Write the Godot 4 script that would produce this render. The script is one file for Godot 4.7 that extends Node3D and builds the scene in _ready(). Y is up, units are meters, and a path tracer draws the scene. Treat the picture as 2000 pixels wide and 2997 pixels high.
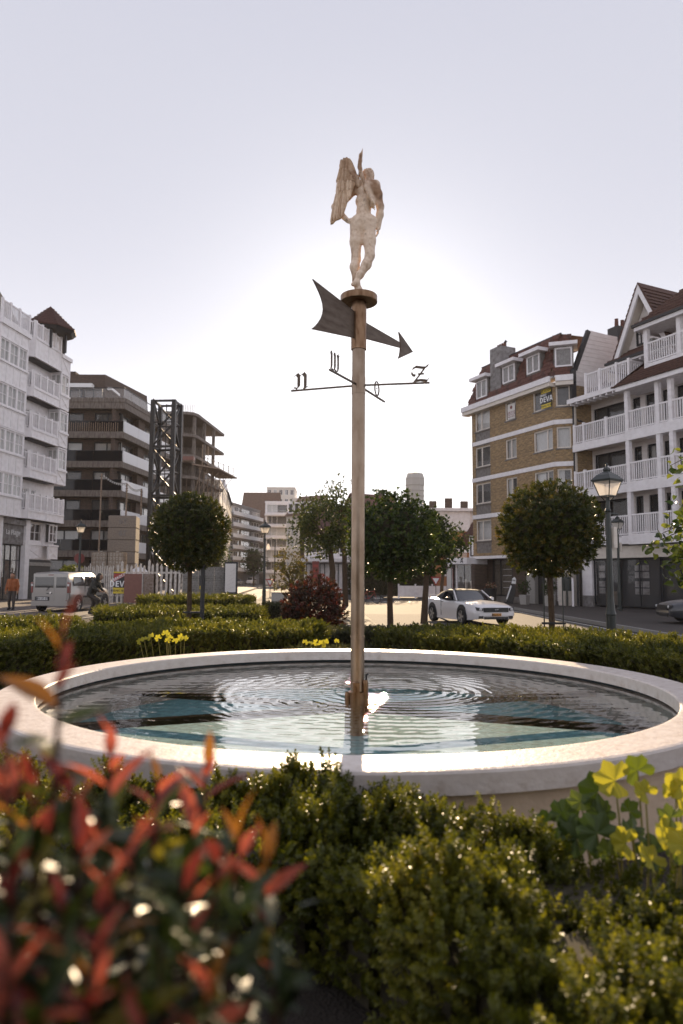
extends Node3D

# ---------------------------------------------------------------- state
var M := {}                      # materials
var FR := Transform3D.IDENTITY   # frame in which parts are laid out
var TH: Node3D                   # thing under construction
var counts := {}
var unit_box := BoxMesh.new()
var unit_cyl := CylinderMesh.new()
var rng := RandomNumberGenerator.new()
var nz := FastNoiseLite.new()

# ---------------------------------------------------------------- mesh builder
class MB:
	var v := PackedVector3Array()
	var n := PackedVector3Array()
	var c := PackedColorArray()
	var ix := PackedInt32Array()
	var col := Color(1, 1, 1)
	var tinted := false
	func pt(p: Vector3, nn: Vector3) -> int:
		v.append(p)
		n.append(nn)
		c.append(col)
		return v.size() - 1
	func tri(a: Vector3, b: Vector3, d: Vector3) -> void:      # counter-clockwise seen from outside
		var nn := (b - a).cross(d - a).normalized()
		var i := v.size()
		pt(a, nn)
		pt(b, nn)
		pt(d, nn)
		ix.append(i)
		ix.append(i + 2)
		ix.append(i + 1)
	func quad(a: Vector3, b: Vector3, d: Vector3, e: Vector3) -> void:
		tri(a, b, d)
		tri(a, d, e)
	func itri(a: int, b: int, d: int) -> void:
		ix.append(a)
		ix.append(d)
		ix.append(b)
	func hexa(p: Array) -> void:   # eight corners: 0-3 bottom ccw from above, 4-7 top
		quad(p[3], p[2], p[1], p[0])
		quad(p[4], p[5], p[6], p[7])
		for i in 4:
			var j := (i + 1) % 4
			quad(p[i], p[j], p[j + 4], p[i + 4])
	func box(ce: Vector3, s: Vector3, b := Basis.IDENTITY) -> void:
		var h := s * 0.5
		var p := []
		for y in [-1, 1]:
			for q in [[-1, 1], [1, 1], [1, -1], [-1, -1]]:
				p.append(ce + b * Vector3(q[0] * h.x, y * h.y, q[1] * h.z))
		hexa(p)
	func b3(x0: float, x1: float, y0: float, y1: float, z0: float, z1: float) -> void:
		box(Vector3((x0 + x1) / 2, (y0 + y1) / 2, (z0 + z1) / 2), Vector3(absf(x1 - x0), absf(y1 - y0), absf(z1 - z0)))
	func bar(a: Vector3, b: Vector3, w: float, d := -1.0) -> void:
		if d < 0.0:
			d = w
		var z := (b - a)
		var l := z.length()
		if l < 1e-5:
			return
		z /= l
		var x := Vector3.UP.cross(z)
		if x.length() < 0.01:
			x = Vector3.RIGHT
		x = x.normalized()
		box((a + b) / 2, Vector3(w, d, l), Basis(x, z.cross(x), z))
	func tube(pts: Array, rr: Array, sides := 8, caps := true) -> void:
		var prev := Vector3.ZERO
		var rings := []
		var k := pts.size()
		for i in k:
			var t: Vector3 = (pts[mini(i + 1, k - 1)] - pts[maxi(i - 1, 0)]).normalized()
			var x := prev - t * prev.dot(t)
			if x.length() < 0.05:
				x = Vector3.UP.cross(t)
				if x.length() < 0.05:
					x = Vector3.RIGHT.cross(t)
			x = x.normalized()
			prev = x
			var y := t.cross(x)
			var ring := []
			for s in sides:
				var a := TAU * s / sides
				var nn := x * cos(a) + y * sin(a)
				ring.append(pt(pts[i] + nn * rr[mini(i, rr.size() - 1)], nn))
			rings.append(ring)
		for i in k - 1:
			for s in sides:
				var u := (s + 1) % sides
				itri(rings[i][s], rings[i][u], rings[i + 1][u])
				itri(rings[i][s], rings[i + 1][u], rings[i + 1][s])
		if caps:
			for e in [0, k - 1]:
				for s in range(1, sides - 1):
					var q := [v[rings[e][0]], v[rings[e][s]], v[rings[e][s + 1]]]
					if e == 0:
						tri(q[0], q[2], q[1])
					else:
						tri(q[0], q[1], q[2])
	func lathe(prof: Array, seg: int, ce := Vector3.ZERO, smooth := true, squash := Vector2.ONE) -> void:   # (r, y) going up
		for i in prof.size() - 1:
			var p: Vector2 = prof[i]
			var q: Vector2 = prof[i + 1]
			var sl := Vector2(q.y - p.y, p.x - q.x).normalized()
			var base := v.size()
			for s in seg + (1 if smooth else 0):
				var a := TAU * s / seg
				if smooth:
					var nn := Vector3(cos(a) * sl.x, sl.y, -sin(a) * sl.x)
					pt(ce + Vector3(cos(a) * p.x * squash.x, p.y, -sin(a) * p.x * squash.y), nn)
					pt(ce + Vector3(cos(a) * q.x * squash.x, q.y, -sin(a) * q.x * squash.y), nn)
				else:
					var b := TAU * (s + 1) / seg
					var A := ce + Vector3(cos(a) * p.x, p.y, -sin(a) * p.x)
					var B := ce + Vector3(cos(b) * p.x, p.y, -sin(b) * p.x)
					var C := ce + Vector3(cos(b) * q.x, q.y, -sin(b) * q.x)
					var D := ce + Vector3(cos(a) * q.x, q.y, -sin(a) * q.x)
					if p.x > 1e-5:
						tri(A, B, C)
					if q.x > 1e-5:
						tri(A, C, D)
			if smooth:
				for s in seg:
					var o := base + s * 2
					itri(o, o + 2, o + 3)
					itri(o, o + 3, o + 1)
	func prism(poly: PackedVector2Array, z0: float, z1: float, x := Transform3D.IDENTITY) -> void:   # polygon in xy, extruded in z
		var pl := poly
		if Geometry2D.is_polygon_clockwise(pl):
			pl = poly.duplicate()
			pl.reverse()
		var t := Geometry2D.triangulate_polygon(pl)
		for i in range(0, t.size(), 3):
			var q := [pl[t[i]], pl[t[i + 1]], pl[t[i + 2]]]
			if (q[1] - q[0]).cross(q[2] - q[0]) < 0:
				q = [q[0], q[2], q[1]]
			tri(x * Vector3(q[0].x, q[0].y, z1), x * Vector3(q[1].x, q[1].y, z1), x * Vector3(q[2].x, q[2].y, z1))
			tri(x * Vector3(q[0].x, q[0].y, z0), x * Vector3(q[2].x, q[2].y, z0), x * Vector3(q[1].x, q[1].y, z0))
		for i in pl.size():
			var a := pl[i]
			var b := pl[(i + 1) % pl.size()]
			quad(x * Vector3(a.x, a.y, z0), x * Vector3(b.x, b.y, z0), x * Vector3(b.x, b.y, z1), x * Vector3(a.x, a.y, z1))
	func grid(nu: int, nv: int, f: Callable, wrap := false) -> void:   # smooth surface through f(i, j)
		var base := v.size()
		var P := []
		for i in nu:
			for j in nv:
				P.append(f.call(i, j))
		for i in nu:
			for j in nv:
				var i0 := (i - 1 + nu) % nu if wrap else maxi(i - 1, 0)
				var i1 := (i + 1) % nu if wrap else mini(i + 1, nu - 1)
				var du: Vector3 = P[i1 * nv + j] - P[i0 * nv + j]
				var dv: Vector3 = P[i * nv + mini(j + 1, nv - 1)] - P[i * nv + maxi(j - 1, 0)]
				pt(P[i * nv + j], du.cross(dv).normalized())
		for i in (nu if wrap else nu - 1):
			for j in nv - 1:
				var a := base + i * nv + j
				var b := base + ((i + 1) % nu) * nv + j
				itri(a, b, b + 1)
				itri(a, b + 1, a + 1)
	func mesh() -> ArrayMesh:
		var m := ArrayMesh.new()
		var a := []
		a.resize(Mesh.ARRAY_MAX)
		a[Mesh.ARRAY_VERTEX] = v
		a[Mesh.ARRAY_NORMAL] = n
		if tinted:
			a[Mesh.ARRAY_COLOR] = c
		a[Mesh.ARRAY_INDEX] = ix
		m.add_surface_from_arrays(Mesh.PRIMITIVE_TRIANGLES, a)
		return m

# ---------------------------------------------------------------- scene helpers
func numbered(nm: String) -> String:
	counts[nm] = counts.get(nm, -1) + 1
	return nm if counts[nm] == 0 else "%s_%03d" % [nm, counts[nm]]

func thing(nm: String, label: String, cat: String, at := Vector3.ZERO, group := "", turn := 0.0) -> Node3D:
	var o := Node3D.new()
	o.name = numbered(nm)
	add_child(o, true)
	o.position = at
	o.rotation.y = turn
	o.set_meta("label", label)
	o.set_meta("category", cat)
	if group:
		o.set_meta("group", group)
	TH = o
	FR = o.transform
	return o

func frame(p: Vector3, ax: Vector3) -> void:     # local x along ax (level), y up, z outwards
	ax = ax.normalized()
	FR = Transform3D(Basis(ax, Vector3.UP, ax.cross(Vector3.UP)), p)

func local(x: Transform3D, par: Node3D) -> Transform3D:
	var t := Transform3D.IDENTITY
	var q := par
	while q != self and q != null:
		t = q.transform * t
		q = q.get_parent() as Node3D
	return t.affine_inverse() * FR * x

func put(nm: String, mesh: Mesh, m: Material, par: Node3D = null, x := Transform3D.IDENTITY) -> MeshInstance3D:
	if par == null:
		par = TH
	var o := MeshInstance3D.new()
	o.name = nm
	o.mesh = mesh
	o.material_override = m
	par.add_child(o, true)
	o.transform = local(x, par)
	return o

func mb(nm: String, b: MB, m: Material, par: Node3D = null) -> MeshInstance3D:
	return put(nm, b.mesh(), m, par)

func bx(nm: String, m: Material, x0: float, x1: float, y0: float, y1: float, z0: float, z1: float, par: Node3D = null) -> MeshInstance3D:
	var t := Transform3D(Basis.from_scale(Vector3(absf(x1 - x0), absf(y1 - y0), absf(z1 - z0))), Vector3((x0 + x1) / 2, (y0 + y1) / 2, (z0 + z1) / 2))
	return put(nm, unit_box, m, par, t)

func kind(o: Node, k: String) -> Node:
	o.set_meta("kind", k)
	return o

func setting(nm: String, b: MB, m: Material) -> MeshInstance3D:
	FR = Transform3D.IDENTITY
	var o := put(nm, b.mesh(), m, self)
	o.name = nm
	o.set_meta("kind", "structure")
	return o

func text(nm: String, s: String, m: Material, size: float, at: Vector3, basis: Basis, par: Node3D = null, depth := 0.01, serif := false, bold := true) -> MeshInstance3D:
	var t := TextMesh.new()
	t.text = s
	t.font_size = 64
	t.pixel_size = size / 46.0
	t.depth = depth
	t.curve_step = 4.0
	var f := SystemFont.new()
	f.font_names = PackedStringArray(["Droid Serif" if serif else "Droid Sans"])
	f.font_weight = 700 if bold else 400
	t.font = f
	return put(nm, t, m, par, Transform3D(basis, at))

# a wall in the current frame with rectangular openings [x0, x1, y0, y1]
func wall(nm: String, m: Material, x0: float, x1: float, y0: float, y1: float, zf: float, th: float, holes: Array, par: Node3D = null) -> MeshInstance3D:
	var ys := [y0, y1]
	for h in holes:
		for q in [h[2], h[3]]:
			if q > y0 + 1e-4 and q < y1 - 1e-4 and not ys.has(q):
				ys.append(q)
	ys.sort()
	var b := MB.new()
	for i in ys.size() - 1:
		var a: float = ys[i]
		var e: float = ys[i + 1]
		var mid := (a + e) / 2
		var cuts := []
		for h in holes:
			if h[2] < mid and h[3] > mid:
				cuts.append([maxf(h[0], x0), minf(h[1], x1)])
		cuts.sort_custom(func(p, q): return p[0] < q[0])
		var at := x0
		for cu in cuts:
			if cu[0] > at + 1e-4:
				b.b3(at, cu[0], a, e, zf - th, zf)
			at = maxf(at, cu[1])
		if at < x1 - 1e-4:
			b.b3(at, x1, a, e, zf - th, zf)
	return mb(nm, b, m, par)

# a window part with frame, pane and what hangs behind it; cols x rows of lights
func window(x0: float, x1: float, y0: float, y1: float, zf: float, o := {}) -> Node3D:
	var w := Node3D.new()
	w.name = o.get("name", "window")
	TH.add_child(w, true)
	w.transform = local(Transform3D(Basis.IDENTITY, Vector3(x0, y0, zf)), TH)
	var t: float = o.get("bar", 0.06)
	var cols: Array = o.get("cols", [0.5])
	var rows: Array = o.get("rows", [])
	var b := MB.new()
	var d := 0.06
	b.b3(x0, x1, y0, y0 + t, zf - d, zf)
	b.b3(x0, x1, y1 - t, y1, zf - d, zf)
	b.b3(x0, x0 + t, y0 + t, y1 - t, zf - d, zf)
	b.b3(x1 - t, x1, y0 + t, y1 - t, zf - d, zf)
	var thin: float = o.get("thin", t)
	for c in cols:
		var x := lerpf(x0, x1, c)
		b.b3(x - thin / 2, x + thin / 2, y0 + t, y1 - t, zf - d, zf - 0.003)
	for r in rows:
		var y := lerpf(y0, y1, r)
		b.b3(x0 + t, x1 - t, y - thin / 2.6, y + thin / 2.6, zf - d, zf - 0.006)
	mb("frame", b, o.get("frame", M.white), w)
	bx("pane", o.get("glass", M.glass), x0 + t * 0.7, x1 - t * 0.7, y0 + t * 0.7, y1 - t * 0.7, zf - 0.045, zf - 0.037, w)
	var cur: String = o.get("back", "room")
	if cur == "split":
		var q: float = o.get("share", 0.5)
		bx("curtain", M.curtain, x0 + t, lerpf(x0, x1, q), y0 + t, y1 - t, zf - 0.17, zf - 0.14, w)
		bx("room", M.room, x0, x1, y0, y1, zf - 0.30, zf - 0.24, w)
	elif cur == "blind":
		var q2: float = o.get("share", 0.5)
		bx("blind", M.curtain, x0 + t, x1 - t, lerpf(y0, y1, 1.0 - q2), y1 - t, zf - 0.15, zf - 0.13, w)
		bx("room", M.room, x0, x1, y0, y1, zf - 0.30, zf - 0.24, w)
	else:
		bx(cur, M[cur], x0, x1, y0, y1, zf - 0.26, zf - 0.2, w)
	if o.get("sill", 0.0) > 0.0:
		bx("sill", o.get("sillmat", M.stone), x0 - 0.06, x1 + 0.06, y0 - 0.09, y0 - 0.002, zf - 0.02, zf + o.sill, w)
	return w

# a railing with posts and one child per baluster, between two plan points in the current frame
func railing(a: Vector3, b: Vector3, h: float, o := {}) -> void:
	var m: Material = o.get("mat", M.white)
	var keep := FR
	var d := b - a
	var l := Vector2(d.x, d.z).length()
	FR = keep * Transform3D(Basis(Vector3(d.x / l, 0, d.z / l), Vector3.UP, Vector3(-d.z / l, 0, d.x / l)), a)
	var w: float = o.get("w", 0.045)
	bx("handrail", m, 0, l, h - 0.09, h, -0.04, 0.04)
	bx("bottom_rail", m, 0, l, 0.06, 0.13, -0.03, 0.03)
	var posts: Array = o.get("posts", [0.0, 1.0])
	for p in posts:
		var x := clampf(l * p, 0.06, l - 0.06)
		bx("post", m, x - 0.075, x + 0.075, 0.0, h + 0.09, -0.075, 0.075)
	var k := int(l / o.get("step", 0.13))
	for i in range(1, k):
		var x := l * i / k
		var near := false
		for p in posts:
			near = near or absf(clampf(l * p, 0.06, l - 0.06) - x) < 0.09
		if not near:
			bx("baluster", m, x - w / 2, x + w / 2, 0.13, h - 0.09, -w / 2, w / 2)
	FR = keep

# ---------------------------------------------------------------- materials
func lin(r: float, g: float, b: float) -> Color:
	return Color(r, g, b).linear_to_srgb()

func ntex(freq: float, lo: Color, hi: Color, seed_: int, oct := 4, type := FastNoiseLite.TYPE_SIMPLEX_SMOOTH, mid := 0.5, size := 512) -> NoiseTexture2D:
	var f := FastNoiseLite.new()
	f.noise_type = type
	f.frequency = freq
	f.seed = seed_
	f.fractal_octaves = oct
	var t := NoiseTexture2D.new()
	t.width = size
	t.height = size
	t.seamless = true
	t.noise = f
	var g := Gradient.new()
	g.offsets = PackedFloat32Array([0.0, mid, 1.0])
	g.colors = PackedColorArray([lo, lo.lerp(hi, 0.6), hi])
	t.color_ramp = g
	return t

func mat(key: String, c: Color, rough: float, o := {}) -> StandardMaterial3D:
	var m := StandardMaterial3D.new()
	m.resource_name = key
	m.albedo_color = c
	m.roughness = rough
	m.metallic = o.get("metal", 0.0)
	m.metallic_specular = o.get("spec", 0.5)
	if o.has("tex"):
		m.albedo_texture = o.tex
		m.uv1_triplanar = true
		m.uv1_world_triplanar = o.get("world", true)
		m.uv1_scale = o.get("scale", Vector3.ONE)
	if o.has("bump"):
		m.heightmap_enabled = true
		m.heightmap_texture = o.bump
		m.heightmap_scale = o.get("depth", 1.0)
		m.uv1_triplanar = true
		m.uv1_world_triplanar = o.get("world", true)
		m.uv1_scale = o.get("scale", Vector3.ONE)
	if o.has("rtex"):
		m.roughness_texture = o.rtex
		m.roughness_texture_channel = BaseMaterial3D.TEXTURE_CHANNEL_RED
	if o.has("back"):
		m.backlight_enabled = true
		m.backlight = o.back
	if o.get("tint", false):
		m.vertex_color_use_as_albedo = true
	if o.has("coat"):
		m.clearcoat_enabled = true
		m.clearcoat = o.coat
		m.clearcoat_roughness = 0.05
	if o.get("both", false):
		m.cull_mode = BaseMaterial3D.CULL_DISABLED
	if o.has("alpha"):
		m.transparency = BaseMaterial3D.TRANSPARENCY_ALPHA
		m.albedo_color.a = o.alpha
	M[key] = m
	return m

func brick_image(c1: Color, c2: Color, mortar: Color, seed_: int) -> ImageTexture:
	var im := Image.create(384, 384, false, Image.FORMAT_RGB8)
	var r := RandomNumberGenerator.new()
	r.seed = seed_
	im.fill(mortar)
	for row in 16:
		for k in range(-1, 6):
			var x := k * 64 + (32 if row % 2 else 0)
			var c := c1.lerp(c2, r.randf()) * r.randf_range(0.8, 1.1)
			for part in [x, x + (384 if x < 0 else 0)]:
				im.fill_rect(Rect2i(part + 2, row * 24 + 2, 60, 20), c)
	for y in 384:
		for x in 384:
			var p := im.get_pixel(x, y)
			im.set_pixel(x, y, p * (0.92 + 0.16 * r.randf()))
	return ImageTexture.create_from_image(im)

func make_materials() -> void:
	var soft := ntex(0.012, Color(0.90, 0.89, 0.885), Color(1, 1, 1), 3, 5)
	var fine := ntex(0.06, Color(0.72, 0.72, 0.72), Color(1, 1, 1), 5, 4)
	var grime := ntex(0.018, Color(0.5, 0.47, 0.44), Color(1, 1, 1), 9, 6, FastNoiseLite.TYPE_SIMPLEX_SMOOTH, 0.38)
	var rust := ntex(0.02, Color(0.55, 0.44, 0.36), Color(1.0, 0.98, 0.95), 15, 6, FastNoiseLite.TYPE_PERLIN, 0.4)
	var stain := ntex(0.016, Color(0.20, 0.13, 0.09), Color(1, 1, 1), 21, 6, FastNoiseLite.TYPE_SIMPLEX_SMOOTH, 0.42)
	var hgt := ntex(0.05, Color.BLACK, Color.WHITE, 31, 5)
	var cob := ntex(0.045, Color(0.45, 0.44, 0.43), Color(1, 1, 1), 33, 2, FastNoiseLite.TYPE_CELLULAR)
	var streak := grime
	var yb := brick_image(lin(0.34, 0.225, 0.105), lin(0.25, 0.16, 0.075), lin(0.28, 0.23, 0.17), 4)
	var rb := brick_image(lin(0.095, 0.058, 0.042), lin(0.06, 0.040, 0.031), lin(0.12, 0.10, 0.087), 6)
	var V := Vector3.ONE
	mat("white", lin(0.84, 0.815, 0.825), 0.55, {"tex": soft, "scale": V * 0.35})
	mat("cream", lin(0.72, 0.66, 0.585), 0.65, {"tex": soft, "scale": V * 0.4})
	mat("whiteboard", lin(0.80, 0.755, 0.73), 0.6, {"tex": soft, "scale": Vector3(0.25, 0.6, 0.25)})
	mat("render_grey", lin(0.30, 0.29, 0.29), 0.8, {"tex": grime, "scale": V * 0.3})
	mat("concrete", lin(0.23, 0.20, 0.178), 0.85, {"tex": grime, "scale": Vector3(0.5, 0.12, 0.5), "bump": hgt, "depth": 0.6})
	mat("block", lin(0.27, 0.225, 0.185), 0.9, {"tex": fine, "scale": V * 0.3, "bump": hgt, "depth": 0.5})
	mat("stone", lin(0.45, 0.43, 0.40), 0.7, {"tex": fine, "scale": V * 0.7})
	mat("panel_grey", lin(0.24, 0.225, 0.215), 0.7, {"tex": grime, "scale": Vector3(0.8, 0.3, 0.8)})
	mat("yellow_brick", Color(1, 1, 1), 0.85, {"tex": yb, "scale": V * 0.83})
	mat("red_brick", Color(1, 1, 1), 0.85, {"tex": rb, "scale": V * 0.83})
	mat("orange_brick", lin(0.42, 0.2, 0.09), 0.85, {"tex": fine, "scale": V * 1.5})
	mat("tile", lin(0.155, 0.058, 0.04), 0.7, {"tex": grime, "scale": V * 0.6})
	mat("tile_dark", lin(0.105, 0.043, 0.031), 0.75, {"tex": grime, "scale": V * 0.6})
	mat("shingle", lin(0.115, 0.055, 0.04), 0.8, {"tex": grime, "scale": V * 0.7})
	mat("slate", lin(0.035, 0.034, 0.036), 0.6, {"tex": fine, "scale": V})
	mat("roofbrown", lin(0.19, 0.12, 0.085), 0.8, {"tex": grime, "scale": V * 0.2})
	mat("roofgrey", lin(0.2, 0.18, 0.17), 0.8, {"tex": grime, "scale": V * 0.2})
	mat("black", lin(0.012, 0.013, 0.016), 0.45)
	mat("room", lin(0.045, 0.043, 0.042), 0.7)
	mat("curtain", lin(0.60, 0.59, 0.57), 0.9, {"tex": fine, "scale": Vector3(2.5, 0.05, 2.5)})
	mat("interior", lin(0.16, 0.13, 0.10), 0.8, {"tex": grime, "scale": V * 0.5})
	mat("glass", lin(0.9, 0.9, 0.9), 0.02, {"alpha": 0.02, "spec": 0.40})
	mat("glass_dark", lin(0.5, 0.5, 0.5), 0.02, {"alpha": 0.02, "spec": 0.25})
	mat("smoked", lin(0.008, 0.009, 0.011), 0.06, {"spec": 0.4})
	mat("milk", lin(0.72, 0.72, 0.74), 0.3, {"back": lin(0.5, 0.5, 0.5)})
	mat("steel", lin(0.035, 0.034, 0.034), 0.5, {"tex": rust, "scale": V * 0.9, "metal": 0.3})
	mat("scaffold", lin(0.3, 0.24, 0.19), 0.6, {"tex": rust, "scale": V * 0.8})
	mat("iron", lin(0.022, 0.03, 0.026), 0.35, {"tex": fine, "scale": V * 3.0})
	mat("lampglass", lin(0.9, 0.84, 0.74), 0.45, {"back": lin(0.98, 0.92, 0.84), "both": true, "alpha": 0.55})
	mat("picket", lin(0.72, 0.68, 0.63), 0.7, {"tex": grime, "scale": Vector3(1.4, 0.5, 1.4)})
	mat("zinc", lin(0.36, 0.36, 0.35), 0.45, {"metal": 0.55, "tex": grime, "scale": V * 0.8})
	mat("plywood", lin(0.20, 0.085, 0.065), 0.5, {"tex": soft, "scale": V * 0.8})
	mat("sheetmetal", lin(0.25, 0.22, 0.21), 0.35, {"metal": 0.5, "tex": rust, "scale": V})
	mat("tank", lin(0.55, 0.5, 0.43), 0.45, {"tex": grime, "scale": V * 1.2, "back": lin(0.4, 0.38, 0.34)})
	mat("red", lin(0.32, 0.045, 0.035), 0.5)
	mat("darkred", lin(0.16, 0.03, 0.025), 0.5)
	mat("yellow", lin(0.62, 0.47, 0.04), 0.5)
	mat("paper", lin(0.68, 0.66, 0.63), 0.7, {"tex": soft, "scale": V * 3.0})
	mat("ink", lin(0.02, 0.02, 0.024), 0.6)
	mat("signwhite", lin(0.75, 0.75, 0.75), 0.5)
	mat("orange", lin(0.75, 0.34, 0.06), 0.5)
	mat("soil", lin(0.05, 0.037, 0.026), 0.95, {"tex": fine, "scale": V * 2.0, "bump": hgt, "depth": 3.0})
	mat("asphalt", lin(0.05, 0.048, 0.046), 0.85, {"spec": 0.35, "tex": grime, "scale": V * 0.25, "bump": hgt, "depth": 0.5})
	mat("cobble", lin(0.13, 0.12, 0.11), 0.9, {"tex": cob, "scale": V * 0.9, "bump": cob, "depth": 1.2})
	mat("paver", lin(0.17, 0.14, 0.12), 0.75, {"tex": cob, "scale": V * 0.7, "bump": cob, "depth": 0.6})
	mat("paver_dark", lin(0.062, 0.05, 0.043), 0.8, {"tex": cob, "scale": V * 0.7, "bump": cob, "depth": 0.6})
	mat("ground", lin(0.13, 0.12, 0.11), 0.8, {"tex": grime, "scale": V * 0.1})
	mat("kerbstone", lin(0.3, 0.29, 0.27), 0.8, {"tex": fine, "scale": V})
	mat("marking", lin(0.6, 0.6, 0.58), 0.6, {"tex": grime, "scale": V * 0.8})
	mat("lawn", lin(0.05, 0.085, 0.016), 0.9, {"tex": fine, "scale": V * 2.0})
	mat("rim", lin(0.66, 0.60, 0.56), 0.42, {"tex": ntex(0.02, Color(0.85, 0.82, 0.79), Color(1, 1, 1), 44, 6, FastNoiseLite.TYPE_SIMPLEX_SMOOTH, 0.35), "scale": V * 0.8, "bump": hgt, "depth": 0.25})
	mat("basinwall", lin(0.60, 0.46, 0.33), 0.75, {"tex": soft, "scale": V * 0.6, "bump": hgt, "depth": 0.35})
	mat("poolwall", lin(0.50, 0.44, 0.39), 0.6, {"tex": grime, "scale": Vector3(0.7, 1.6, 0.7)})
	mat("gutter", lin(0.012, 0.03, 0.038), 0.5, {"tex": fine, "scale": V})
	mat("poolfloor", lin(0.15, 0.33, 0.34), 0.9, {"tex": ntex(0.03, Color(0.6, 0.66, 0.66), Color(1, 1, 1), 47, 5), "scale": V * 0.5})
	mat("beam", lin(0.03, 0.026, 0.02), 1.0, {"spec": 0.0, "tex": rust, "scale": V})
	mat("pole", lin(0.34, 0.265, 0.20), 0.32, {"metal": 0.85, "tex": ntex(0.012, Color(0.74, 0.69, 0.64), Color(1, 1, 1), 51, 6, FastNoiseLite.TYPE_SIMPLEX_SMOOTH, 0.4), "scale": Vector3(1.2, 0.5, 1.2)})
	mat("copper", lin(0.30, 0.205, 0.135), 0.3, {"metal": 0.9, "tex": rust, "scale": Vector3(2.4, 0.7, 2.4)})
	mat("vane", lin(0.13, 0.105, 0.085), 0.42, {"metal": 0.6, "tex": rust, "scale": Vector3(0.9, 2.2, 0.9)})
	mat("statue", lin(0.86, 0.72, 0.585), 0.72, {"tint": true, "tex": ntex(0.02, Color(0.76, 0.68, 0.6), Color(1, 1, 1), 53, 5, FastNoiseLite.TYPE_SIMPLEX_SMOOTH, 0.3), "scale": V * 2.2, "bump": hgt, "depth": 0.4})
	mat("skin", lin(1, 1, 1), 0.75, {"tint": true})
	mat("silver", lin(0.25, 0.24, 0.23), 0.28, {"metal": 0.65, "coat": 0.8})
	mat("carwhite", lin(0.68, 0.66, 0.66), 0.3, {"coat": 0.9})
	mat("softtop", lin(0.03, 0.03, 0.033), 0.75)
	mat("carglass", lin(0.015, 0.017, 0.02), 0.03, {"spec": 0.6})
	mat("tyre", lin(0.012, 0.012, 0.012), 0.8)
	mat("alloy", lin(0.5, 0.5, 0.5), 0.3, {"metal": 0.8})
	mat("chrome", lin(0.75, 0.75, 0.75), 0.12, {"metal": 1.0})
	mat("lens", lin(0.5, 0.5, 0.5), 0.1)
	mat("taillight", lin(0.13, 0.012, 0.01), 0.15, {"coat": 0.8})
	mat("bark", lin(0.10, 0.072, 0.045), 0.9, {"tex": rust, "scale": Vector3(4, 1.2, 4), "bump": hgt, "depth": 1.2})
	mat("twig", lin(0.05, 0.035, 0.02), 0.9)
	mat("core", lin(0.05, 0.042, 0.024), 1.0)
	# foliage: colour comes with each copy
	mat("boxleaf", lin(1, 1, 1), 0.36, {"tint": true, "back": lin(0.95, 0.9, 0.35), "both": true, "spec": 0.5})
	mat("leaf", lin(1, 1, 1), 0.36, {"tint": true, "back": lin(0.95, 0.85, 0.3), "both": true})
	mat("photinia", lin(1, 1, 1), 0.3, {"tint": true, "back": lin(0.9, 0.75, 0.5), "both": true})
	mat("water", lin(0.6, 0.8, 0.8), 0.0, {"alpha": 0.0, "spec": 0.5})

# ---------------------------------------------------------------- camera, sky, sun
# clear hazy morning air: lavender overhead, paler low down, with the sun's aureole widening in the low haze
func air(to: Vector3) -> ImageTexture:
	var W := 640
	var H := 320
	var im := Image.create(W, H, false, Image.FORMAT_RGBF)
	var top := Vector3(0.29, 0.293, 0.365)
	var mid := Vector3(0.347, 0.352, 0.404)
	for r in H:
		var el := PI / 2 - PI * (r + 0.5) / H
		var y := maxf(sin(el), 0.0)
		var deg := maxf(rad_to_deg(el), 0.0)
		var base := mid.lerp(top, smoothstep(0.55, 1.0, y)) + Vector3(0.60, 0.575, 0.56) * exp(-deg / 9.0)
		var haze := exp(-deg / 6.0)
		for c in W:
			var az := TAU * (c + 0.5) / W
			var d := Vector3(sin(az) * cos(el), sin(el), -cos(az) * cos(el))
			var th := rad_to_deg(acos(clampf(d.dot(to), -1.0, 1.0)))
			var g := 0.42 * exp(-pow(th / 7.0, 1.25)) + 2.3 * exp(-th / 21.0) * haze
			var v := base + Vector3(1.0, 0.95, 0.87) * g
			im.set_pixel(c, r, Color(v.x, v.y, v.z))
	return ImageTexture.create_from_image(im)

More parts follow.
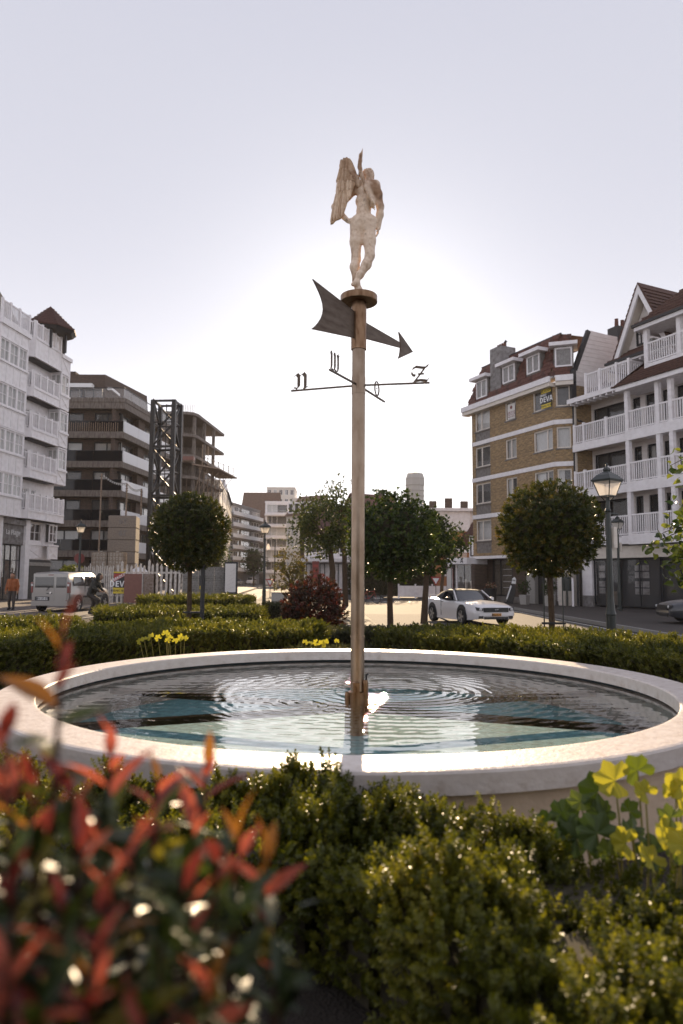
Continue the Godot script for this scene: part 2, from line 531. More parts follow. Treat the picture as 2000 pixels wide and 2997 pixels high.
func stage() -> void:
	var cam := Camera3D.new()
	cam.name = "camera"
	cam.fov = rad_to_deg(2.0 * atan(1498.5 / 2065.0))
	cam.near = 0.05
	cam.far = 3000.0
	add_child(cam)
	cam.position = Vector3(0, 1.6, 0)
	cam.basis = Basis(Vector3.RIGHT, deg_to_rad(5.353)) * Basis(Vector3.BACK, deg_to_rad(0.35))
	var at := CameraAttributesPhysical.new()
	at.frustum_focal_length = 24.8
	at.frustum_focus_distance = 12.0
	at.exposure_aperture = 1.7
	cam.attributes = at
	cam.fov = rad_to_deg(2.0 * atan(1498.5 / 2065.0))
	cam.current = true
	var env := Environment.new()
	env.background_mode = Environment.BG_SKY
	env.tonemap_mode = Environment.TONE_MAPPER_LINEAR
	env.tonemap_exposure = 1.9
	env.sdfgi_enabled = true
	env.ssao_enabled = true
	env.ssil_enabled = true
	var to := Vector3(sin(deg_to_rad(1.9)), tan(deg_to_rad(18.5)), -cos(deg_to_rad(1.9))).normalized()
	var sky := PanoramaSkyMaterial.new()
	sky.panorama = air(to)
	var s := Sky.new()
	s.sky_material = sky
	env.sky = s
	env.fog_enabled = true
	env.fog_density = 0.00022
	env.fog_light_color = Color(1.0, 0.96, 0.93)
	var we := WorldEnvironment.new()
	we.name = "air"
	we.environment = env
	add_child(we)
	var sun := DirectionalLight3D.new()
	sun.name = "sun"
	sun.light_energy = 1.6
	sun.light_color = Color(1.0, 0.88, 0.72)
	sun.light_angular_distance = 0.5
	sun.shadow_enabled = true
	add_child(sun)
	sun.look_at_from_position(Vector3.ZERO, -to, Vector3.UP)

# ---------------------------------------------------------------- ground
func sheet(poly: Array, y: float, th: float) -> MB:
	var b := MB.new()
	var p := PackedVector2Array()
	for q in poly:
		p.append(Vector2(q[0], -q[1]))
	# xy polygon extruded along z, laid flat: x -> x, y -> -z, z -> y
	b.prism(p, y - th, y, Transform3D(Basis(Vector3(1, 0, 0), Vector3(0, 0, -1), Vector3(0, 1, 0)), Vector3.ZERO))
	return b

func kerb(nm: String, pts: Array, y0: float, y1: float, w: float, closed := false) -> void:
	var b := MB.new()
	for i in (pts.size() if closed else pts.size() - 1):
		var a := Vector3(pts[i][0], (y0 + y1) / 2, pts[i][1])
		var e: Array = pts[(i + 1) % pts.size()]
		var c := Vector3(e[0], (y0 + y1) / 2, e[1])
		b.bar(a, c, w, y1 - y0)
	setting(nm, b, M.kerbstone)

func make_ground() -> void:
	setting("ground", sheet([[-320, 60], [320, 60], [320, -620], [-320, -620]], -0.208, 0.3), M.ground)
	setting("road", sheet([[-8.5, 30], [12, 30], [10.3, -10], [10.2, -43], [9.6, -60], [6, -75], [2, -120], [-20, -330], [-26, -330], [-12, -120], [-7, -60], [-8.5, -36]], -0.204, 0.002), M.asphalt)
	setting("parking_area", sheet([[1.6, -23.6], [3.4, -15.7], [5.6, -11.2], [9.6, -12], [9.6, -36], [1.2, -36]], -0.199, 0.003), M.cobble)
	var bed := [[-11, 4], [-11.5, -15], [-9.5, -29.5], [-3.5, -31], [-2.2, -26], [1.4, -23.4], [3.2, -15.5], [5.4, -11], [7, -4], [7, 4]]
	setting("garden_soil", sheet(bed, 0.0, 0.3), M.soil)
	kerb("garden_kerb", bed, -0.2, 0.03, 0.12, true)
	var plaza := [[-60, 30], [-11.1, 30], [-11.6, -15], [-9.6, -29.6], [-9.3, -58], [-14, -120], [-60, -120]]
	setting("plaza_pavement", sheet(plaza, 0.02, 0.3), M.paver)
	var side := [[10.4, 30], [60, 30], [60, -44], [15.4, -44], [9.0, -58], [10.25, -43.5], [10.35, -10]]
	setting("pavement", sheet(side, -0.07, 0.25), M.paver_dark)
	kerb("kerb", [[10.4, 30], [10.35, -10], [10.25, -43.5], [9.0, -58]], -0.21, -0.06, 0.14)
	setting("far_pavement", sheet([[9.0, -58.2], [40, -58.2], [40, -120], [3.4, -120], [6.6, -75]], -0.072, 0.25), M.paver)
	setting("lawn", sheet([[-3.4, -18.5], [-2.0, -19], [-1.9, -25.0], [-3.3, -25.5]], 0.03, 0.04), M.lawn)
	var mk := MB.new()
	for i in 5:
		var x := 1.2 + i * 0.95
		var p := PackedVector2Array([Vector2(x, 54.2), Vector2(x + 0.6, 54.2), Vector2(x + 0.3, 55.4)])
		mk.prism(p, -0.2, -0.196, Transform3D(Basis(Vector3(1, 0, 0), Vector3(0, 0, -1), Vector3(0, 1, 0)), Vector3.ZERO))
	setting("road_marking", mk, M.marking)
	var ln := MB.new()
	ln.b3(9.75, 9.87, -0.203, -0.197, -44, -14)
	setting("road_edge_line", ln, M.marking)
	var br := MB.new()
	for i in 7:
		var z := -62.0 - i * 0.0
		ln = br
		br.b3(-5.0 + i * 1.6, -4.2 + i * 1.6, -0.203, -0.197, -66.5, -63.5)
	setting("crossing_stripes", br, M.marking)

# ---------------------------------------------------------------- fountain
const FC := Vector3(0.14, 0.0, -7.0)
const WATER := 0.42

func ripple(x: float, z: float) -> float:
	var h := 0.0
	var d1 := Vector2(x - 0.62, z + 7.55).length()
	h += 0.0042 * sin(d1 * 46.0) * exp(-d1 * 0.9) * smoothstep(0.0, 0.35, d1)
	h += 0.0030 * nz.get_noise_2d(x * 900.0, z * 900.0) * exp(-d1 * d1 * 9.0) * 0.5
	var d2 := Vector2(x + 0.35, z + 6.85).length()
	h += 0.0018 * sin(d2 * 58.0 + 1.0) * exp(-d2 * 1.1)
	h += 0.0011 * nz.get_noise_2d(x * 70.0, z * 240.0) + 0.0016 * nz.get_noise_2d(x * 26.0 + 50.0, z * 60.0)
	h += 0.0006 * sin(z * 31.0 + 2.0 * nz.get_noise_2d(x * 20.0, z * 30.0) + x * 3.0)
	return h

func make_fountain() -> void:
	thing("fountain_basin", "large round cream stone fountain basin full of water ringed by hedges", "fountain", FC)
	var b := MB.new()
	b.lathe([Vector2(2.86, 0.48), Vector2(2.86, 0.585), Vector2(2.87, 0.597), Vector2(2.89, 0.60), Vector2(3.19, 0.60), Vector2(3.212, 0.595), Vector2(3.22, 0.58), Vector2(3.22, 0.47)], 160)
	var bb := MB.new()
	bb.lathe([Vector2(3.22, 0.47), Vector2(2.86, 0.48)], 160)
	b.v.append_array(bb.v)
	b.n.append_array(bb.n)
	b.c.append_array(bb.c)
	var off := b.v.size() - bb.v.size()
	for i in bb.ix:
		b.ix.append(i + off)
	mb("rim", b, M.rim)
	var w := MB.new()
	w.lathe([Vector2(3.16, -0.3), Vector2(3.16, 0.468)], 160)
	mb("outer_wall", w, M.basinwall)
	var g := MB.new()
	g.lathe([Vector2(2.97, 0.478), Vector2(2.97, 0.435)], 160)
	mb("overflow_groove", g, M.gutter)
	var iw := MB.new()
	iw.lathe([Vector2(2.97, 0.435), Vector2(2.88, 0.432), Vector2(2.88, 0.0)], 160)
	mb("inner_wall", iw, M.poolwall)
	var f := MB.new()
	f.lathe([Vector2(2.9, 0.10), Vector2(0.001, 0.10)], 96)
	mb("pool_floor", f, M.poolfloor)
	for a in [22.0, 158.0, 200.0, 340.0]:
		var q := MB.new()
		var d := Vector3(cos(deg_to_rad(a)), 0, sin(deg_to_rad(a)))
		q.bar(d * 0.12 + Vector3(0, 0.345, 0), d * 2.84 + Vector3(0, 0.345, 0), 0.09, 0.055)
		mb("underwater_beam", q, M.beam)
	# water surface with its ripples
	var wb := MB.new()
	var nn := 300
	var step := 5.76 / nn
	var id := {}
	for i in nn + 1:
		for j in nn + 1:
			var x := -2.88 + i * step
			var z := -2.88 + j * step
			if x * x + z * z > 2.93 * 2.93:
				continue
			var X := x + FC.x
			var Z := z + FC.z
			var h := ripple(X, Z)
			var nx := (ripple(X + 0.004, Z) - h) / 0.004
			var nzz := (ripple(X, Z + 0.004) - h) / 0.004
			id[i * 1000 + j] = wb.pt(Vector3(x, WATER + h, z), Vector3(-nx, 1, -nzz).normalized())
	for i in nn:
		for j in nn:
			var a: int = id.get(i * 1000 + j, -1)
			var c: int = id.get(i * 1000 + 1000 + j, -1)
			var d: int = id.get(i * 1000 + 1001 + j, -1)
			var e: int = id.get(i * 1000 + j + 1, -1)
			if a >= 0 and c >= 0 and d >= 0 and e >= 0:
				wb.itri(a, e, d)
				wb.itri(a, d, c)
	FR = Transform3D(Basis.IDENTITY, FC)
	var wa := put("water", wb.mesh(), M.water, self)
	wa.set_meta("kind", "structure")

# ---------------------------------------------------------------- weathervane
func stroke(b: MB, pts: Array, w: float, nib := 0.7) -> void:   # broad-nib pen stroke in the xy plane
	var o := Vector2(cos(nib), sin(nib)) * w / 2
	for i in pts.size() - 1:
		var p: Vector2 = pts[i]
		var q: Vector2 = pts[i + 1]
		var pl := PackedVector2Array([p - o, q - o, q + o, p + o])
		if absf((q - p).cross(o)) > 1e-6:
			b.prism(pl, -0.004 - 0.0003 * i, 0.004 + 0.0003 * i)

func arm(end: Vector3, letter: String, s0: float, s1: float) -> void:
	var c := Vector3(0.165, 3.545, -7.0)
	var d := end - c
	var l := d.length()
	FR = Transform3D(Basis(d / l, Vector3.UP, (d / l).cross(Vector3.UP)), c)
	var b := MB.new()
	b.b3(0.05, l, -0.008, 0.008, -0.009, 0.009)
	var a := mb("direction_arm", b, M.vane)
	var m := MB.new()
	var dirx := d.x < 0 and letter != "W"     # keep the letter readable from the camera's side
	if letter == "W":
		dirx = true
	FR = FR * Transform3D(Basis.IDENTITY, Vector3((s0 + s1) / 2, 0.008, 0))
	if dirx:
		FR = FR * Transform3D(Basis(Vector3.UP, PI), Vector3.ZERO)
	var V := func(x: float, y: float) -> Vector2: return Vector2(x, y)
	match letter:
		"N":
			stroke(m, [Vector2(-0.07, 0.145), Vector2(-0.04, 0.165), Vector2(-0.02, 0.14), Vector2(-0.02, 0.03), Vector2(-0.04, 0.008)], 0.04)
			stroke(m, [Vector2(-0.035, 0.01), Vector2(-0.07, 0.024), Vector2(-0.085, 0.004)], 0.018, 0.9)
			stroke(m, [Vector2(-0.02, 0.135), Vector2(0.03, 0.17), Vector2(0.052, 0.14), Vector2(0.052, 0.03), Vector2(0.04, 0.012), Vector2(0.07, 0.02)], 0.04)
		"Z":
			stroke(m, [Vector2(-0.045, 0.07), Vector2(-0.07, 0.075), Vector2(-0.085, 0.1), Vector2(-0.075, 0.14), Vector2(-0.04, 0.16), Vector2(0.02, 0.15), Vector2(0.05, 0.148), Vector2(0.085, 0.175)], 0.026, 1.2)
			stroke(m, [Vector2(0.05, 0.15), Vector2(0.0, 0.08), Vector2(-0.06, 0.004)], 0.02, 0.1)
			stroke(m, [Vector2(-0.02, 0.086), Vector2(0.04, 0.086)], 0.016, 1.5)
			stroke(m, [Vector2(-0.055, 0.015), Vector2(0.01, 0.022), Vector2(0.07, 0.012), Vector2(0.095, 0.05)], 0.028, 1.2)
		"W":
			for x in [-0.07, -0.005, 0.06]:
				stroke(m, [Vector2(x - 0.012, 0.18), Vector2(x, 0.15), Vector2(x, 0.04), Vector2(x - 0.012, 0.016)], 0.034)
			stroke(m, [Vector2(-0.075, 0.02), Vector2(-0.04, 0.006), Vector2(-0.005, 0.02), Vector2(0.03, 0.006), Vector2(0.06, 0.02)], 0.014)
			stroke(m, [Vector2(0.045, 0.175), Vector2(0.08, 0.165)], 0.02)
		"O":
			var ring := []
			for i in 25:
				var t := TAU * i / 24
				ring.append(Vector2(0.072 * cos(t), 0.085 + 0.082 * sin(t)))
			for i in 24:
				var t := TAU * (i + 0.5) / 24
				var wd := 0.010 + 0.016 * absf(cos(t))
				var p: Vector2 = ring[i]
				var q: Vector2 = ring[i + 1]
				var ce := Vector2(0, 0.085)
				m.prism(PackedVector2Array([p, q, q + (ce - q).normalized() * wd, p + (ce - p).normalized() * wd]), -0.004, 0.004)
			m.prism(PackedVector2Array([Vector2(0, 0.098), Vector2(0.008, 0.085), Vector2(0, 0.072), Vector2(-0.008, 0.085)]), -0.004, 0.004)
			m.b3(-0.003, 0.003, 0.0, 0.012, -0.003, 0.003)
	mb("direction_letter", m, M.vane, a)

func make_vane() -> void:
	thing("weathervane_post", "tall bronze weathervane post with arrow and compass letters rising from the fountain", "weathervane", Vector3(0.165, 0.1, -7.0))
	FR = Transform3D(Basis.IDENTITY, Vector3(0.165, 0, -7.0))
	var p := MB.new()
	p.lathe([Vector2(0.067, 0.1), Vector2(0.067, 3.94)], 40)
	var pole := mb("pole", p, M.pole)
	for y in [[3.455, 3.63], [1.02, 1.035], [2.31, 2.318]]:
		var c := MB.new()
		c.lathe([Vector2(0.067, y[0] - 0.001), Vector2(0.0705, y[0]), Vector2(0.0705, y[1]), Vector2(0.067, y[1] + 0.001)], 40)
		mb("collar", c, M.pole, pole)
	var s := MB.new()
	s.lathe([Vector2(0.067, 3.915), Vector2(0.078, 3.916), Vector2(0.079, 3.925), Vector2(0.079, 4.41)], 40)
	mb("sleeve", s, M.copper)
	var d := MB.new()
	d.lathe([Vector2(0.078, 4.41), Vector2(0.186, 4.41), Vector2(0.19, 4.414), Vector2(0.19, 4.476), Vector2(0.187, 4.48), Vector2(0.0, 4.48)], 56)
	mb("top_plate", d, M.copper)
	# pump housing at the water line
	var ph := MB.new()
	ph.lathe([Vector2(0.09, 0.1), Vector2(0.09, 0.50), Vector2(0.067, 0.512)], 32)
	mb("base_sleeve", ph, M.copper)
	var bx1 := MB.new()
	bx1.b3(-0.045, 0.02, 0.1, 0.60, 0.05, 0.105)
	mb("junction_box", bx1, M.copper)
	for k in [[0.075, 0.04, 0.62, 0.03], [-0.095, 0.02, 0.50, 0.028]]:
		var t := MB.new()
		t.lathe([Vector2(k[3], 0.1), Vector2(k[3], k[2] - 0.03), Vector2(k[3] * 0.8, k[2])], 16, Vector3(k[0], 0, k[1]))
		mb("water_pipe", t, M.copper)
	var h := MB.new()
	h.tube([Vector3(0.085, 0.60, 0.03), Vector3(0.085, 0.655, 0.03), Vector3(0.092, 0.672, 0.03), Vector3(0.108, 0.678, 0.03)], [0.011, 0.011, 0.01, 0.008], 8)
	mb("nozzle", h, M.black)
	# arrow: a flat plate along the wind
	var tail := Vector3(-0.341, 4.145, -6.50)
	var tip := Vector3(0.735, 4.145, -7.80)
	var ax := tip - tail
	ax.y = 0
	FR = Transform3D(Basis(ax.normalized(), Vector3.UP, ax.normalized().cross(Vector3.UP)), Vector3(0.165, 0.0, -7.0))
	var L0 := -Vector2(tail.x - 0.165, tail.z + 7.0).length()
	var L1 := Vector2(tip.x - 0.165, tip.z + 7.0).length()
	var t := MB.new()
	var poly := PackedVector2Array([Vector2(-0.06, 4.295), Vector2(L0, 4.42)])
	for i in range(1, 10):
		var a := i / 10.0
		poly.append(Vector2(L0 + 0.155 * sin(a * PI), lerpf(4.42, 3.93, a)))
	poly.append(Vector2(L0 - 0.01, 3.93))
	poly.append(Vector2(-0.06, 4.02))
	t.prism(poly, -0.006, 0.006)
	var av := mb("arrow_tail", t, M.vane)
	var u := MB.new()
	u.prism(PackedVector2Array([Vector2(0.05, 4.24), Vector2(0.05, 4.055), Vector2(L1 - 0.26, 4.125), Vector2(L1 - 0.26, 4.19)]), -0.006, 0.006)
	mb("arrow_shaft", u, M.vane)
	var e := MB.new()
	var hd := PackedVector2Array([Vector2(L1, 4.145), Vector2(L1 - 0.275, 4.30)])
	for i in range(1, 6):
		var a := i / 6.0
		hd.append(Vector2(L1 - 0.275 + 0.03 * sin(a * PI), lerpf(4.30, 3.995, a)))
	hd.append(Vector2(L1 - 0.285, 3.995))
	e.prism(hd, -0.008, 0.008)
	mb("arrow_head", e, M.vane)
	arm(Vector3(-0.533, 3.545, -7.226), "N", 0.54, 0.72)
	arm(Vector3(0.871, 3.545, -6.884), "Z", 0.53, 0.71)
	arm(Vector3(-0.121, 3.545, -6.46), "W", 0.42, 0.58)
	arm(Vector3(0.469, 3.545, -7.661), "O", 0.42, 0.58)

# ---------------------------------------------------------------- bodies from a distance field
# bones: [a, ra, b, rb]; tint: Callable(pos) -> Color
func body_mesh(bones: Array, cell: float, k: float, tint: Callable, out: MB = null) -> MB:
	if out == null:
		out = MB.new()
	out.tinted = true
	var lo := Vector3.ONE * 1e9
	var hi := -lo
	for q in bones:
		for e in [[q[0], q[1]], [q[2], q[3]]]:
			lo = lo.min(e[0] - Vector3.ONE * (e[1] + k + cell * 2))
			hi = hi.max(e[0] + Vector3.ONE * (e[1] + k + cell * 2))
	var dim := Vector3i(((hi - lo) / cell).ceil()) + Vector3i.ONE
	var f := PackedFloat32Array()
	f.resize(dim.x * dim.y * dim.z)
	f.fill(1.0)
	var sy := dim.x
	var sz := dim.x * dim.y
	for q in bones:
		var a: Vector3 = q[0]
		var b: Vector3 = q[2]
		var ra: float = q[1]
		var rb: float = q[3]
		var m := k + cell * 2.5
		var l0 := Vector3i(((a - Vector3.ONE * (ra + m)).min(b - Vector3.ONE * (rb + m)) - lo) / cell).clamp(Vector3i.ZERO, dim - Vector3i.ONE)
		var l1 := Vector3i(((a + Vector3.ONE * (ra + m)).max(b + Vector3.ONE * (rb + m)) - lo) / cell).clamp(Vector3i.ZERO, dim - Vector3i.ONE)
		var ab := b - a
		var il := 1.0 / maxf(ab.length_squared(), 1e-9)
		for z in range(l0.z, l1.z + 1):
			for y in range(l0.y, l1.y + 1):
				for x in range(l0.x, l1.x + 1):
					var p := lo + Vector3(x, y, z) * cell
					var t := clampf((p - a).dot(ab) * il, 0.0, 1.0)
					var d := p.distance_to(a + ab * t) - lerpf(ra, rb, t)
					var i := x + y * sy + z * sz
					var g := f[i]
					var h := maxf(k - absf(d - g), 0.0) / k
					f[i] = minf(d, g) - h * h * k * 0.25
	var at := {}
	for z in dim.z - 1:
		for y in dim.y - 1:
			for x in dim.x - 1:
				var i := x + y * sy + z * sz
				var mask := 0
				if f[i] < 0: mask |= 1
				if f[i + 1] < 0: mask |= 2
				if f[i + sy] < 0: mask |= 4
				if f[i + sy + 1] < 0: mask |= 8
				if f[i + sz] < 0: mask |= 16
				if f[i + sz + 1] < 0: mask |= 32
				if f[i + sz + sy] < 0: mask |= 64
				if f[i + sz + sy + 1] < 0: mask |= 128
				if mask == 0 or mask == 255:
					continue
				var s := Vector3.ZERO
				var c := 0
				for e in [[0, 1], [2, 3], [4, 5], [6, 7], [0, 2], [1, 3], [4, 6], [5, 7], [0, 4], [1, 5], [2, 6], [3, 7]]:
					var ia: int = i + (e[0] & 1) + ((e[0] >> 1) & 1) * sy + ((e[0] >> 2) & 1) * sz
					var ib: int = i + (e[1] & 1) + ((e[1] >> 1) & 1) * sy + ((e[1] >> 2) & 1) * sz
					if (f[ia] < 0) != (f[ib] < 0):
						var t := f[ia] / (f[ia] - f[ib])
						var pa := Vector3(e[0] & 1, (e[0] >> 1) & 1, (e[0] >> 2) & 1)
						var pb := Vector3(e[1] & 1, (e[1] >> 1) & 1, (e[1] >> 2) & 1)
						s += pa.lerp(pb, t)
						c += 1
				s /= c
				var gx := (f[i + 1] + f[i + sy + 1] + f[i + sz + 1] + f[i + sz + sy + 1]) - (f[i] + f[i + sy] + f[i + sz] + f[i + sz + sy])
				var gy := (f[i + sy] + f[i + sy + 1] + f[i + sz + sy] + f[i + sz + sy + 1]) - (f[i] + f[i + 1] + f[i + sz] + f[i + sz + 1])
				var gz := (f[i + sz] + f[i + sz + 1] + f[i + sz + sy] + f[i + sz + sy + 1]) - (f[i] + f[i + 1] + f[i + sy] + f[i + sy + 1])
				var p := lo + (Vector3(x, y, z) + s) * cell
				out.col = tint.call(p)
				at[i] = out.pt(p, Vector3(gx, gy, gz).normalized())
	for z in range(1, dim.z - 1):
		for y in range(1, dim.y - 1):
			for x in range(1, dim.x - 1):
				var i := x + y * sy + z * sz
				var inside := f[i] < 0
				for e in [[1, sy, sz], [sy, sz, 1], [sz, 1, sy]]:
					if (f[i + e[0]] < 0) == inside:
						continue
					var q := [at.get(i - e[1] - e[2], -1), at.get(i - e[2], -1), at.get(i, -1), at.get(i - e[1], -1)]
					if q.has(-1):
						continue
					if inside:
						out.itri(q[0], q[1], q[2])
						out.itri(q[0], q[2], q[3])
					else:
						out.itri(q[0], q[2], q[1])
						out.itri(q[0], q[3], q[2])
	return out

func chain(bones: Array, pts: Array, rr: Array) -> void:
	for i in pts.size() - 1:
		bones.append([pts[i], rr[i], pts[i + 1], rr[i + 1]])

# a hand: palm and five fingers from the wrist along d, palm facing nrm
func hand_bones(w: Vector3, d: Vector3, nrm: Vector3, s: float, curl: float, right: bool) -> Array:
	var b := []
	d = d.normalized()
	var side := d.cross(nrm).normalized() * (1.0 if right else -1.0)
	for i in 4:
		var o := side * (i - 1.5) * 0.021 * s
		var k := w + d * 0.085 * s + o
		b.append([w + o * 0.6, 0.013 * s, k, 0.0115 * s])
		var l: float = [0.068, 0.078, 0.072, 0.056][i] * s
		var a := (d * cos(curl) + nrm * sin(curl)).normalized()
		var c := (d * cos(curl * 2.2) + nrm * sin(curl * 2.2)).normalized()
		b.append([k, 0.0095 * s, k + a * l * 0.5, 0.0088 * s])
		b.append([k + a * l * 0.5, 0.0088 * s, k + a * l * 0.5 + c * l * 0.5, 0.0075 * s])
	var t0 := w + d * 0.025 * s - side * 0.03 * s
	var t1 := t0 + (d * 0.6 - side * 0.6 + nrm * 0.4).normalized() * 0.04 * s
	b.append([w, 0.014 * s, t0, 0.012 * s])
	b.append([t0, 0.012 * s, t1, 0.0105 * s])
	b.append([t1, 0.0105 * s, t1 + (d + nrm * 0.4).normalized() * 0.032 * s, 0.0085 * s])
	return b

func statue_tint(p: Vector3) -> Color:
	# brown weathering crust: copied from the photograph (upper back, head, wing tops, ankles)
	var n1 := nz.get_noise_3d(p.x * 260, p.y * 150, p.z * 260)
	var n2 := nz.get_noise_3d(p.x * 900 + 40, p.y * 420, p.z * 900)
	var up := 0.55 * smoothstep(0.78, 1.15, p.y)
	var m := smoothstep(0.10, 0.42, up * 0.42 + n1 * 0.5 + n2 * 0.28)
	var c := Color(1, 1, 1).lerp(Color(0.42, 0.31, 0.23), m)
	return c.lerp(Color(0.16, 0.11, 0.08), smoothstep(0.42, 0.7, n2 + up * 0.3 - 0.08))

func make_statue() -> void:
	thing("angel_statue", "weathered stone statue of a winged nude youth standing atop the post", "statue", Vector3(0.165, 4.48, -7.0))
	var b := []
	var V := func(x: float, y: float, z: float) -> Vector3: return Vector3(x, y, z)
	# head, neck, trunk
	chain(b, [Vector3(0.092, 1.335, -0.035), Vector3(0.094, 1.30, -0.02), Vector3(0.092, 1.235, 0.0)], [0.056, 0.052, 0.036])
	chain(b, [Vector3(0.0, 1.195, -0.005), Vector3(0.165, 1.20, -0.005)], [0.05, 0.05])
	chain(b, [Vector3(0.03, 1.13, 0.0), Vector3(0.13, 1.13, 0.0)], [0.068, 0.068])
	chain(b, [Vector3(0.085, 1.16, 0.005), Vector3(0.065, 1.02, 0.0), Vector3(0.045, 0.92, 0.0), Vector3(0.045, 0.84, 0.0)], [0.075, 0.075, 0.068, 0.078])
	chain(b, [Vector3(0.02, 1.02, 0.0), Vector3(0.11, 1.02, 0.0)], [0.06, 0.06])
	chain(b, [Vector3(-0.02, 0.80, 0.0), Vector3(0.115, 0.80, 0.0)], [0.066, 0.07])
	chain(b, [Vector3(-0.022, 0.775, 0.028), Vector3(-0.018, 0.74, 0.025)], [0.056, 0.05])
	chain(b, [Vector3(0.09, 0.78, 0.03), Vector3(0.09, 0.74, 0.027)], [0.062, 0.054])
	# standing leg (far) and crossed leg (near)
	chain(b, [Vector3(-0.03, 0.74, 0.0), Vector3(-0.034, 0.58, 0.0), Vector3(-0.03, 0.40, -0.015), Vector3(-0.045, 0.31, 0.005), Vector3(-0.03, 0.17, -0.02), Vector3(-0.012, 0.06, -0.03)], [0.066, 0.06, 0.045, 0.047, 0.034, 0.026])
	chain(b, [Vector3(-0.012, 0.035, -0.01), Vector3(0.0, 0.025, -0.14)], [0.03, 0.02])
	chain(b, [Vector3(0.10, 0.74, 0.0), Vector3(0.105, 0.58, 0.02), Vector3(0.11, 0.41, 0.05), Vector3(0.075, 0.31, 0.06), Vector3(0.01, 0.20, 0.065), Vector3(-0.022, 0.14, 0.068)], [0.072, 0.064, 0.047, 0.048, 0.036, 0.027])
	chain(b, [Vector3(-0.06, 0.095, 0.075), Vector3(-0.022, 0.11, 0.068), Vector3(0.005, 0.05, 0.045), Vector3(0.02, 0.022, 0.02)], [0.024, 0.026, 0.026, 0.02])
	# right arm hangs, left arm akimbo behind the wing
	chain(b, [Vector3(0.165, 1.195, 0.0), Vector3(0.195, 1.10, -0.005), Vector3(0.218, 0.965, 0.0), Vector3(0.215, 0.88, -0.01), Vector3(0.20, 0.745, -0.03)], [0.047, 0.043, 0.036, 0.035, 0.024])
	chain(b, [Vector3(0.0, 1.19, 0.0), Vector3(-0.13, 1.09, -0.035), Vector3(-0.25, 0.985, -0.05), Vector3(-0.20, 0.90, -0.02), Vector3(-0.115, 0.80, 0.01)], [0.047, 0.042, 0.036, 0.034, 0.024])
	var m := body_mesh(b, 0.0088, 0.028, statue_tint)
	body_mesh(hand_bones(Vector3(0.20, 0.75, -0.03), Vector3(-0.12, -1, -0.1), Vector3(-1, 0.1, 0.2), 0.72, 0.35, true), 0.0045, 0.008, statue_tint, m)
	body_mesh(hand_bones(Vector3(-0.115, 0.80, 0.01), Vector3(0.9, -0.25, 0.35), Vector3(0.3, 0, -1), 0.72, 0.4, false), 0.0045, 0.008, statue_tint, m)
	mb("body", m, M.statue)
	# curly hair cap
	var hb := []
	var r := RandomNumberGenerator.new()
	r.seed = 12
	for i in 46:
		var d := Vector3(r.randf_range(-1, 1), r.randf_range(-0.35, 1), r.randf_range(-0.5, 1)).normalized()
		var p := Vector3(0.092, 1.328, -0.03) + d * Vector3(0.054, 0.056, 0.056)
		hb.append([p, 0.013, p + Vector3(r.randf_range(-0.01, 0.01), -0.012, 0), 0.011])
	mb("hair", body_mesh(hb, 0.0055, 0.006, statue_tint), M.statue)
	# left wing: a thick curved blade with rows of feathers
	var wing := Node3D.new()
	wing.name = "wing"
	TH.add_child(wing, true)
	var W := func(x: float, y: float) -> Vector2: return Vector2((x - 763.0) * 0.00109, (1438.0 - y) * 0.00113)
	var pts := [[630, 146], [672, 154], [694, 186], [716, 240], [738, 300], [744, 350], [726, 392], [706, 430], [698, 470], [664, 520], [640, 600], [612, 690], [585, 724], [540, 742], [516, 770], [492, 778], [488, 744], [508, 660], [530, 560], [552, 386], [540, 368], [556, 310], [572, 240], [570, 215], [590, 172]]
	var poly := PackedVector2Array()
	for q in pts:
		poly.append(W.call(q[0], q[1]))
	var wb := MB.new()
	wb.tinted = true
	wb.col = Color(0.7, 0.6, 0.5)
	wb.prism(poly, 0.03, 0.062)
	put("wing_blade", wb.mesh(), M.statue, wing)
	var rows := [[[585, 250, 575, 360], [610, 250, 600, 372], [635, 255, 632, 376], [660, 260, 664, 372], [688, 280, 694, 372], [712, 300, 718, 378]],
		[[560, 380, 548, 500], [580, 372, 574, 480], [604, 372, 600, 476], [628, 370, 624, 474], [652, 370, 650, 468], [678, 370, 680, 466], [700, 370, 696, 450]],
		[[545, 500, 494, 772], [560, 476, 518, 752], [578, 474, 542, 738], [598, 470, 568, 730], [618, 470, 594, 712], [640, 468, 618, 640], [660, 464, 652, 570], [680, 460, 666, 540]],
		[[590, 165, 585, 250], [615, 152, 610, 262], [640, 150, 640, 262], [665, 158, 668, 270]]]
	var k := 0
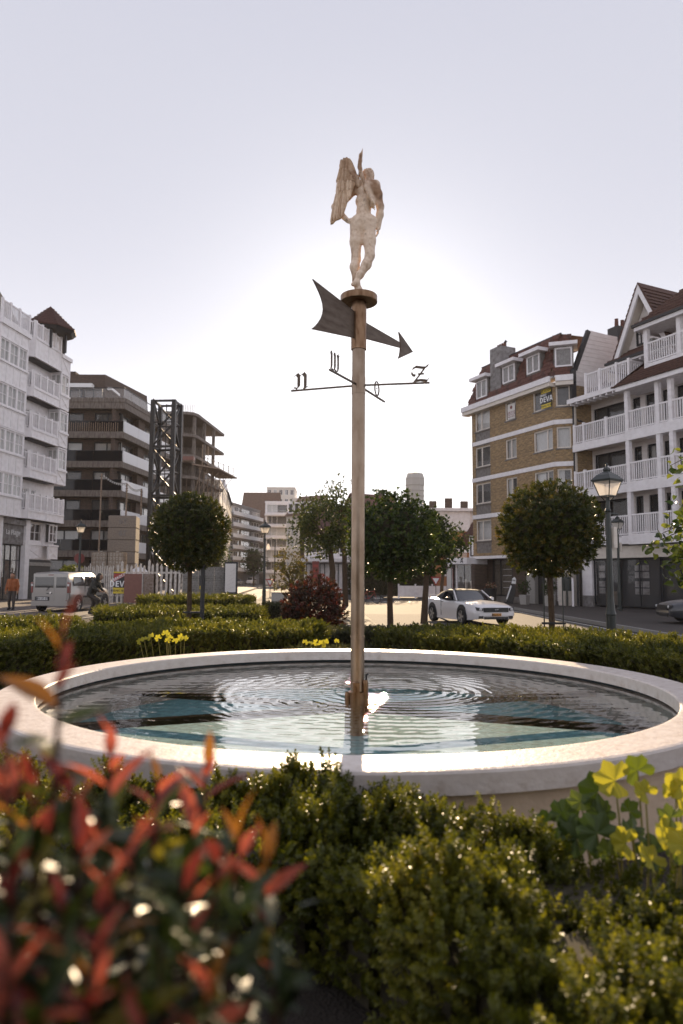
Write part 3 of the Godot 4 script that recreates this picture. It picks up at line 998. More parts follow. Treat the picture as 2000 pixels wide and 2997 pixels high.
	for row in rows:
		for q in row:
			var a: Vector2 = W.call(q[0], q[1])
			var e: Vector2 = W.call(q[2], q[3])
			var fb := MB.new()
			fb.tinted = true
			var up := k < 6 or k > 20
			fb.col = Color(0.52, 0.42, 0.33).lerp(Color(1, 0.97, 0.92), r.randf() * (0.5 if up else 1.0) + (0.0 if up else 0.25))
			var dd := (e - a)
			var l := dd.length()
			var ax := Vector3(dd.x / l, dd.y / l, 0)
			var bs := Basis(ax.cross(Vector3.BACK), ax, Vector3.BACK)
			var hw := 0.0145
			var zz := 0.058 + 0.012 * (k % 3) * 0.5
			var shape := []
			for s in [[0.0, 0.8], [0.3, 1.0], [0.75, 0.95], [0.92, 0.6], [1.0, 0.1]]:
				shape.append([s[0] * l, hw * s[1]])
			for s in shape.size() - 1:
				var y0: float = shape[s][0]
				var y1: float = shape[s + 1][0]
				var w0: float = shape[s][1]
				var w1: float = shape[s + 1][1]
				var o := Vector3(a.x, a.y, zz)
				fb.quad(o + bs * Vector3(-w0, y0, 0), o + bs * Vector3(0, y0, 0.011), o + bs * Vector3(0, y1, 0.011), o + bs * Vector3(-w1, y1, 0))
				fb.quad(o + bs * Vector3(0, y0, 0.011), o + bs * Vector3(w0, y0, 0), o + bs * Vector3(w1, y1, 0), o + bs * Vector3(0, y1, 0.011))
				fb.quad(o + bs * Vector3(w0, y0, 0), o + bs * Vector3(w0, y0, -0.02), o + bs * Vector3(w1, y1, -0.02), o + bs * Vector3(w1, y1, 0))
				fb.quad(o + bs * Vector3(-w0, y0, -0.02), o + bs * Vector3(-w0, y0, 0), o + bs * Vector3(-w1, y1, 0), o + bs * Vector3(-w1, y1, -0.02))
			put("feather", fb.mesh(), M.statue, wing)
			k += 1
	# wing root on the back
	var rb := []
	chain(rb, [Vector3(-0.01, 1.17, 0.045), Vector3(-0.035, 1.24, 0.06), Vector3(-0.09, 1.32, 0.05)], [0.035, 0.03, 0.03])
	# right wing, turned edge-on: a thin deep blade along a curve
	var cv := [[792, 104, 6], [770, 170, 22], [764, 230, 24], [772, 300, 22], [796, 385, 20], [818, 470, 20], [850, 545, 20], [885, 605, 16], [914, 644, 5]]
	var cb := []
	for i in cv.size() - 1:
		var a: Vector2 = W.call(cv[i][0], cv[i][1])
		var e: Vector2 = W.call(cv[i + 1][0], cv[i + 1][1])
		for zz in [0.05, 0.085, 0.12, 0.15]:
			var sh: float = 1.0 - (zz - 0.05) * 3.0
			cb.append([Vector3(a.x, a.y, zz), cv[i][2] * 0.00072 * sh, Vector3(e.x, e.y, zz), cv[i + 1][2] * 0.00072 * sh])
	var tb := body_mesh(cb, 0.0065, 0.025, statue_tint)
	body_mesh(rb, 0.008, 0.02, statue_tint, tb)
	mb("folded_wing", tb, M.statue)

# ---------------------------------------------------------------- left white apartment house
func panel(nm: String, x0: float, x1: float, y0: float, y1: float, zf: float, m: Material, cross := false, cells := 1) -> void:
	var b := MB.new()
	var t := 0.07
	b.b3(x0, x1, y0, y1, zf - 0.12, zf - 0.03)
	b.b3(x0, x1, y1 - t, y1, zf - 0.031, zf)
	b.b3(x0, x1, y0, y0 + t, zf - 0.031, zf)
	for i in cells + 1:
		var x := lerpf(x0 + t / 2, x1 - t / 2, float(i) / cells)
		b.b3(x - t / 2, x + t / 2, y0 + t, y1 - t, zf - 0.031, zf - 0.001)
	if cross:
		for s in [[y0 + t, y1 - t], [y1 - t, y0 + t]]:
			b.bar(Vector3(x0 + t, s[0], zf - 0.02), Vector3(x1 - t, s[1], zf - 0.02), 0.05, 0.05)
	mb(nm, b, m)

func white_house() -> void:
	thing("apartment_building", "white apartment house with stacked balconies and a red turret roof", "building", Vector3(-20.9, 0, -53))
	var P := Vector3(-20.9, 0, -53)
	var AX := Vector3(0.12, 0, -0.993)
	frame(P, AX)
	# body wall behind the balconies
	var holes := []
	var doors := []
	for y in [14.15, 11.3, 8.45, 5.65]:
		for w in [[-5.5, -4.75], [-4.5, -3.35], [-3.0, -2.45]]:
			holes.append([w[0], w[1], y + 0.05, y + 2.15])
			doors.append([w[0], w[1], y + 0.05, y + 2.15, w])
	holes.append([-6.7, -4.25, 0.05, 5.2])
	holes.append([-3.1, -1.4, 4.1, 5.4])
	wall("wall", M.white, -12.0, 0.0, -0.2, 18.3, -0.95, 0.3, holes)
	for d in doors:
		window(d[0], d[1], d[2], d[3], -1.0, {"name": "balcony_door", "cols": [0.5] if d[1] - d[0] > 1 else [], "bar": 0.08, "back": "room"})
	bx("side_wall", M.render_grey, -12.0, -0.05, -0.2, 18.25, -9.0, -1.26)
	# corner bay
	for t in [16.72, 13.86, 11.0]:
		window(-1.18, -0.08, t - 1.44, t, -0.01, {"cols": [0.5], "rows": [0.5], "bar": 0.07, "thin": 0.05, "back": "curtain"})
		panel("bay_panel", -1.26, 0.0, t - 2.52, t - 1.62, 0.0, M.white, true)
		bx("bay_sill", M.white, -1.32, 0.06, t - 1.60, t - 1.46, -0.9, 0.06)
		bx("bay_post", M.white, -1.26, -1.18, t - 1.46, t + 0.06, -0.1, -0.005)
		bx("bay_post", M.white, -0.08, 0.0, t - 1.46, t + 0.06, -0.1, -0.005)
		bx("bay_lintel", M.white, -1.262, 0.002, t + 0.06, t + 0.16, -0.9, 0.004)
		bx("bay_back", M.white, -1.24, -0.02, t - 2.5, t - 1.62, -0.94, -0.13)
		bx("bay_slab", M.white, -1.25, -0.01, t - 2.6, t - 2.5, -0.94, 0.0)
	panel("bay_panel", -1.26, 0.0, 16.88, 17.95, 0.0, M.white, true)
	bx("bay_back", M.white, -1.24, -0.02, 16.9, 17.95, -0.94, -0.13)
	bx("bay_cap", M.white, -1.36, 0.1, 17.96, 18.25, -1.0, 0.1)
	# the bay's flank that looks down the street
	var keep := FR
	FR = keep * Transform3D(Basis(Vector3(0, 0, 1), Vector3.UP, Vector3(-1, 0, 0)), Vector3(-1.26, 0, -0.93))
	for t in [16.72, 13.86, 11.0]:
		window(0.06, 0.86, t - 1.44, t, -0.01, {"cols": [0.5], "rows": [0.5], "bar": 0.07, "thin": 0.05, "back": "curtain"})
	FR = keep
	# first-floor corner, ground-floor window box
	window(-1.2, -0.1, 4.1, 5.4, -0.45, {"cols": [0.5], "rows": [0.5], "bar": 0.08, "thin": 0.05})
	panel("bay_panel", -1.3, 0.0, 2.86, 3.78, -0.4, M.white, true)
	panel("bay_panel", -3.6, -1.32, 2.86, 3.78, -0.9, M.white, true)
	bx("bay_sill", M.white, -1.36, 0.04, 3.80, 3.92, -0.95, -0.36)
	bx("bay_sill", M.white, -3.62, -1.37, 3.80, 3.92, -0.95, -0.86)
	window(-3.1, -1.4, 4.1, 5.4, -0.97, {"cols": [0.5], "rows": [0.5], "bar": 0.08, "thin": 0.05})
	bx("bay_wall", M.white, -1.3, 0.0, 3.93, 5.5, -0.95, -0.75)
	bx("garage_opening", M.black, -3.3, -0.02, -0.1, 2.8, -0.95, -0.93)
	bx("door_lintel", M.zinc, -3.2, -0.1, 2.35, 2.6, -0.93, -0.8)
	# balconies with a splayed end
	var lv := [[16.9, 1.42, 0.0], [14.1, 0.66, 0.0], [11.2, 0.66, 0.0], [8.4, 0.66, 0.0], [5.55, 0.62, 1.0]]
	for q in lv:
		var y: float = q[0]
		var e := -0.0 if q[2] > 0 else -1.27
		var zz := -0.06
		var b := MB.new()
		b.prism(PackedVector2Array([Vector2(-5.62, 0.95), Vector2(-4.85, -zz), Vector2(e, -zz), Vector2(e, 0.95)]), y, y + q[1], Transform3D(Basis(Vector3(1, 0, 0), Vector3(0, 0, -1), Vector3(0, 1, 0)), Vector3.ZERO))
		mb("balcony", b, M.white)
		var tr := MB.new()
		tr.b3(-4.85, e, y + q[1] - 0.1, y + q[1] + 0.02, zz, zz + 0.05)
		tr.b3(-4.85, e, y, y + 0.07, zz, zz + 0.04)
		for i in 3:
			var x := lerpf(-4.83, e - 0.02, i / 2.0)
			tr.b3(x - 0.035, x + 0.035, y + 0.07, y + q[1] - 0.1, zz, zz + 0.03)
		mb("balcony_trim", tr, M.white)
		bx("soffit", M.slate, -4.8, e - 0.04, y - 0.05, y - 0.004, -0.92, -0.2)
		var top: float = y + q[1]
		railing(Vector3(-5.6, top, -0.9), Vector3(-4.83, top, -0.13), 1.13, {"posts": [0.0, 1.0], "step": 0.21, "w": 0.05})
		if q[2] > 0:
			railing(Vector3(-4.83, top, -0.12), Vector3(0.0, top, -0.12), 1.13, {"posts": [0.0, 0.17, 0.34, 0.51, 0.68, 0.84, 1.0], "step": 0.15, "w": 0.05})
		else:
			railing(Vector3(-4.83, top, -0.12), Vector3(-1.3, top, -0.12), 1.13, {"posts": [0.0, 0.25, 0.5, 0.75, 1.0], "step": 0.155, "w": 0.05})
	# near bay: bands of panels and windows
	for t in [16.95, 14.05, 11.1, 8.3]:
		for w in [[-8.9, -7.9], [-7.85, -6.85], [-6.8, -5.85]]:
			window(w[0], w[1], t - 1.42, t, -0.01, {"cols": [0.5], "rows": [0.5], "bar": 0.07, "thin": 0.05, "back": "curtain"})
		bx("bay_sill", M.white, -9.0, -5.66, t - 1.55, t - 1.44, -0.9, 0.08)
		panel("bay_panel", -9.0, -5.72, t - 2.8, t - 1.57, 0.02, M.white, false, 4)
		bx("bay_back", M.white, -8.96, -5.76, t - 2.78, t - 1.57, -0.94, -0.11)
		for x in [-8.95, -7.875, -6.825, -5.78]:
			bx("bay_post", M.white, x - 0.06, x + 0.06, t - 1.44, t + 0.03, -0.12, 0.0)
		bx("bay_flank", M.white, -5.84, -5.74, t - 1.44, t + 0.1, -0.94, -0.13)
		bx("bay_lintel", M.white, -8.99, -5.73, t + 0.03, t + 0.12, -0.9, 0.03)
	panel("bay_panel", -9.0, -5.72, 17.07, 17.85, 0.02, M.white, false, 4)
	bx("bay_back", M.white, -8.96, -5.76, 17.07, 17.85, -0.94, -0.11)
	bx("bay_cap", M.white, -9.1, -5.62, 17.86, 18.2, -1.0, 0.12)
	railing(Vector3(-9.0, 18.2, 0.0), Vector3(-5.75, 18.2, 0.0), 1.25, {"posts": [0.0, 0.3, 0.62, 1.0], "step": 0.15, "w": 0.05})
	railing(Vector3(-5.78, 18.2, 0.0), Vector3(-5.62, 18.2, -0.85), 1.2, {"posts": [], "step": 0.2})
	# shop front with a roller shutter
	bx("pilaster", M.white, -4.17, -3.62, -0.2, 5.5, -0.94, -0.5)
	bx("pilaster", M.white, -7.4, -6.86, -0.2, 5.5, -0.94, -0.5)
	bx("plinth", M.slate, -7.42, -6.84, -0.2, 0.9, -0.6, -0.47)
	var sh := MB.new()
	for i in 11:
		sh.b3(-6.8, -4.2, 3.75 + i * 0.12, 3.75 + i * 0.12 + 0.112, -0.72, -0.66)
	sh.b3(-6.85, -4.17, 5.08, 5.42, -0.9, -0.5)
	mb("shutter", sh, M.render_grey)
	text("shop_lettering", "La Plage", M.signwhite, 0.33, Vector3(-5.45, 4.55, -0.65), Basis.IDENTITY, null, 0.01, false, false)
	window(-6.72, -4.24, 0.0, 3.72, -0.8, {"name": "shop_window", "cols": [0.28, 0.55], "rows": [0.72], "bar": 0.07, "frame": M.slate, "back": "interior"})
	# roof slope behind the parapet
	var rf := MB.new()
	rf.hexa([Vector3(-12, 18.3, -1.3), Vector3(-3.2, 18.3, -1.3), Vector3(-3.2, 18.3, -9), Vector3(-12, 18.3, -9), Vector3(-12, 23.6, -3.2), Vector3(-7.4, 23.6, -3.2), Vector3(-7.4, 23.6, -8), Vector3(-12, 23.6, -8)])
	mb("roof", rf, M.slate)
	var dm := MB.new()
	dm.b3(-8.8, -7.0, 19.5, 21.4, -3.2, -1.9)
	mb("dormer", dm, M.cream)
	# open turret
	FR = FR * Transform3D(Basis.IDENTITY, Vector3(-1.9, 0, -0.75))
	var ro := MB.new()
	ro.lathe([Vector2(1.95, 19.78), Vector2(1.95, 19.86), Vector2(1.0, 20.75), Vector2(0.0, 21.75)], 8, Vector3.ZERO, false)
	var tr2 := mb("turret_roof", ro, M.tile_dark)
	var un := MB.new()
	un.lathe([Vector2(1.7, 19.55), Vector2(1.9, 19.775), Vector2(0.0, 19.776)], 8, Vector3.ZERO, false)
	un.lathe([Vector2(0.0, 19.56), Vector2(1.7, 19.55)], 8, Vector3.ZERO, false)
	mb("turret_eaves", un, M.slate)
	for i in 9:
		var c := MB.new()
		var r0 := lerpf(1.95, 0.1, i / 9.0)
		var y0 := lerpf(19.87, 21.65, i / 9.0) if i > 4 else lerpf(19.87, 20.75, i / 4.6)
		c.lathe([Vector2(r0 + 0.02, y0), Vector2(r0 + 0.02, y0 + 0.035), Vector2(r0 - 0.02, y0 + 0.07)], 8, Vector3.ZERO, false)
		mb("shingle_course", c, M.tile_dark, tr2)
	for a in 6:
		var an := TAU * a / 6 + 0.35
		var p := Vector3(cos(an) * 1.45, 0, sin(an) * 1.15)
		bx("turret_post", M.slate, p.x - 0.09, p.x + 0.09, 18.2, 19.56, p.z - 0.09, p.z + 0.09)

# ---------------------------------------------------------------- dark brick and concrete block
func dark_block() -> void:
	thing("apartment_building", "brown brick apartment block with concrete bands and dark glass balconies", "building", Vector3(-20.71, 0, -66))
	var bands := [[18.6, 1.05], [15.33, 0.62], [12.48, 0.6], [9.71, 0.6], [6.85, 0.6], [4.02, 0.6], [1.22, 0.7]]
	var ax2 := Vector3(0.116, 0, -0.993)
	for side in 2:
		if side == 0:
			frame(Vector3(-20.71, 0, -66), Vector3.RIGHT)
		else:
			frame(Vector3(-20.71, 0, -66), ax2)
		var x0 := -9.0 if side == 0 else 0.0
		var x1 := 0.0 if side == 0 else 13.0
		var holes := []
		for i in 6:
			var yb: float = bands[i + 1][0]
			var yt: float = bands[i][0] - bands[i][1]
			var ws := [[-7.0, -4.2], [-3.15, -0.55]] if side == 0 else [[1.9, 4.4], [6.4, 9.4]]
			for w in ws:
				holes.append([w[0], w[1], yb + 0.12, yt - 0.22])
				window(w[0], w[1], yb + 0.12, yt - 0.22, -1.02, {"cols": [0.48], "bar": 0.12, "frame": M.black, "back": ["curtain", "split", "room"][(i + int(w[0] * 3) + 20) % 3] if i < 5 else "room"})
		wall("wall", M.red_brick, x0, x1 - (1.0 if side == 0 else 0.0), -0.2, 18.0, -0.95, 0.3, holes)
		for i in bands.size():
			var q: Array = bands[i]
			var yy: float = q[0]
			if side == 0:
				bx("concrete_band", M.concrete, x0, -0.02, yy - q[1], yy, -0.95, 0.0)
			else:
				bx("concrete_band", M.concrete, 0.0, x1, yy - q[1], yy, -0.95, 0.0)
			if i == 0:
				bx("concrete_ledge", M.concrete, x0, x1 + (0.06 if side == 0 else 0.0), yy - 0.42, yy - 0.02, 0.001, 0.07)
				continue
			if side == 0:
				for k in 3:
					bx("balustrade_pane", M.smoked, x0 + 0.7 + k * 2.75, x0 + 0.7 + k * 2.75 + 2.7, yy + 0.02, yy + 1.0, -0.10, -0.07)
				bx("balustrade_rail", M.black, x0 + 0.6, -0.05, yy + 1.0, yy + 1.05, -0.12, -0.05)
			elif i < 6:
				for k in 4:
					bx("balustrade_panel", M.milk, 0.08 + k * 3.2, 0.08 + k * 3.2 + 3.15, yy - 0.05, yy + 1.0, -0.06, 0.03)
				bx("window_pier", M.red_brick, 4.6, 6.2, yy, yy + 2.2, -0.94, -0.5)
		# roof terrace
		for k in (4 if side == 0 else 7):
			var a := x0 + 0.15 + k * (2.2 if side == 0 else 1.85)
			bx("terrace_pane", M.glass, a, a + (2.15 if side == 0 else 1.8), 18.62, 19.55, -0.20, -0.185)
			bx("terrace_post", M.zinc, a - 0.03, a + 0.02, 18.6, 19.58, -0.21, -0.17)
		bx("terrace_rail", M.black, x0, x1 - 0.1, 19.56, 19.63, -0.23, -0.15)
	frame(Vector3(-20.71, 0, -66), Vector3.RIGHT)
	# penthouse
	var ph := MB.new()
	ph.hexa([Vector3(-9, 18.6, -3.5), Vector3(-3.0, 18.6, -3.5), Vector3(-1.0, 18.6, -12), Vector3(-9, 18.6, -12), Vector3(-9, 21.9, -3.6), Vector3(-3.2, 21.9, -3.6), Vector3(-1.3, 21.9, -12), Vector3(-9, 21.9, -12)])
	mb("penthouse_wall", ph, M.red_brick)
	bx("penthouse_roof_box", M.red_brick, -8.8, -6.6, 21.9, 22.5, -6.5, -4.6)
	bx("awning_box", M.signwhite, -9.0, -4.2, 20.35, 20.75, -3.4, -2.7)
	bx("awning_box", M.signwhite, -2.95, -2.5, 20.35, 20.6, -9.0, -3.6)
	window(-8.8, -5.4, 18.65, 20.3, -3.42, {"cols": [0.33, 0.66], "bar": 0.08, "frame": M.black, "back": "interior"})
	window(-5.2, -3.3, 18.65, 20.3, -3.42, {"cols": [0.5], "bar": 0.08, "frame": M.black, "back": "interior"})
	bx("core", M.red_brick, -9.0, -1.1, -0.2, 18.2, -12.0, -1.35)
	# wooden lattice screen tied to one balustrade
	for k in 26:
		var x := -5.9 + k * 0.21
		bx("reed_screen_slat", M.scaffold, x, x + 0.06, 15.36, 16.25 - 0.05 * (k % 3), -0.06, -0.03)

# ---------------------------------------------------------------- brick corner house
func brick_house() -> void:
	thing("brick_building", "yellow brick apartment house with red tiled mansard roof and estate signs", "building", Vector3(10.1, 0, -54))
	var A := Vector3(10.1, 0, -54)
	var B := Vector3(13.98, 0, -45.8)
	var C := Vector3(15.1, 0, -45.42)
	var L := A.distance_to(B)
	var L2 := B.distance_to(C)
	var fl := [12.85, 10.05, 7.25, 4.45]
	var bnd := [11.78, 8.98, 6.14]
	for side in 2:
		frame(A if side == 0 else B, (B - A) if side == 0 else (C - B))
		var ln := L if side == 0 else L2
		var cols := [[0.4, 2.25, 0], [4.04, 5.26, 1], [7.06, 8.93, 2]] if side == 0 else [[0.16, 1.06, 3]]
		var holes := []
		for i in 4:
			for c in cols:
				var y0: float = fl[i] + (0.0 if c[2] == 0 else 0.12)
				var y1: float = fl[i] + 1.55
				holes.append([c[0], c[1], y0, y1])
				var bk: String = [["curtain", "room", "room", "curtain"], ["curtain", "curtain", "split", "split"], ["room", "curtain", "split", "curtain"], ["room", "curtain", "split", "curtain"]][c[2]][i]
				window(c[0], c[1], y0, y1, -0.06, {"cols": [0.42] if c[2] == 0 else ([0.5] if c[2] == 1 else ([0.7] if c[2] == 2 else [])), "bar": 0.09, "frame": M.cream, "back": bk, "sill": 0.1, "sillmat": M.panel_grey})
				if c[2] == 0:
					holes.append([c[0], c[1], y0 - 1.2 + (0.28 if i > 2 else 0.0), y0 - 0.1])
					bx("spandrel", M.panel_grey, c[0], c[1], y0 - 1.2 + (0.28 if i > 2 else 0.0), y0 - 0.1, -0.14, -0.04)
		wall("wall", M.yellow_brick, 0.0, ln, 3.32, 14.6, 0.0, 0.3, holes)
		for y in bnd:
			bx("concrete_band", M.white, -0.02 if side == 0 else 0.012, ln + (0.012 if side == 0 else 0.02), y, y + 0.3, -0.02, 0.035)
		bx("soffit", M.cream, -0.7 if side == 0 else 0.15, ln + (0.1 if side == 0 else 0.1), 14.3, 14.56, -0.2, 0.42)
		bx("fascia", M.white, -0.75 if side == 0 else 0.16, ln + (0.16 if side == 0 else 0.1), 14.57, 14.95, 0.36, 0.5)
		bx("gutter_board", M.white, -0.75 if side == 0 else 0.1, ln + 0.1, 14.86, 14.97, -0.6, 0.35)
		bx("canopy_edge", M.white, 0.0, ln, 3.1, 3.31, -1.6, 0.02)
		# mansard slope built of tiles
		var base := Vector3(0, 14.97, 0.28)
		var up := Vector3(0, 3.15, -1.05).normalized()
		var bs := Basis(Vector3.RIGHT, up, Vector3.RIGHT.cross(up))
		var dorm := [[0.9, 2.2, 15.3, 16.75], [3.9, 5.25, 15.75, 17.1], [6.55, 7.85, 15.75, 17.1]] if side == 0 else [[0.15, 1.25, 15.6, 17.0]]
		var sl := MB.new()
		var t0 := 0.0 if side == 0 else 0.0
		sl.quad(Vector3(-0.3 if side == 0 else 0.0, 14.9, 0.25), Vector3(ln + (0.0 if side == 0 else 0.1), 14.9, 0.25), Vector3(ln, 18.05, -0.8), Vector3(0.35 if side == 0 else 0.0, 18.05, -0.8))
		sl.quad(Vector3(0.35 if side == 0 else 0.0, 18.05, -0.8), Vector3(ln, 18.05, -0.8), Vector3(ln, 18.3, -5.0), Vector3(0.35 if side == 0 else 0.0, 18.3, -5.0))
		var roof := mb("roof", sl, M.tile_dark)
		var nx := int(ln / 0.31)
		for row in 10:
			for k in nx + 1:
				var x := -0.25 + (k + (0.5 if row % 2 else 0.0)) * 0.31
				var p := base + up * (0.16 + row * 0.325) + Vector3(x, 0, 0)
				if side == 1:
					p.x += 0.25
				if p.x < -0.2 + row * 0.05 and side == 0 or p.x > ln + 0.02:
					continue
				var skip := false
				for d in dorm:
					skip = skip or (p.x > d[0] - 0.12 and p.x < d[1] + 0.12 and p.y > d[2] - 0.1 and p.y < d[3] + 0.05)
				if skip:
					continue
				put("roof_tile", unit_box, M.tile if (k * 7 + row * 3) % 4 else M.tile_dark, roof, Transform3D(bs * Basis(Vector3.RIGHT, -0.07) * Basis.from_scale(Vector3(0.285, 0.35, 0.035)), p))
		for d in dorm:
			var zc: float = 0.28 - (d[2] - 14.97) * 0.333
			var dn := MB.new()
			dn.b3(d[0] - 0.08, d[1] + 0.08, d[2] - 0.1, d[3] - 0.05, zc - 1.4, zc - 0.02)
			mb("dormer", dn, M.panel_grey)
			window(d[0], d[1], d[2], d[3] - 0.1, zc + 0.05, {"cols": [0.5] if side == 0 else [], "bar": 0.1, "frame": M.white, "back": "curtain" if side == 0 else "room"})
			bx("dormer_roof", M.white, d[0] - 0.35, d[1] + 0.35, d[3] - 0.04, d[3] + 0.2, zc - 1.2, zc + 0.45)
	frame(A, B - A)
	bx("ridge_edge", M.slate, 0.3, L, 18.05, 18.13, -0.86, -0.74)
	bx("core", M.yellow_brick, 0.02, L, 3.4, 14.3, -9.0, -0.36)
	bx("core", M.yellow_brick, L, L + 1.0, 3.4, 14.3, -9.0, -1.0)
	# chimney with pots
	var ch := bx("chimney", M.render_grey, 2.5, 3.75, 15.0, 18.75, -1.3, 0.1)
	for k in 4:
		var cy := MB.new()
		cy.lathe([Vector2(0.1, 18.75), Vector2(0.08, 19.1), Vector2(0.09, 19.12)], 10, Vector3(2.75 + k * 0.25, 0, -0.5), false)
		mb("chimney_pot", cy, M.tile, ch)
	var cw := MB.new()
	cw.lathe([Vector2(0.06, 18.75), Vector2(0.06, 19.25), Vector2(0.14, 19.28), Vector2(0.0, 19.45)], 8, Vector3(3.25, 0, -0.8), false)
	mb("chimney_cowl", cw, M.iron, ch)
	# ground floor
	bx("shop_wall", M.red_brick, 3.1, 4.7, -0.2, 3.3, -1.5, -1.2)
	bx("shop_wall", M.red_brick, 0.0, 0.7, -0.2, 3.3, -1.5, -1.2)
	bx("stone_pier", M.stone, 4.75, 5.6, -0.2, 3.3, -1.5, -1.1)
	bx("notice", M.paper, 4.95, 5.25, 1.75, 2.2, -1.1, -1.08)
	bx("door_recess", M.black, 5.62, 6.4, -0.2, 3.1, -1.5, -1.4)
	window(6.45, 7.3, 0.0, 3.0, -1.3, {"name": "entrance_door", "cols": [0.6], "rows": [0.55], "bar": 0.1, "frame": M.cream, "back": "curtain"})
	window(0.75, 3.05, 0.35, 3.1, -1.25, {"name": "shop_window", "cols": [0.4], "bar": 0.08, "frame": M.black, "back": "interior"})
	bx("display_shelf", M.room, 1.75, 2.9, 0.9, 2.6, -1.5, -1.46)
	for k in 4:
		bx("shelf_board", M.curtain, 1.75, 2.9, 0.95 + k * 0.45, 1.0 + k * 0.45, -1.46, -1.42)
	bx("stone_plinth", M.panel_grey, 0.7, 4.72, -0.2, 0.33, -1.5, -1.18)
	bx("ground_floor_core", M.room, 0.0, L + 0.6, -0.2, 3.3, -9, -1.52)
	for x in [8.9]:
		bx("stone_pier", M.cream, x, x + 0.55, -0.2, 3.3, -1.5, -0.2)
	bx("stone_pier", M.render_grey, 7.35, 7.6, -0.2, 3.3, -1.5, -1.15)
	var rs := MB.new()
	for k in 21:
		rs.b3(7.6, 8.9, 0.15 + k * 0.125, 0.15 + k * 0.125 + 0.115, -1.35, -1.3)
		rs.b3(7.6, 8.9, 0.15 + k * 0.125 + 0.02, 0.15 + k * 0.125 + 0.09, -1.301, -1.285)
	mb("roller_shutter", rs, M.whiteboard)
	bx("shop_sign", M.darkred, 7.55, 8.9, 2.85, 3.2, -1.4, -1.1)
	text("sign_lettering", "DE WITT.", M.signwhite, 0.2, Vector3(8.2, 3.0, -1.09), Basis.IDENTITY)
	# estate agent boards hung in the windows
	var s1 := bx("estate_sign", M.paper, 4.45, 5.24, 13.0, 14.1, 0.05, 0.08)
	FR = FR * Transform3D(Basis.IDENTITY, Vector3(4.845, 13.0, 0.08))
	bx("sign_band", M.darkred, -0.38, 0.38, 0.28, 0.56, 0.0, 0.006, s1)
	var dot := MB.new()
	dot.lathe([Vector2(0.13, 0), Vector2(0.13, 0.006), Vector2(0, 0.006)], 20)
	put("sign_disc", dot.mesh(), M.darkred, s1, Transform3D(Basis(Vector3.RIGHT, PI / 2), Vector3(0, 0.85, 0)))
	text("sign_lettering", "TE KOOP", M.signwhite, 0.13, Vector3(0, 0.475, 0.008), Basis.IDENTITY, s1, 0.004)
	text("sign_lettering", "A VENDRE", M.signwhite, 0.11, Vector3(0, 0.345, 0.008), Basis.IDENTITY, s1, 0.004)
	text("sign_lettering", "050 61 28 83", M.darkred, 0.085, Vector3(0, 0.17, 0.004), Basis.IDENTITY, s1, 0.004)
	frame(A, B - A)
	var s2 := bx("estate_sign", M.ink, 8.0, 8.95, 13.02, 14.32, 0.06, 0.09)
	FR = FR * Transform3D(Basis.IDENTITY, Vector3(8.475, 13.02, 0.09))
	bx("sign_band", M.yellow, -0.475, 0.475, 1.02, 1.3, 0.0, 0.006, s2)
	bx("sign_band", M.yellow, -0.475, 0.475, 0.0, 0.27, 0.0, 0.006, s2)
	text("sign_lettering", "TE KOOP", M.ink, 0.17, Vector3(0, 1.16, 0.008), Basis.IDENTITY, s2, 0.004)
	text("sign_lettering", "IMMO", M.signwhite, 0.14, Vector3(-0.26, 0.90, 0.004), Basis.IDENTITY, s2, 0.004)
	text("sign_lettering", "DEVA", M.signwhite, 0.36, Vector3(0.0, 0.58, 0.004), Basis.IDENTITY, s2, 0.004)
	text("sign_lettering", "050/61.18.30", M.ink, 0.12, Vector3(0, 0.135, 0.008), Basis.IDENTITY, s2, 0.004)
	# downpipe and white boarded party wall
	frame(B, C - B)
	bx("downpipe", M.slate, L2 - 0.02, L2 + 0.14, -0.2, 14.5, -0.1, 0.08)
	bx("downpipe", M.slate, L2 - 0.02, L2 + 0.2, 14.5, 15.3, -0.3, 0.25)
	var D := Vector3(15.25, 0, -45.3)
	frame(D, Vector3(0.904, 0, -0.428))
	var pw := MB.new()
	pw.prism(PackedVector2Array([Vector2(0.0, 11.5), Vector2(0.25, 15.4), Vector2(1.5, 18.25), Vector2(5.5, 18.1), Vector2(7.5, 13.0), Vector2(7.5, 11.5)]), -0.4, -0.06)
	var pww := mb("party_wall", pw, M.whiteboard)
	for k in 22:
		var y := 11.6 + k * 0.3
		var a := 0.0 if y < 15.4 else lerpf(0.25, 1.4, (y - 15.4) / 2.7)
		var e := 7.5 if y < 13 else lerpf(7.4, 5.6, (y - 13.0) / 5.0)
		bx("wall_board", M.whiteboard, a + 0.1, e, y, y + 0.285, -0.06, -0.03 - 0.004 * (k % 2), pww)
	bx("verge", M.slate, -0.25, 0.12, 13.3, 15.4, -0.2, 0.02)
	var vg := MB.new()
	vg.bar(Vector3(0.1, 15.35, -0.1), Vector3(1.4, 18.2, -0.1), 0.2, 0.3)
	mb("verge", vg, M.slate)
	var ck := bx("chimney", M.slate, 4.0, 5.4, 17.9, 19.0, -0.9, 0.0)
	for k in 2:
		var c2 := MB.new()
		c2.lathe([Vector2(0.15, 19.0), Vector2(0.12, 19.62), Vector2(0.14, 19.65)], 10, Vector3(4.4 + k * 0.55, 0, -0.45), false)
		mb("chimney_pot", c2, M.tile, ck)

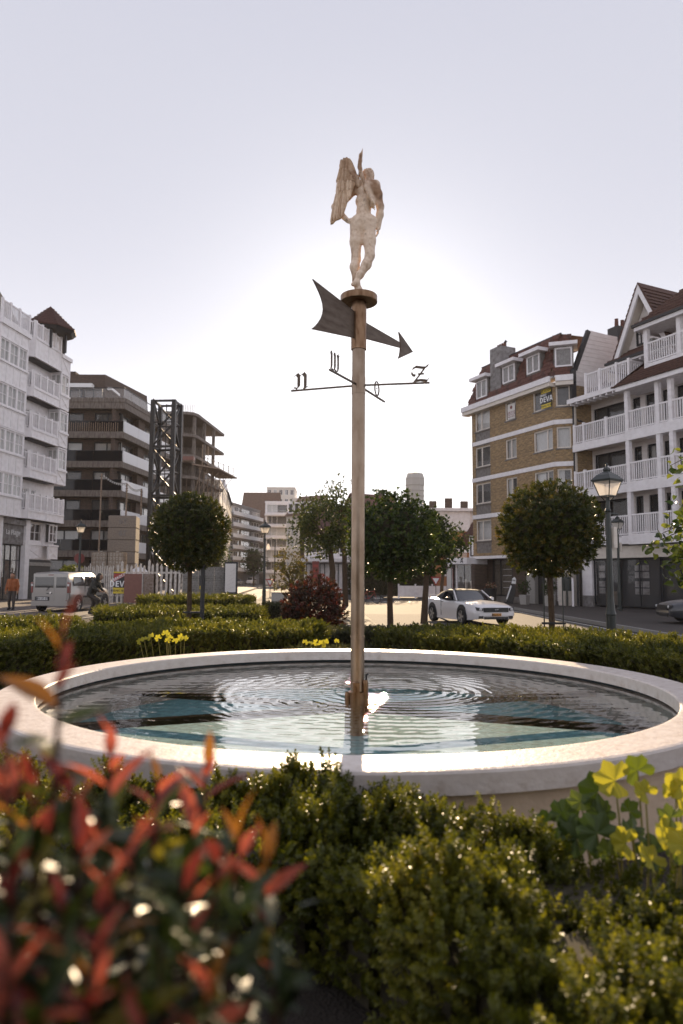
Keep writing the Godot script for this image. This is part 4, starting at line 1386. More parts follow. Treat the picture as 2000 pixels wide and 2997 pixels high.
# ---------------------------------------------------------------- white gabled house on the right
func gable_house() -> void:
	thing("gabled_building", "white gabled apartment house with rows of white railings over dark shops", "building", Vector3(15.0, 0, -45.2))
	var P := Vector3(15.0, 0, -45.2)
	var AX := Vector3(0.4305, 0, 0.9026)
	frame(P, AX)
	var fl := [10.15, 7.1, 4.05]
	var holes := []
	for i in 3:
		var y: float = fl[i]
		for w in [[0.2, 3.05], [3.4, 4.0], [4.4, 5.28], [5.6, 6.2], [6.6, 7.8]]:
			holes.append([w[0], w[1], y + 0.2, y + 2.62])
			window(w[0], w[1], y + 0.2, y + 2.62, -1.75, {"glass": M.glass_dark if i > 0 else M.glass, "cols": [0.4] if w[1] - w[0] > 2 else [], "bar": 0.11, "frame": M.black, "back": ["room", "split"][(i + int(w[0])) % 2] if w[0] > 4.0 else "room", "share": 0.45})
	wall("wall", M.whiteboard, 0.0, 14.0, 3.3, 13.1, -1.65, 0.3, holes)
	bx("wall_return", M.cream, -0.3, 0.02, 3.5, 12.9, -1.64, -0.2)
	bx("core", M.render_grey, 0.0, 14.0, -0.2, 13.0, -10, -2.05)
	for i in 3:
		var y: float = fl[i]
		bx("balcony_slab", M.white, 0.0, 4.52, y - 0.08, y + 0.16, -1.64, 0.0)
		bx("balcony_edge", M.white, -0.02, 4.5, y - 0.34, y + 0.1, -0.14, 0.02)
		bx("balcony_slab", M.white, 4.53, 14.0, y - 0.10, y + 0.20, -1.64, 0.24)
		bx("balcony_edge", M.white, 4.51, 14.0, y - 0.40, y + 0.16, 0.1, 0.27)
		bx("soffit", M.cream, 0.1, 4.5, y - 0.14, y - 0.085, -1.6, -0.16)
		railing(Vector3(0.05, y + 0.14, -0.06), Vector3(4.45, y + 0.14, -0.06), 1.22, {"posts": [0.0, 0.2, 0.62], "step": 0.155, "w": 0.055})
		railing(Vector3(4.72, y + 0.18, 0.16), Vector3(6.7, y + 0.18, 0.16), 1.18, {"posts": [], "step": 0.15, "w": 0.055})
		railing(Vector3(6.88, y + 0.18, 0.16), Vector3(7.55, y + 0.18, 0.16), 1.18, {"posts": [], "step": 0.15, "w": 0.055})
		railing(Vector3(7.75, y + 0.18, 0.16), Vector3(9.4, y + 0.18, 0.16), 1.18, {"posts": [], "step": 0.15, "w": 0.055})
		for x in [4.62, 6.79, 7.65]:
			bx("column", M.white, x - 0.13, x + 0.13, y + 0.2, y + 2.66, 0.0, 0.24)
		bx("wall_lamp", M.iron, 0.02, 0.16, y + 1.35, y + 1.55, -1.2, -1.0)
	# eaves of the left wing and its roof terrace
	bx("eaves", M.white, -0.1, 4.3, 12.95, 13.25, -0.6, 0.35)
	var ev := MB.new()
	for k in 9:
		ev.b3(0.15 + k * 0.5, 0.25 + k * 0.5, 12.82, 12.95, -0.3, 0.3)
	mb("rafter_end", ev, M.white)
	kind(TH.get_child(TH.get_child_count() - 1), "stuff")
	bx("terrace_floor", M.cream, 0.0, 5.0, 13.1, 13.3, -4.0, -0.61)
	railing(Vector3(1.0, 13.28, -0.2), Vector3(4.6, 13.28, -0.2), 1.45, {"posts": [0.0, 0.35, 0.72, 1.0], "step": 0.15, "w": 0.055})
	railing(Vector3(4.6, 13.28, -0.2), Vector3(4.6, 13.28, -2.2), 1.4, {"posts": [], "step": 0.16, "w": 0.06})
	wall("terrace_wall", M.cream, 1.0, 7.0, 13.3, 15.2, -2.2, 0.3, [[2.0, 6.0, 13.35, 15.0]])
	window(2.0, 6.0, 13.35, 15.0, -2.28, {"cols": [0.35, 0.7], "bar": 0.1, "frame": M.black})
	var ls := MB.new()
	ls.hexa([Vector3(-0.05, 13.2, 0.1), Vector3(1.1, 13.2, 0.1), Vector3(1.4, 13.2, -3.5), Vector3(-0.05, 13.2, -3.5), Vector3(-0.05, 13.3, -0.3), Vector3(0.9, 13.3, -0.3), Vector3(1.35, 15.2, -3.5), Vector3(-0.05, 15.2, -3.5)])
	mb("lean_roof", ls, M.shingle)
	# small roof above the terrace window, with rafter feet
	var sr := MB.new()
	sr.quad(Vector3(2.1, 15.25, -1.0), Vector3(7.2, 15.25, -1.0), Vector3(7.2, 16.3, -2.6), Vector3(2.9, 16.3, -2.6))
	sr.quad(Vector3(2.1, 15.17, -1.0), Vector3(2.1, 15.25, -1.0), Vector3(2.9, 16.3, -2.6), Vector3(2.9, 16.2, -2.6))
	var srr := mb("skirt_roof", sr, M.shingle)
	for k in 5:
		var t := k / 5.0
		bx("shingle_course", M.shingle, 2.15 + t * 0.8, 7.15, lerpf(15.26, 16.2, t), lerpf(15.26, 16.2, t) + 0.12, lerpf(-1.1, -2.5, t), lerpf(-0.97, -2.4, t), srr)
	bx("gutter", M.slate, 2.0, 7.2, 15.1, 15.26, -0.98, -0.86)
	bx("rafter_board", M.white, 2.1, 7.0, 14.98, 15.1, -2.1, -1.0)
	for k in 7:
		bx("rafter_end", M.white, 2.6 + k * 0.65, 2.72 + k * 0.65, 14.86, 14.98, -1.9, -1.05)
	# the tall gable
	var gx := 4.64
	var top := 19.55
	var gw := 2.35
	var gy := 14.75
	var gb := MB.new()
	gb.prism(PackedVector2Array([Vector2(gx - 1.95, 15.4), Vector2(gx + 1.95, 15.4), Vector2(gx, top - 0.5)]), -2.2, -1.9)
	var gwall := mb("gable_wall", gb, M.whiteboard)
	for k in 14:
		var y := 15.45 + k * 0.26
		var hw := 1.95 * (top - 0.55 - y - 0.2) / (top - 0.55 - 15.4)
		if hw > 0.1:
			bx("wall_board", M.whiteboard, gx - hw, gx + hw, y, y + 0.245, -1.9, -1.865 - 0.004 * (k % 2), gwall)
	window(3.75, 4.45, 16.0, 17.45, -1.78, {"cols": [0.5], "rows": [0.5], "bar": 0.12, "thin": 0.06, "frame": M.black, "back": "curtain"})
	for s in [-1, 1]:
		var r := MB.new()
		var nrm := Vector2(top - gy, gw).normalized() * 0.34
		var a := Vector2(gx, top)
		var e := Vector2(gx + s * gw, gy)
		r.prism(PackedVector2Array([a, e, e + Vector2(-s * 0.30, -0.10), a + Vector2(0, -0.62)]), -1.2, -1.05)
		mb("barge_board", r, M.white)
		var so := MB.new()
		so.prism(PackedVector2Array([a + Vector2(0, -0.1), e + Vector2(-s * 0.02, -0.05), e + Vector2(-s * 0.12, -0.08), a + Vector2(0, -0.28)]), -3.2, -1.21)
		mb("soffit_boards", so, M.cream)
		var sl := MB.new()
		sl.prism(PackedVector2Array([a + Vector2(0, 0.1), e + Vector2(s * 0.08, 0.0), e, a]), -12.0, -1.02)
		var rr := mb("roof", sl, M.shingle)
		for k in 17:
			var t := (k + 0.5) / 17.0
			var p := a.lerp(e, t)
			var cb := MB.new()
			var q := a.lerp(e, t + 1.0 / 17)
			cb.prism(PackedVector2Array([p + Vector2(s * 0.03, 0.085), q + Vector2(s * 0.09, 0.10), q + Vector2(s * 0.03, 0.05), p + Vector2(s * 0.0, 0.05)]), -11.9, -1.03 + 0.004 * (k % 2))
			mb("shingle_course", cb, M.shingle, rr)
	# projecting right wing with hipped roof and its upper balcony
	var x0 := 5.7
	bx("loggia_wall", M.cream, 6.4, 14.0, 13.0, 16.0, -2.4, -1.6)
	bx("loggia_floor", M.white, x0 + 0.3, 14.0, 13.75, 13.95, -1.6, 0.2)
	railing(Vector3(x0 + 0.55, 13.95, 0.1), Vector3(9.0, 13.95, 0.1), 1.25, {"posts": [], "step": 0.15, "w": 0.055})
	bx("loggia_post", M.white, x0 + 0.3, x0 + 0.56, 13.3, 16.0, -0.05, 0.2)
	bx("loggia_post", M.white, 8.2, 8.45, 13.95, 16.0, -0.05, 0.2)
	bx("flue", M.zinc, 6.2, 6.45, 15.2, 15.45, -0.6, 0.0)
	bx("loggia_window", M.smoked, 7.0, 8.1, 14.0, 15.8, -1.6, -1.56)
	bx("eaves", M.white, x0 - 0.1, 14.0, 15.98, 16.2, -2.0, 0.5)
	bx("gutter", M.slate, x0 - 0.2, 14.0, 16.2, 16.36, -0.5, 0.62)
	var hp := MB.new()
	hp.tri(Vector3(x0 - 0.1, 16.33, 0.5), Vector3(14, 16.33, 0.5), Vector3(14, 20.4, -3.6))
	hp.tri(Vector3(x0 - 0.1, 16.33, 0.5), Vector3(14, 20.4, -3.6), Vector3(9.6, 20.4, -3.6))
	hp.tri(Vector3(x0 - 0.1, 16.33, -6.0), Vector3(x0 - 0.1, 16.33, 0.5), Vector3(9.6, 20.4, -3.6))
	var hr := mb("hip_roof", hp, M.shingle)
	for k in 14:
		var t := k / 14.0
		bx("shingle_course", M.shingle, lerpf(x0 - 0.05, 9.6, t), 14.0, lerpf(16.36, 20.35, t), lerpf(16.36, 20.35, t) + 0.1, lerpf(0.40, -3.7, t), lerpf(0.5, -3.58, t), hr)
	# lower skirt roof under the loggia
	bx("eaves", M.white, 4.2, 14.0, 12.72, 12.98, -1.2, 0.62)
	var lk := MB.new()
	lk.quad(Vector3(3.9, 12.98, 0.7), Vector3(14, 12.98, 0.7), Vector3(14, 14.0, 0.0), Vector3(6.0, 14.0, 0.0))
	lk.tri(Vector3(3.9, 12.98, 0.7), Vector3(6.0, 14.3, -0.1), Vector3(4.6, 13.3, -1.6))
	var lkr := mb("skirt_roof", lk, M.shingle)
	for k in 6:
		var t := k / 6.0
		bx("shingle_course", M.shingle, lerpf(3.95, 6.0, t), 14.0, lerpf(13.0, 13.95, t), lerpf(13.0, 13.95, t) + 0.07, lerpf(0.62, -0.02, t), lerpf(0.71, 0.05, t), lkr)
	# ground floor: dark shop front with notices
	bx("shop_fascia", M.cream, 0.0, 14.0, 2.9, 3.6, -1.6, -0.3)
	bx("corner_pier", M.white, 0.0, 0.85, 0.6, 2.9, -1.6, -0.5)
	bx("corner_plinth", M.render_grey, 0.0, 0.87, -0.2, 0.6, -1.6, -0.48)
	for w in [[0.9, 2.9], [2.95, 5.9], [5.95, 9.5]]:
		window(w[0], w[1], 0.0, 2.88, -0.62, {"name": "shop_window", "cols": [0.5], "bar": 0.08, "frame": M.black, "back": "black", "glass": M.glass_dark})
	bx("kiosk_counter", M.interior, 1.7, 2.6, 0.05, 0.9, -0.83, -0.75)
	for g in [[1.15, 2], [3.95, 2]]:
		for r in 4:
			for c in g[1]:
				bx("notice", M.render_grey, g[0] + c * 0.55, g[0] + c * 0.55 + 0.48, 0.75 + r * 0.42 + (0.12 if r > 1 else 0.0), 1.1 + r * 0.42 + (0.12 if r > 1 else 0.0), -0.80, -0.78)

# ---------------------------------------------------------------- foliage
func leaf(b: MB, p: Vector3, d: Vector3, up: Vector3, l: float, w: float, fold := 0.35, bend := 0.0, segs := 1) -> void:
	d = d.normalized()
	var s := d.cross(up).normalized()
	var n := s.cross(d)
	if segs == 1:
		var tip := p + d * l - n * bend * l
		var m := p + d * l * 0.5
		var a := m + s * w * 0.5 + n * w * fold * 0.5
		var c := m - s * w * 0.5 + n * w * fold * 0.5
		b.tri(p, a, tip)
		b.tri(p, tip, c)
		return
	var prev := [p, p, p]
	for i in range(1, segs + 1):
		var t := float(i) / segs
		var ww := w * 0.5 * sin(PI * pow(t, 0.8)) if i < segs else 0.0
		var m := p + d * l * t - n * bend * l * t * t
		var cur := [m + s * ww + n * ww * fold, m, m - s * ww + n * ww * fold]
		if i == 1:
			b.tri(prev[1], cur[0], cur[1])
			b.tri(prev[1], cur[1], cur[2])
		elif i == segs:
			b.tri(prev[0], cur[1], prev[1])
			b.tri(prev[1], cur[1], prev[2])
		else:
			b.quad(prev[0], cur[0], cur[1], prev[1])
			b.quad(prev[1], cur[1], cur[2], prev[2])
		prev = cur

func box_sprig(seed_: int, size := 1.0) -> ArrayMesh:
	var r := RandomNumberGenerator.new()
	r.seed = seed_
	var b := MB.new()
	for i in 7:
		var y := 0.012 + i * 0.0085
		var a := i * 1.57 + r.randf() * 0.5
		for k in 2:
			var an := a + PI * k
			var d := Vector3(cos(an), 0.55 + r.randf() * 0.6, sin(an))
			leaf(b, Vector3(0, y, 0) * size, d, Vector3.UP, r.randf_range(0.014, 0.02) * size, r.randf_range(0.012, 0.016) * size, 0.3, 0.1)
	leaf(b, Vector3(0, 0.07, 0) * size, Vector3(0.2, 1, 0.1), Vector3.BACK, 0.015 * size, 0.009 * size)
	leaf(b, Vector3(0, 0.07, 0) * size, Vector3(-0.3, 1, 0.1), Vector3.RIGHT, 0.015 * size, 0.009 * size)
	return b.mesh()

func rosette(seed_: int, n: int, l: float, w: float, segs := 2) -> ArrayMesh:
	var r := RandomNumberGenerator.new()
	r.seed = seed_
	var b := MB.new()
	for i in n:
		var a := i * 2.4 + r.randf() * 0.4
		var el := r.randf_range(0.35, 1.25)
		var d := Vector3(cos(a) * cos(el), sin(el), sin(a) * cos(el))
		leaf(b, Vector3(0, (n - i) * -0.1 * l, 0), d, Vector3.UP if el < 1.1 else Vector3.BACK, l * r.randf_range(0.75, 1.15), w * r.randf_range(0.8, 1.1), 0.3, 0.18, segs)
	return b.mesh()

func scatter(nm: String, mesh: Mesh, m: Material, xs: Array, cs: Array, par: Node3D) -> MultiMeshInstance3D:
	var mm := MultiMesh.new()
	mm.transform_format = MultiMesh.TRANSFORM_3D
	mm.use_colors = true
	mm.mesh = mesh
	mm.instance_count = xs.size()
	var base := par.transform.affine_inverse()
	for i in xs.size():
		mm.set_instance_transform(i, base * xs[i])
		mm.set_instance_color(i, cs[i])
	var o := MultiMeshInstance3D.new()
	o.name = nm
	o.multimesh = mm
	o.material_override = m
	o.set_meta("kind", "stuff")
	par.add_child(o, true)
	return o

func facing(up: Vector3, spin: float, s: float, at: Vector3) -> Transform3D:
	up = up.normalized()
	var x := up.cross(Vector3(0.3, 0.1, 1.0)).normalized()
	var bs := Basis(x, up, x.cross(up))
	return Transform3D(bs * Basis(Vector3.UP, spin) * Basis.from_scale(Vector3.ONE * s), at)

func mixc(pal: Array, t: float) -> Color:
	var k := clampf(t, 0.0, 0.999) * (pal.size() - 1)
	return pal[int(k)].lerp(pal[int(k) + 1], k - int(k))

# path: [x, z, half width]; leaves are set on its top and sides
func hedge(label: String, path: Array, h: float, dens: float, scale: float, pal: Array, o := {}) -> void:
	var mid: Array = path[path.size() / 2]
	thing(o.get("name", "hedge"), label, "hedge", Vector3(mid[0], 0, mid[1]), o.get("group", "clipped box hedges in the garden"))
	var left := []
	var right := []
	for i in path.size():
		var a: Array = path[maxi(i - 1, 0)]
		var c: Array = path[mini(i + 1, path.size() - 1)]
		var d := Vector2(c[0] - a[0], c[1] - a[1]).normalized()
		var n := Vector2(d.y, -d.x)
		left.append(Vector2(path[i][0], path[i][1]) + n * path[i][2])
		right.append(Vector2(path[i][0], path[i][1]) - n * path[i][2])
	FR = Transform3D.IDENTITY
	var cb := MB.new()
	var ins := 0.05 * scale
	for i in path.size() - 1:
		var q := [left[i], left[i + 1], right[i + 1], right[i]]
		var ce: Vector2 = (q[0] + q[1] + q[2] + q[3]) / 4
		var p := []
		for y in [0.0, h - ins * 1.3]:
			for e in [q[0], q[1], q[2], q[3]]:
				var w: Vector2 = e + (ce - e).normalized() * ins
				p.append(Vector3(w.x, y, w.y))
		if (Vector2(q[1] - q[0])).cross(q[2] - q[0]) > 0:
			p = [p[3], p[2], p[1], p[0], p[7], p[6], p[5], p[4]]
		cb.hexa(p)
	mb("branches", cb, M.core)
	var xs := []
	var cs := []
	for i in path.size() - 1:
		var a: Vector2 = left[i]
		var b: Vector2 = left[i + 1]
		var c: Vector2 = right[i + 1]
		var d: Vector2 = right[i]
		var area := 0.5 * absf((c - a).cross(d - b))
		for k in int(area * dens):
			var u := rng.randf()
			var t := rng.randf()
			var p := a.lerp(b, u).lerp(d.lerp(c, u), t)
			var lump: float = nz.get_noise_2d(p.x * 130.0, p.y * 130.0) * o.get("lump", 0.09) * scale + nz.get_noise_2d(p.x * 420.0, p.y * 420.0) * o.get("lump", 0.09) * 0.6 * scale
			if nz.get_noise_2d(p.x * 520.0 + 33.0, p.y * 520.0) < o.get("bare", -2.0):
				continue
			var edge := minf(t, 1.0 - t)
			var y := h - 0.05 * scale + lump - maxf(0.0, 0.06 - edge * 0.5) + rng.randf_range(-0.05, 0.02) * scale
			xs.append(facing(Vector3(rng.randf_range(-0.7, 0.7), 1, rng.randf_range(-0.7, 0.7)), rng.randf() * TAU, scale * rng.randf_range(0.75, 1.2), Vector3(p.x, y, p.y)))
			cs.append(mixc(pal, rng.randf() * 0.55 + 0.4 * (nz.get_noise_2d(p.x * 60.0, p.y * 60.0) + 0.5)))
		var sides := [[a, b, (a - d).normalized()], [d, c, (d - a).normalized()]]
		if i == 0:
			sides.append([a, d, (a - b).normalized()])
		if i == path.size() - 2:
			sides.append([b, c, (b - a).normalized()])
		for sd in sides:
			var s0: Vector2 = sd[0]
			var s1: Vector2 = sd[1]
			var nn: Vector2 = sd[2]
			for k in int(s0.distance_to(s1) * h * dens * o.get("side", 0.75)):
				var p := s0.lerp(s1, rng.randf())
				var y := rng.randf() * h
				var lump := nz.get_noise_3d(p.x * 150.0, y * 150.0, p.y * 150.0) * 0.08 * scale
				p += nn * (lump - 0.03 * scale + rng.randf_range(-0.03, 0.02) * scale)
				xs.append(facing(Vector3(nn.x + rng.randf_range(-0.5, 0.5), 0.7 + rng.randf_range(-0.5, 0.5), nn.y + rng.randf_range(-0.5, 0.5)), rng.randf() * TAU, scale * rng.randf_range(0.75, 1.2), Vector3(p.x, y, p.y)))
				cs.append(mixc(pal, rng.randf() * 0.55 + 0.4 * (nz.get_noise_2d(p.x * 60.0, p.y * 60.0) + 0.5)))
	scatter("foliage", o.get("mesh", M_sprig), M.boxleaf, xs, cs, TH)

var M_sprig: ArrayMesh
var M_ros: ArrayMesh
var M_ros2: ArrayMesh

func crown_points(c: Vector3, r: Vector3, n: int, shell: float, flat: float, rough: float) -> Array:
	var out := []
	for i in n:
		var d := Vector3(rng.randfn(), rng.randfn(), rng.randfn()).normalized()
		var t := pow(rng.randf_range(shell, 1.0), 0.6)
		var bump := 1.0 + nz.get_noise_3d(d.x * 120.0 + c.x * 31.0, d.y * 120.0, d.z * 120.0 + c.z * 17.0) * rough
		var p := Vector3(d.x * r.x, d.y * r.y, d.z * r.z) * t * bump
		if p.y < -r.y * flat:
			p.y = -r.y * flat + rng.randf_range(-0.06, 0.03)
		out.append([c + p, d])
	return out

func standard_tree(nm: String, label: String, cat: String, base: Vector3, trunk: Array, radii: Array, c: Vector3, r: Vector3, n: int, size: float, pal: Array, mesh: Mesh, o := {}) -> Node3D:
	thing(nm, label, cat, base, o.get("group", ""))
	FR = Transform3D.IDENTITY
	var t := MB.new()
	t.tube(trunk, radii, 12)
	var top: Vector3 = trunk[trunk.size() - 1]
	var limbs := o.get("limbs", 7) as int
	for i in limbs:
		var a := TAU * i / limbs + 0.4
		var e := c + Vector3(cos(a) * r.x * 0.7, (rng.randf() - 0.35) * r.y, sin(a) * r.z * 0.7)
		t.tube([top - Vector3(0, 0.15, 0), top.lerp(e, 0.45) + Vector3(0, 0.12, 0), e], [radii[radii.size() - 1] * 0.8, 0.03, 0.012], 6, false)
	mb("trunk", t, M.bark)
	var xs := []
	var cs := []
	for q in crown_points(c, r, n, o.get("shell", 0.55), o.get("flat", 0.8), o.get("rough", 0.12)):
		var d: Vector3 = q[1]
		if o.has("gap") and nz.get_noise_3d(q[0].x * o.gap, q[0].y * o.gap, q[0].z * o.gap) < o.get("cut", -0.05):
			continue
		xs.append(facing(d + Vector3(rng.randf_range(-0.5, 0.5), rng.randf_range(-0.2, 0.6), rng.randf_range(-0.5, 0.5)), rng.randf() * TAU, size * rng.randf_range(0.75, 1.2), q[0]))
		var warm: float = rng.randf() * 0.62 + 0.3 * nz.get_noise_3d(q[0].x * 60.0, q[0].y * 60.0, q[0].z * 60.0) + 0.15 * rng.randf()
		cs.append(mixc(pal, warm))
	scatter("crown", mesh, M.leaf, xs, cs, TH)
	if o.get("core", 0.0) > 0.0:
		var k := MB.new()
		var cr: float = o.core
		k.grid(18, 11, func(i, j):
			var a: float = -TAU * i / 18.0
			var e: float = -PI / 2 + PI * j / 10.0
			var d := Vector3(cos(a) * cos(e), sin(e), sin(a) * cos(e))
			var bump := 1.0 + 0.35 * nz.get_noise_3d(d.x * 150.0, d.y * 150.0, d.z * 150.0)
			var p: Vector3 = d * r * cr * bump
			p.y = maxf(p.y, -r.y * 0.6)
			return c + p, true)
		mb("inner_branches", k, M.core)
	return TH

func lobed_leaf(seed_: int, l: float) -> ArrayMesh:   # a round leaf with five scalloped lobes
	var r := RandomNumberGenerator.new()
	r.seed = seed_
	var b := MB.new()
	b.tinted = true
	var ring := []
	var n := 30
	for i in n + 1:
		var t := float(i) / n
		var a := lerpf(-2.5, 2.5, t)
		var lob := 0.78 + 0.22 * absf(cos(a * 3.14)) + 0.04 * cos(a * 14.0)
		var rad := l * lob * r.randf_range(0.95, 1.05)
		ring.append(Vector3(sin(a) * rad, 0.09 * l * cos(a * 6.28) + 0.14 * rad * rad / l, cos(a) * rad))
	for i in n:
		b.tri(Vector3.ZERO, ring[i], ring[i + 1])
	return b.mesh()

func heart_leaf(l: float) -> ArrayMesh:
	var b := MB.new()
	b.tinted = true
	var pts := [Vector2(0, 0), Vector2(0.34, -0.08), Vector2(0.5, 0.2), Vector2(0.42, 0.55), Vector2(0.2, 0.82), Vector2(0.0, 1.05)]
	for s in [-1, 1]:
		for i in range(1, pts.size() - 1):
			var p := []
			for q in [pts[i], pts[i + 1]]:
				p.append(Vector3(q.x * s, absf(q.x) * 0.35 - q.y * q.y * 0.18, q.y) * l)
			var mid := Vector3(0, -0.03, 0.4) * l
			if s > 0:
				b.tri(mid, p[1], p[0])
			else:
				b.tri(mid, p[0], p[1])
		if s > 0:
			b.tri(Vector3(0, -0.03, 0.4) * l, Vector3(pts[1].x, 0.1, pts[1].y) * l, Vector3.ZERO)
		else:
			b.tri(Vector3(0, -0.03, 0.4) * l, Vector3.ZERO, Vector3(-pts[1].x, 0.1, pts[1].y) * l)
	return b.mesh()

func leafmat(key: String, c: Color, back: Color, rough := 0.3) -> StandardMaterial3D:
	return mat(key, c, rough, {"back": back, "both": true, "tint": true, "spec": 0.42})

func potted(label: String, p: Vector3, s: float) -> void:
	thing("potted_shrub", label, "plant", p, "potted shrubs on the pavement")
	FR = Transform3D(Basis.IDENTITY, p)
	var b := MB.new()
	b.lathe([Vector2(0.0, 0.0), Vector2(0.3, 0.0), Vector2(0.38, 0.62), Vector2(0.34, 0.64), Vector2(0.32, 0.56), Vector2(0.0, 0.56)], 4, Vector3.ZERO, false)
	mb("planter", b, M.stone)
	FR = Transform3D.IDENTITY
	var xs := []
	var cs := []
	for q in crown_points(p + Vector3(0, 1.15 * s, 0), Vector3(0.5, 0.55, 0.5) * s, 130, 0.2, 0.8, 0.3):
		xs.append(facing(q[1] + Vector3(0, 0.4, 0), rng.randf() * TAU, 1.4, q[0]))
		cs.append(mixc([lin2(0.02, 0.04, 0.015), lin2(0.05, 0.08, 0.02)], rng.randf()))
	scatter("foliage", M_ros, M.leaf, xs, cs, TH)
	var st := MB.new()
	for k in 5:
		st.tube([p + Vector3(0, 0.5, 0), p + Vector3(cos(k * 1.3) * 0.25, 1.1 * s, sin(k * 1.3) * 0.25)], [0.02, 0.008], 5, false)
	mb("stem", st, M.twig)

func lin2(r: float, g: float, b: float) -> Color:    # linear colour for vertex and copy tints
	return Color(r, g, b)

func make_plants() -> void:
	M_sprig = box_sprig(3)
	M_ros = rosette(5, 7, 0.075, 0.03)
	M_ros2 = rosette(8, 6, 0.07, 0.036)
	var boxpal := [lin2(0.03, 0.042, 0.006), lin2(0.085, 0.098, 0.010), lin2(0.18, 0.185, 0.02), lin2(0.34, 0.31, 0.05)]
	var farpal := [lin2(0.04, 0.055, 0.01), lin2(0.11, 0.12, 0.015), lin2(0.27, 0.25, 0.038)]
	var greypal := [lin2(0.03, 0.04, 0.018), lin2(0.06, 0.065, 0.03), lin2(0.10, 0.095, 0.05)]
	# near hedges
	hedge("broad box hedge in front of the basin sloping away beside the yellow leaves", [[-1.35, -3.46, 0.36], [-0.5, -3.56, 0.38], [0.1, -3.42, 0.46], [0.46, -3.0, 0.46], [0.74, -2.55, 0.5], [1.04, -2.1, 0.6], [1.45, -1.55, 0.76]], 0.47, 3300, 1.25, boxpal, {"side": 0.2, "lump": 0.2, "bare": -0.3})
	hedge("box hedge at the basin's front hidden behind red leaves", [[-3.4, -4.6, 0.55], [-2.6, -3.7, 0.62], [-1.9, -3.35, 0.5], [-1.4, -3.4, 0.38]], 0.5, 2200, 1.25, boxpal, {"side": 0.3, "lump": 0.18, "bare": -0.3})
	hedge("tall clipped hedge behind the viewer closing the garden", [[-4.5, 1.7, 0.5], [-1.5, 1.5, 0.5], [1.5, 1.5, 0.5], [4.5, 1.7, 0.5]], 2.5, 260, 3.0, greypal, {"name": "tall_hedge", "group": ""})
	# behind the basin
	hedge("curved box hedge behind the basin under the topiary tree beside the white car", [[1.0, -11.3, 0.8], [2.1, -12.0, 1.3], [3.2, -11.4, 1.5], [4.3, -9.8, 1.1], [4.9, -8.0, 0.9], [5.2, -6.0, 0.9]], 0.7, 900, 1.7, farpal)
	hedge("long box hedge right behind the basin, nearest of the three on that side", [[-0.45, -13.0, 0.75], [-1.6, -13.2, 1.3], [-3.0, -13.1, 1.4], [-4.2, -11.9, 1.1], [-5.0, -10.3, 0.9], [-5.6, -8.4, 0.9]], 0.7, 900, 1.7, farpal)
	hedge("middle box hedge with the topiary trunk standing in it", [[-2.3, -20.0, 1.3], [-4.6, -20.0, 1.5], [-6.6, -19.4, 1.4]], 0.68, 560, 2.0, farpal)
	hedge("farthest box hedge, in front of the white picket fence", [[-3.6, -28.3, 1.4], [-5.6, -28.2, 1.7], [-7.4, -27.2, 1.5]], 0.78, 400, 2.4, farpal)
	hedge("low box hedge by the silver van and the man in orange", [[-5.9, -15.9, 0.9], [-7.3, -15.3, 1.3], [-9.0, -14.0, 1.5]], 0.62, 560, 2.0, farpal)
	hedge("low grey-leaved hedge at the foot of the pole and trees", [[-0.5, -15.6, 0.7], [0.8, -15.9, 0.75], [2.3, -15.8, 0.6]], 0.45, 750, 1.7, greypal)
	hedge("low glossy hedge just behind the far rim, crossing the pole", [[-0.75, -11.2, 0.4], [0.3, -11.3, 0.45], [1.2, -11.6, 0.4]], 0.45, 900, 1.6, greypal)
	hedge("small dark round hedge beside the tall lamp post", [[-2.9, -27.8, 0.7], [-1.9, -27.6, 0.8], [-1.4, -27.4, 0.6]], 0.55, 420, 2.2, greypal)
	hedge("tall dark garden hedge above the white panelled fence beyond the road", [[0.8, -67.5, 0.6], [4.5, -67.0, 0.6], [8.6, -66.4, 0.6]], 2.6, 90, 4.5, greypal, {"name": "garden_hedge", "group": ""})
	# topiary standards
	var toppal := [lin2(0.018, 0.028, 0.007), lin2(0.032, 0.046, 0.009), lin2(0.055, 0.068, 0.011), lin2(0.11, 0.095, 0.015), lin2(0.24, 0.14, 0.026)]
	var tr := standard_tree("topiary_tree", "clipped round topiary tree with bronze leaf tips beside the big lamp post", "tree", Vector3(3.78, 0, -12.8), [Vector3(3.78, 0, -12.8), Vector3(3.79, 0.9, -12.8), Vector3(3.77, 1.75, -12.8)], [0.065, 0.055, 0.05], Vector3(3.79, 2.50, -12.8), Vector3(0.95, 0.92, 0.95), 3000, 1.0, toppal, M_ros, {"group": "round topiary trees", "flat": 0.86, "shell": 0.5, "rough": 0.10, "core": 0.62})
	for s in [-0.14, 0.2]:
		var st := MB.new()
		st.tube([Vector3(3.78 + s, 0, -12.75), Vector3(3.78 + s, 1.9, -12.75)], [0.012], 6)
		mb("stake", st, M.iron)
	var tie := MB.new()
	tie.b3(3.60, 4.02, 0.80, 0.84, -12.78, -12.72)
	mb("tie", tie, M.black)
	standard_tree("topiary_tree", "clipped round topiary tree in front of the picket fence and crane mast", "tree", Vector3(-3.42, 0, -16), [Vector3(-3.42, 0, -16), Vector3(-3.41, 0.9, -16), Vector3(-3.42, 1.85, -16)], [0.06, 0.055, 0.05], Vector3(-3.43, 2.62, -16), Vector3(0.93, 0.92, 0.93), 2900, 1.0, toppal, M_ros, {"group": "round topiary trees", "flat": 0.92, "shell": 0.5, "rough": 0.10, "core": 0.62})
	var stk := MB.new()
	stk.tube([Vector3(-3.1, 0, -15.9), Vector3(-3.1, 1.9, -15.9)], [0.05, 0.05], 8)
	mb("stake", stk, M.black)
	var tie2 := MB.new()
	tie2.b3(-3.52, -3.05, 0.80, 0.84, -15.92, -15.86)
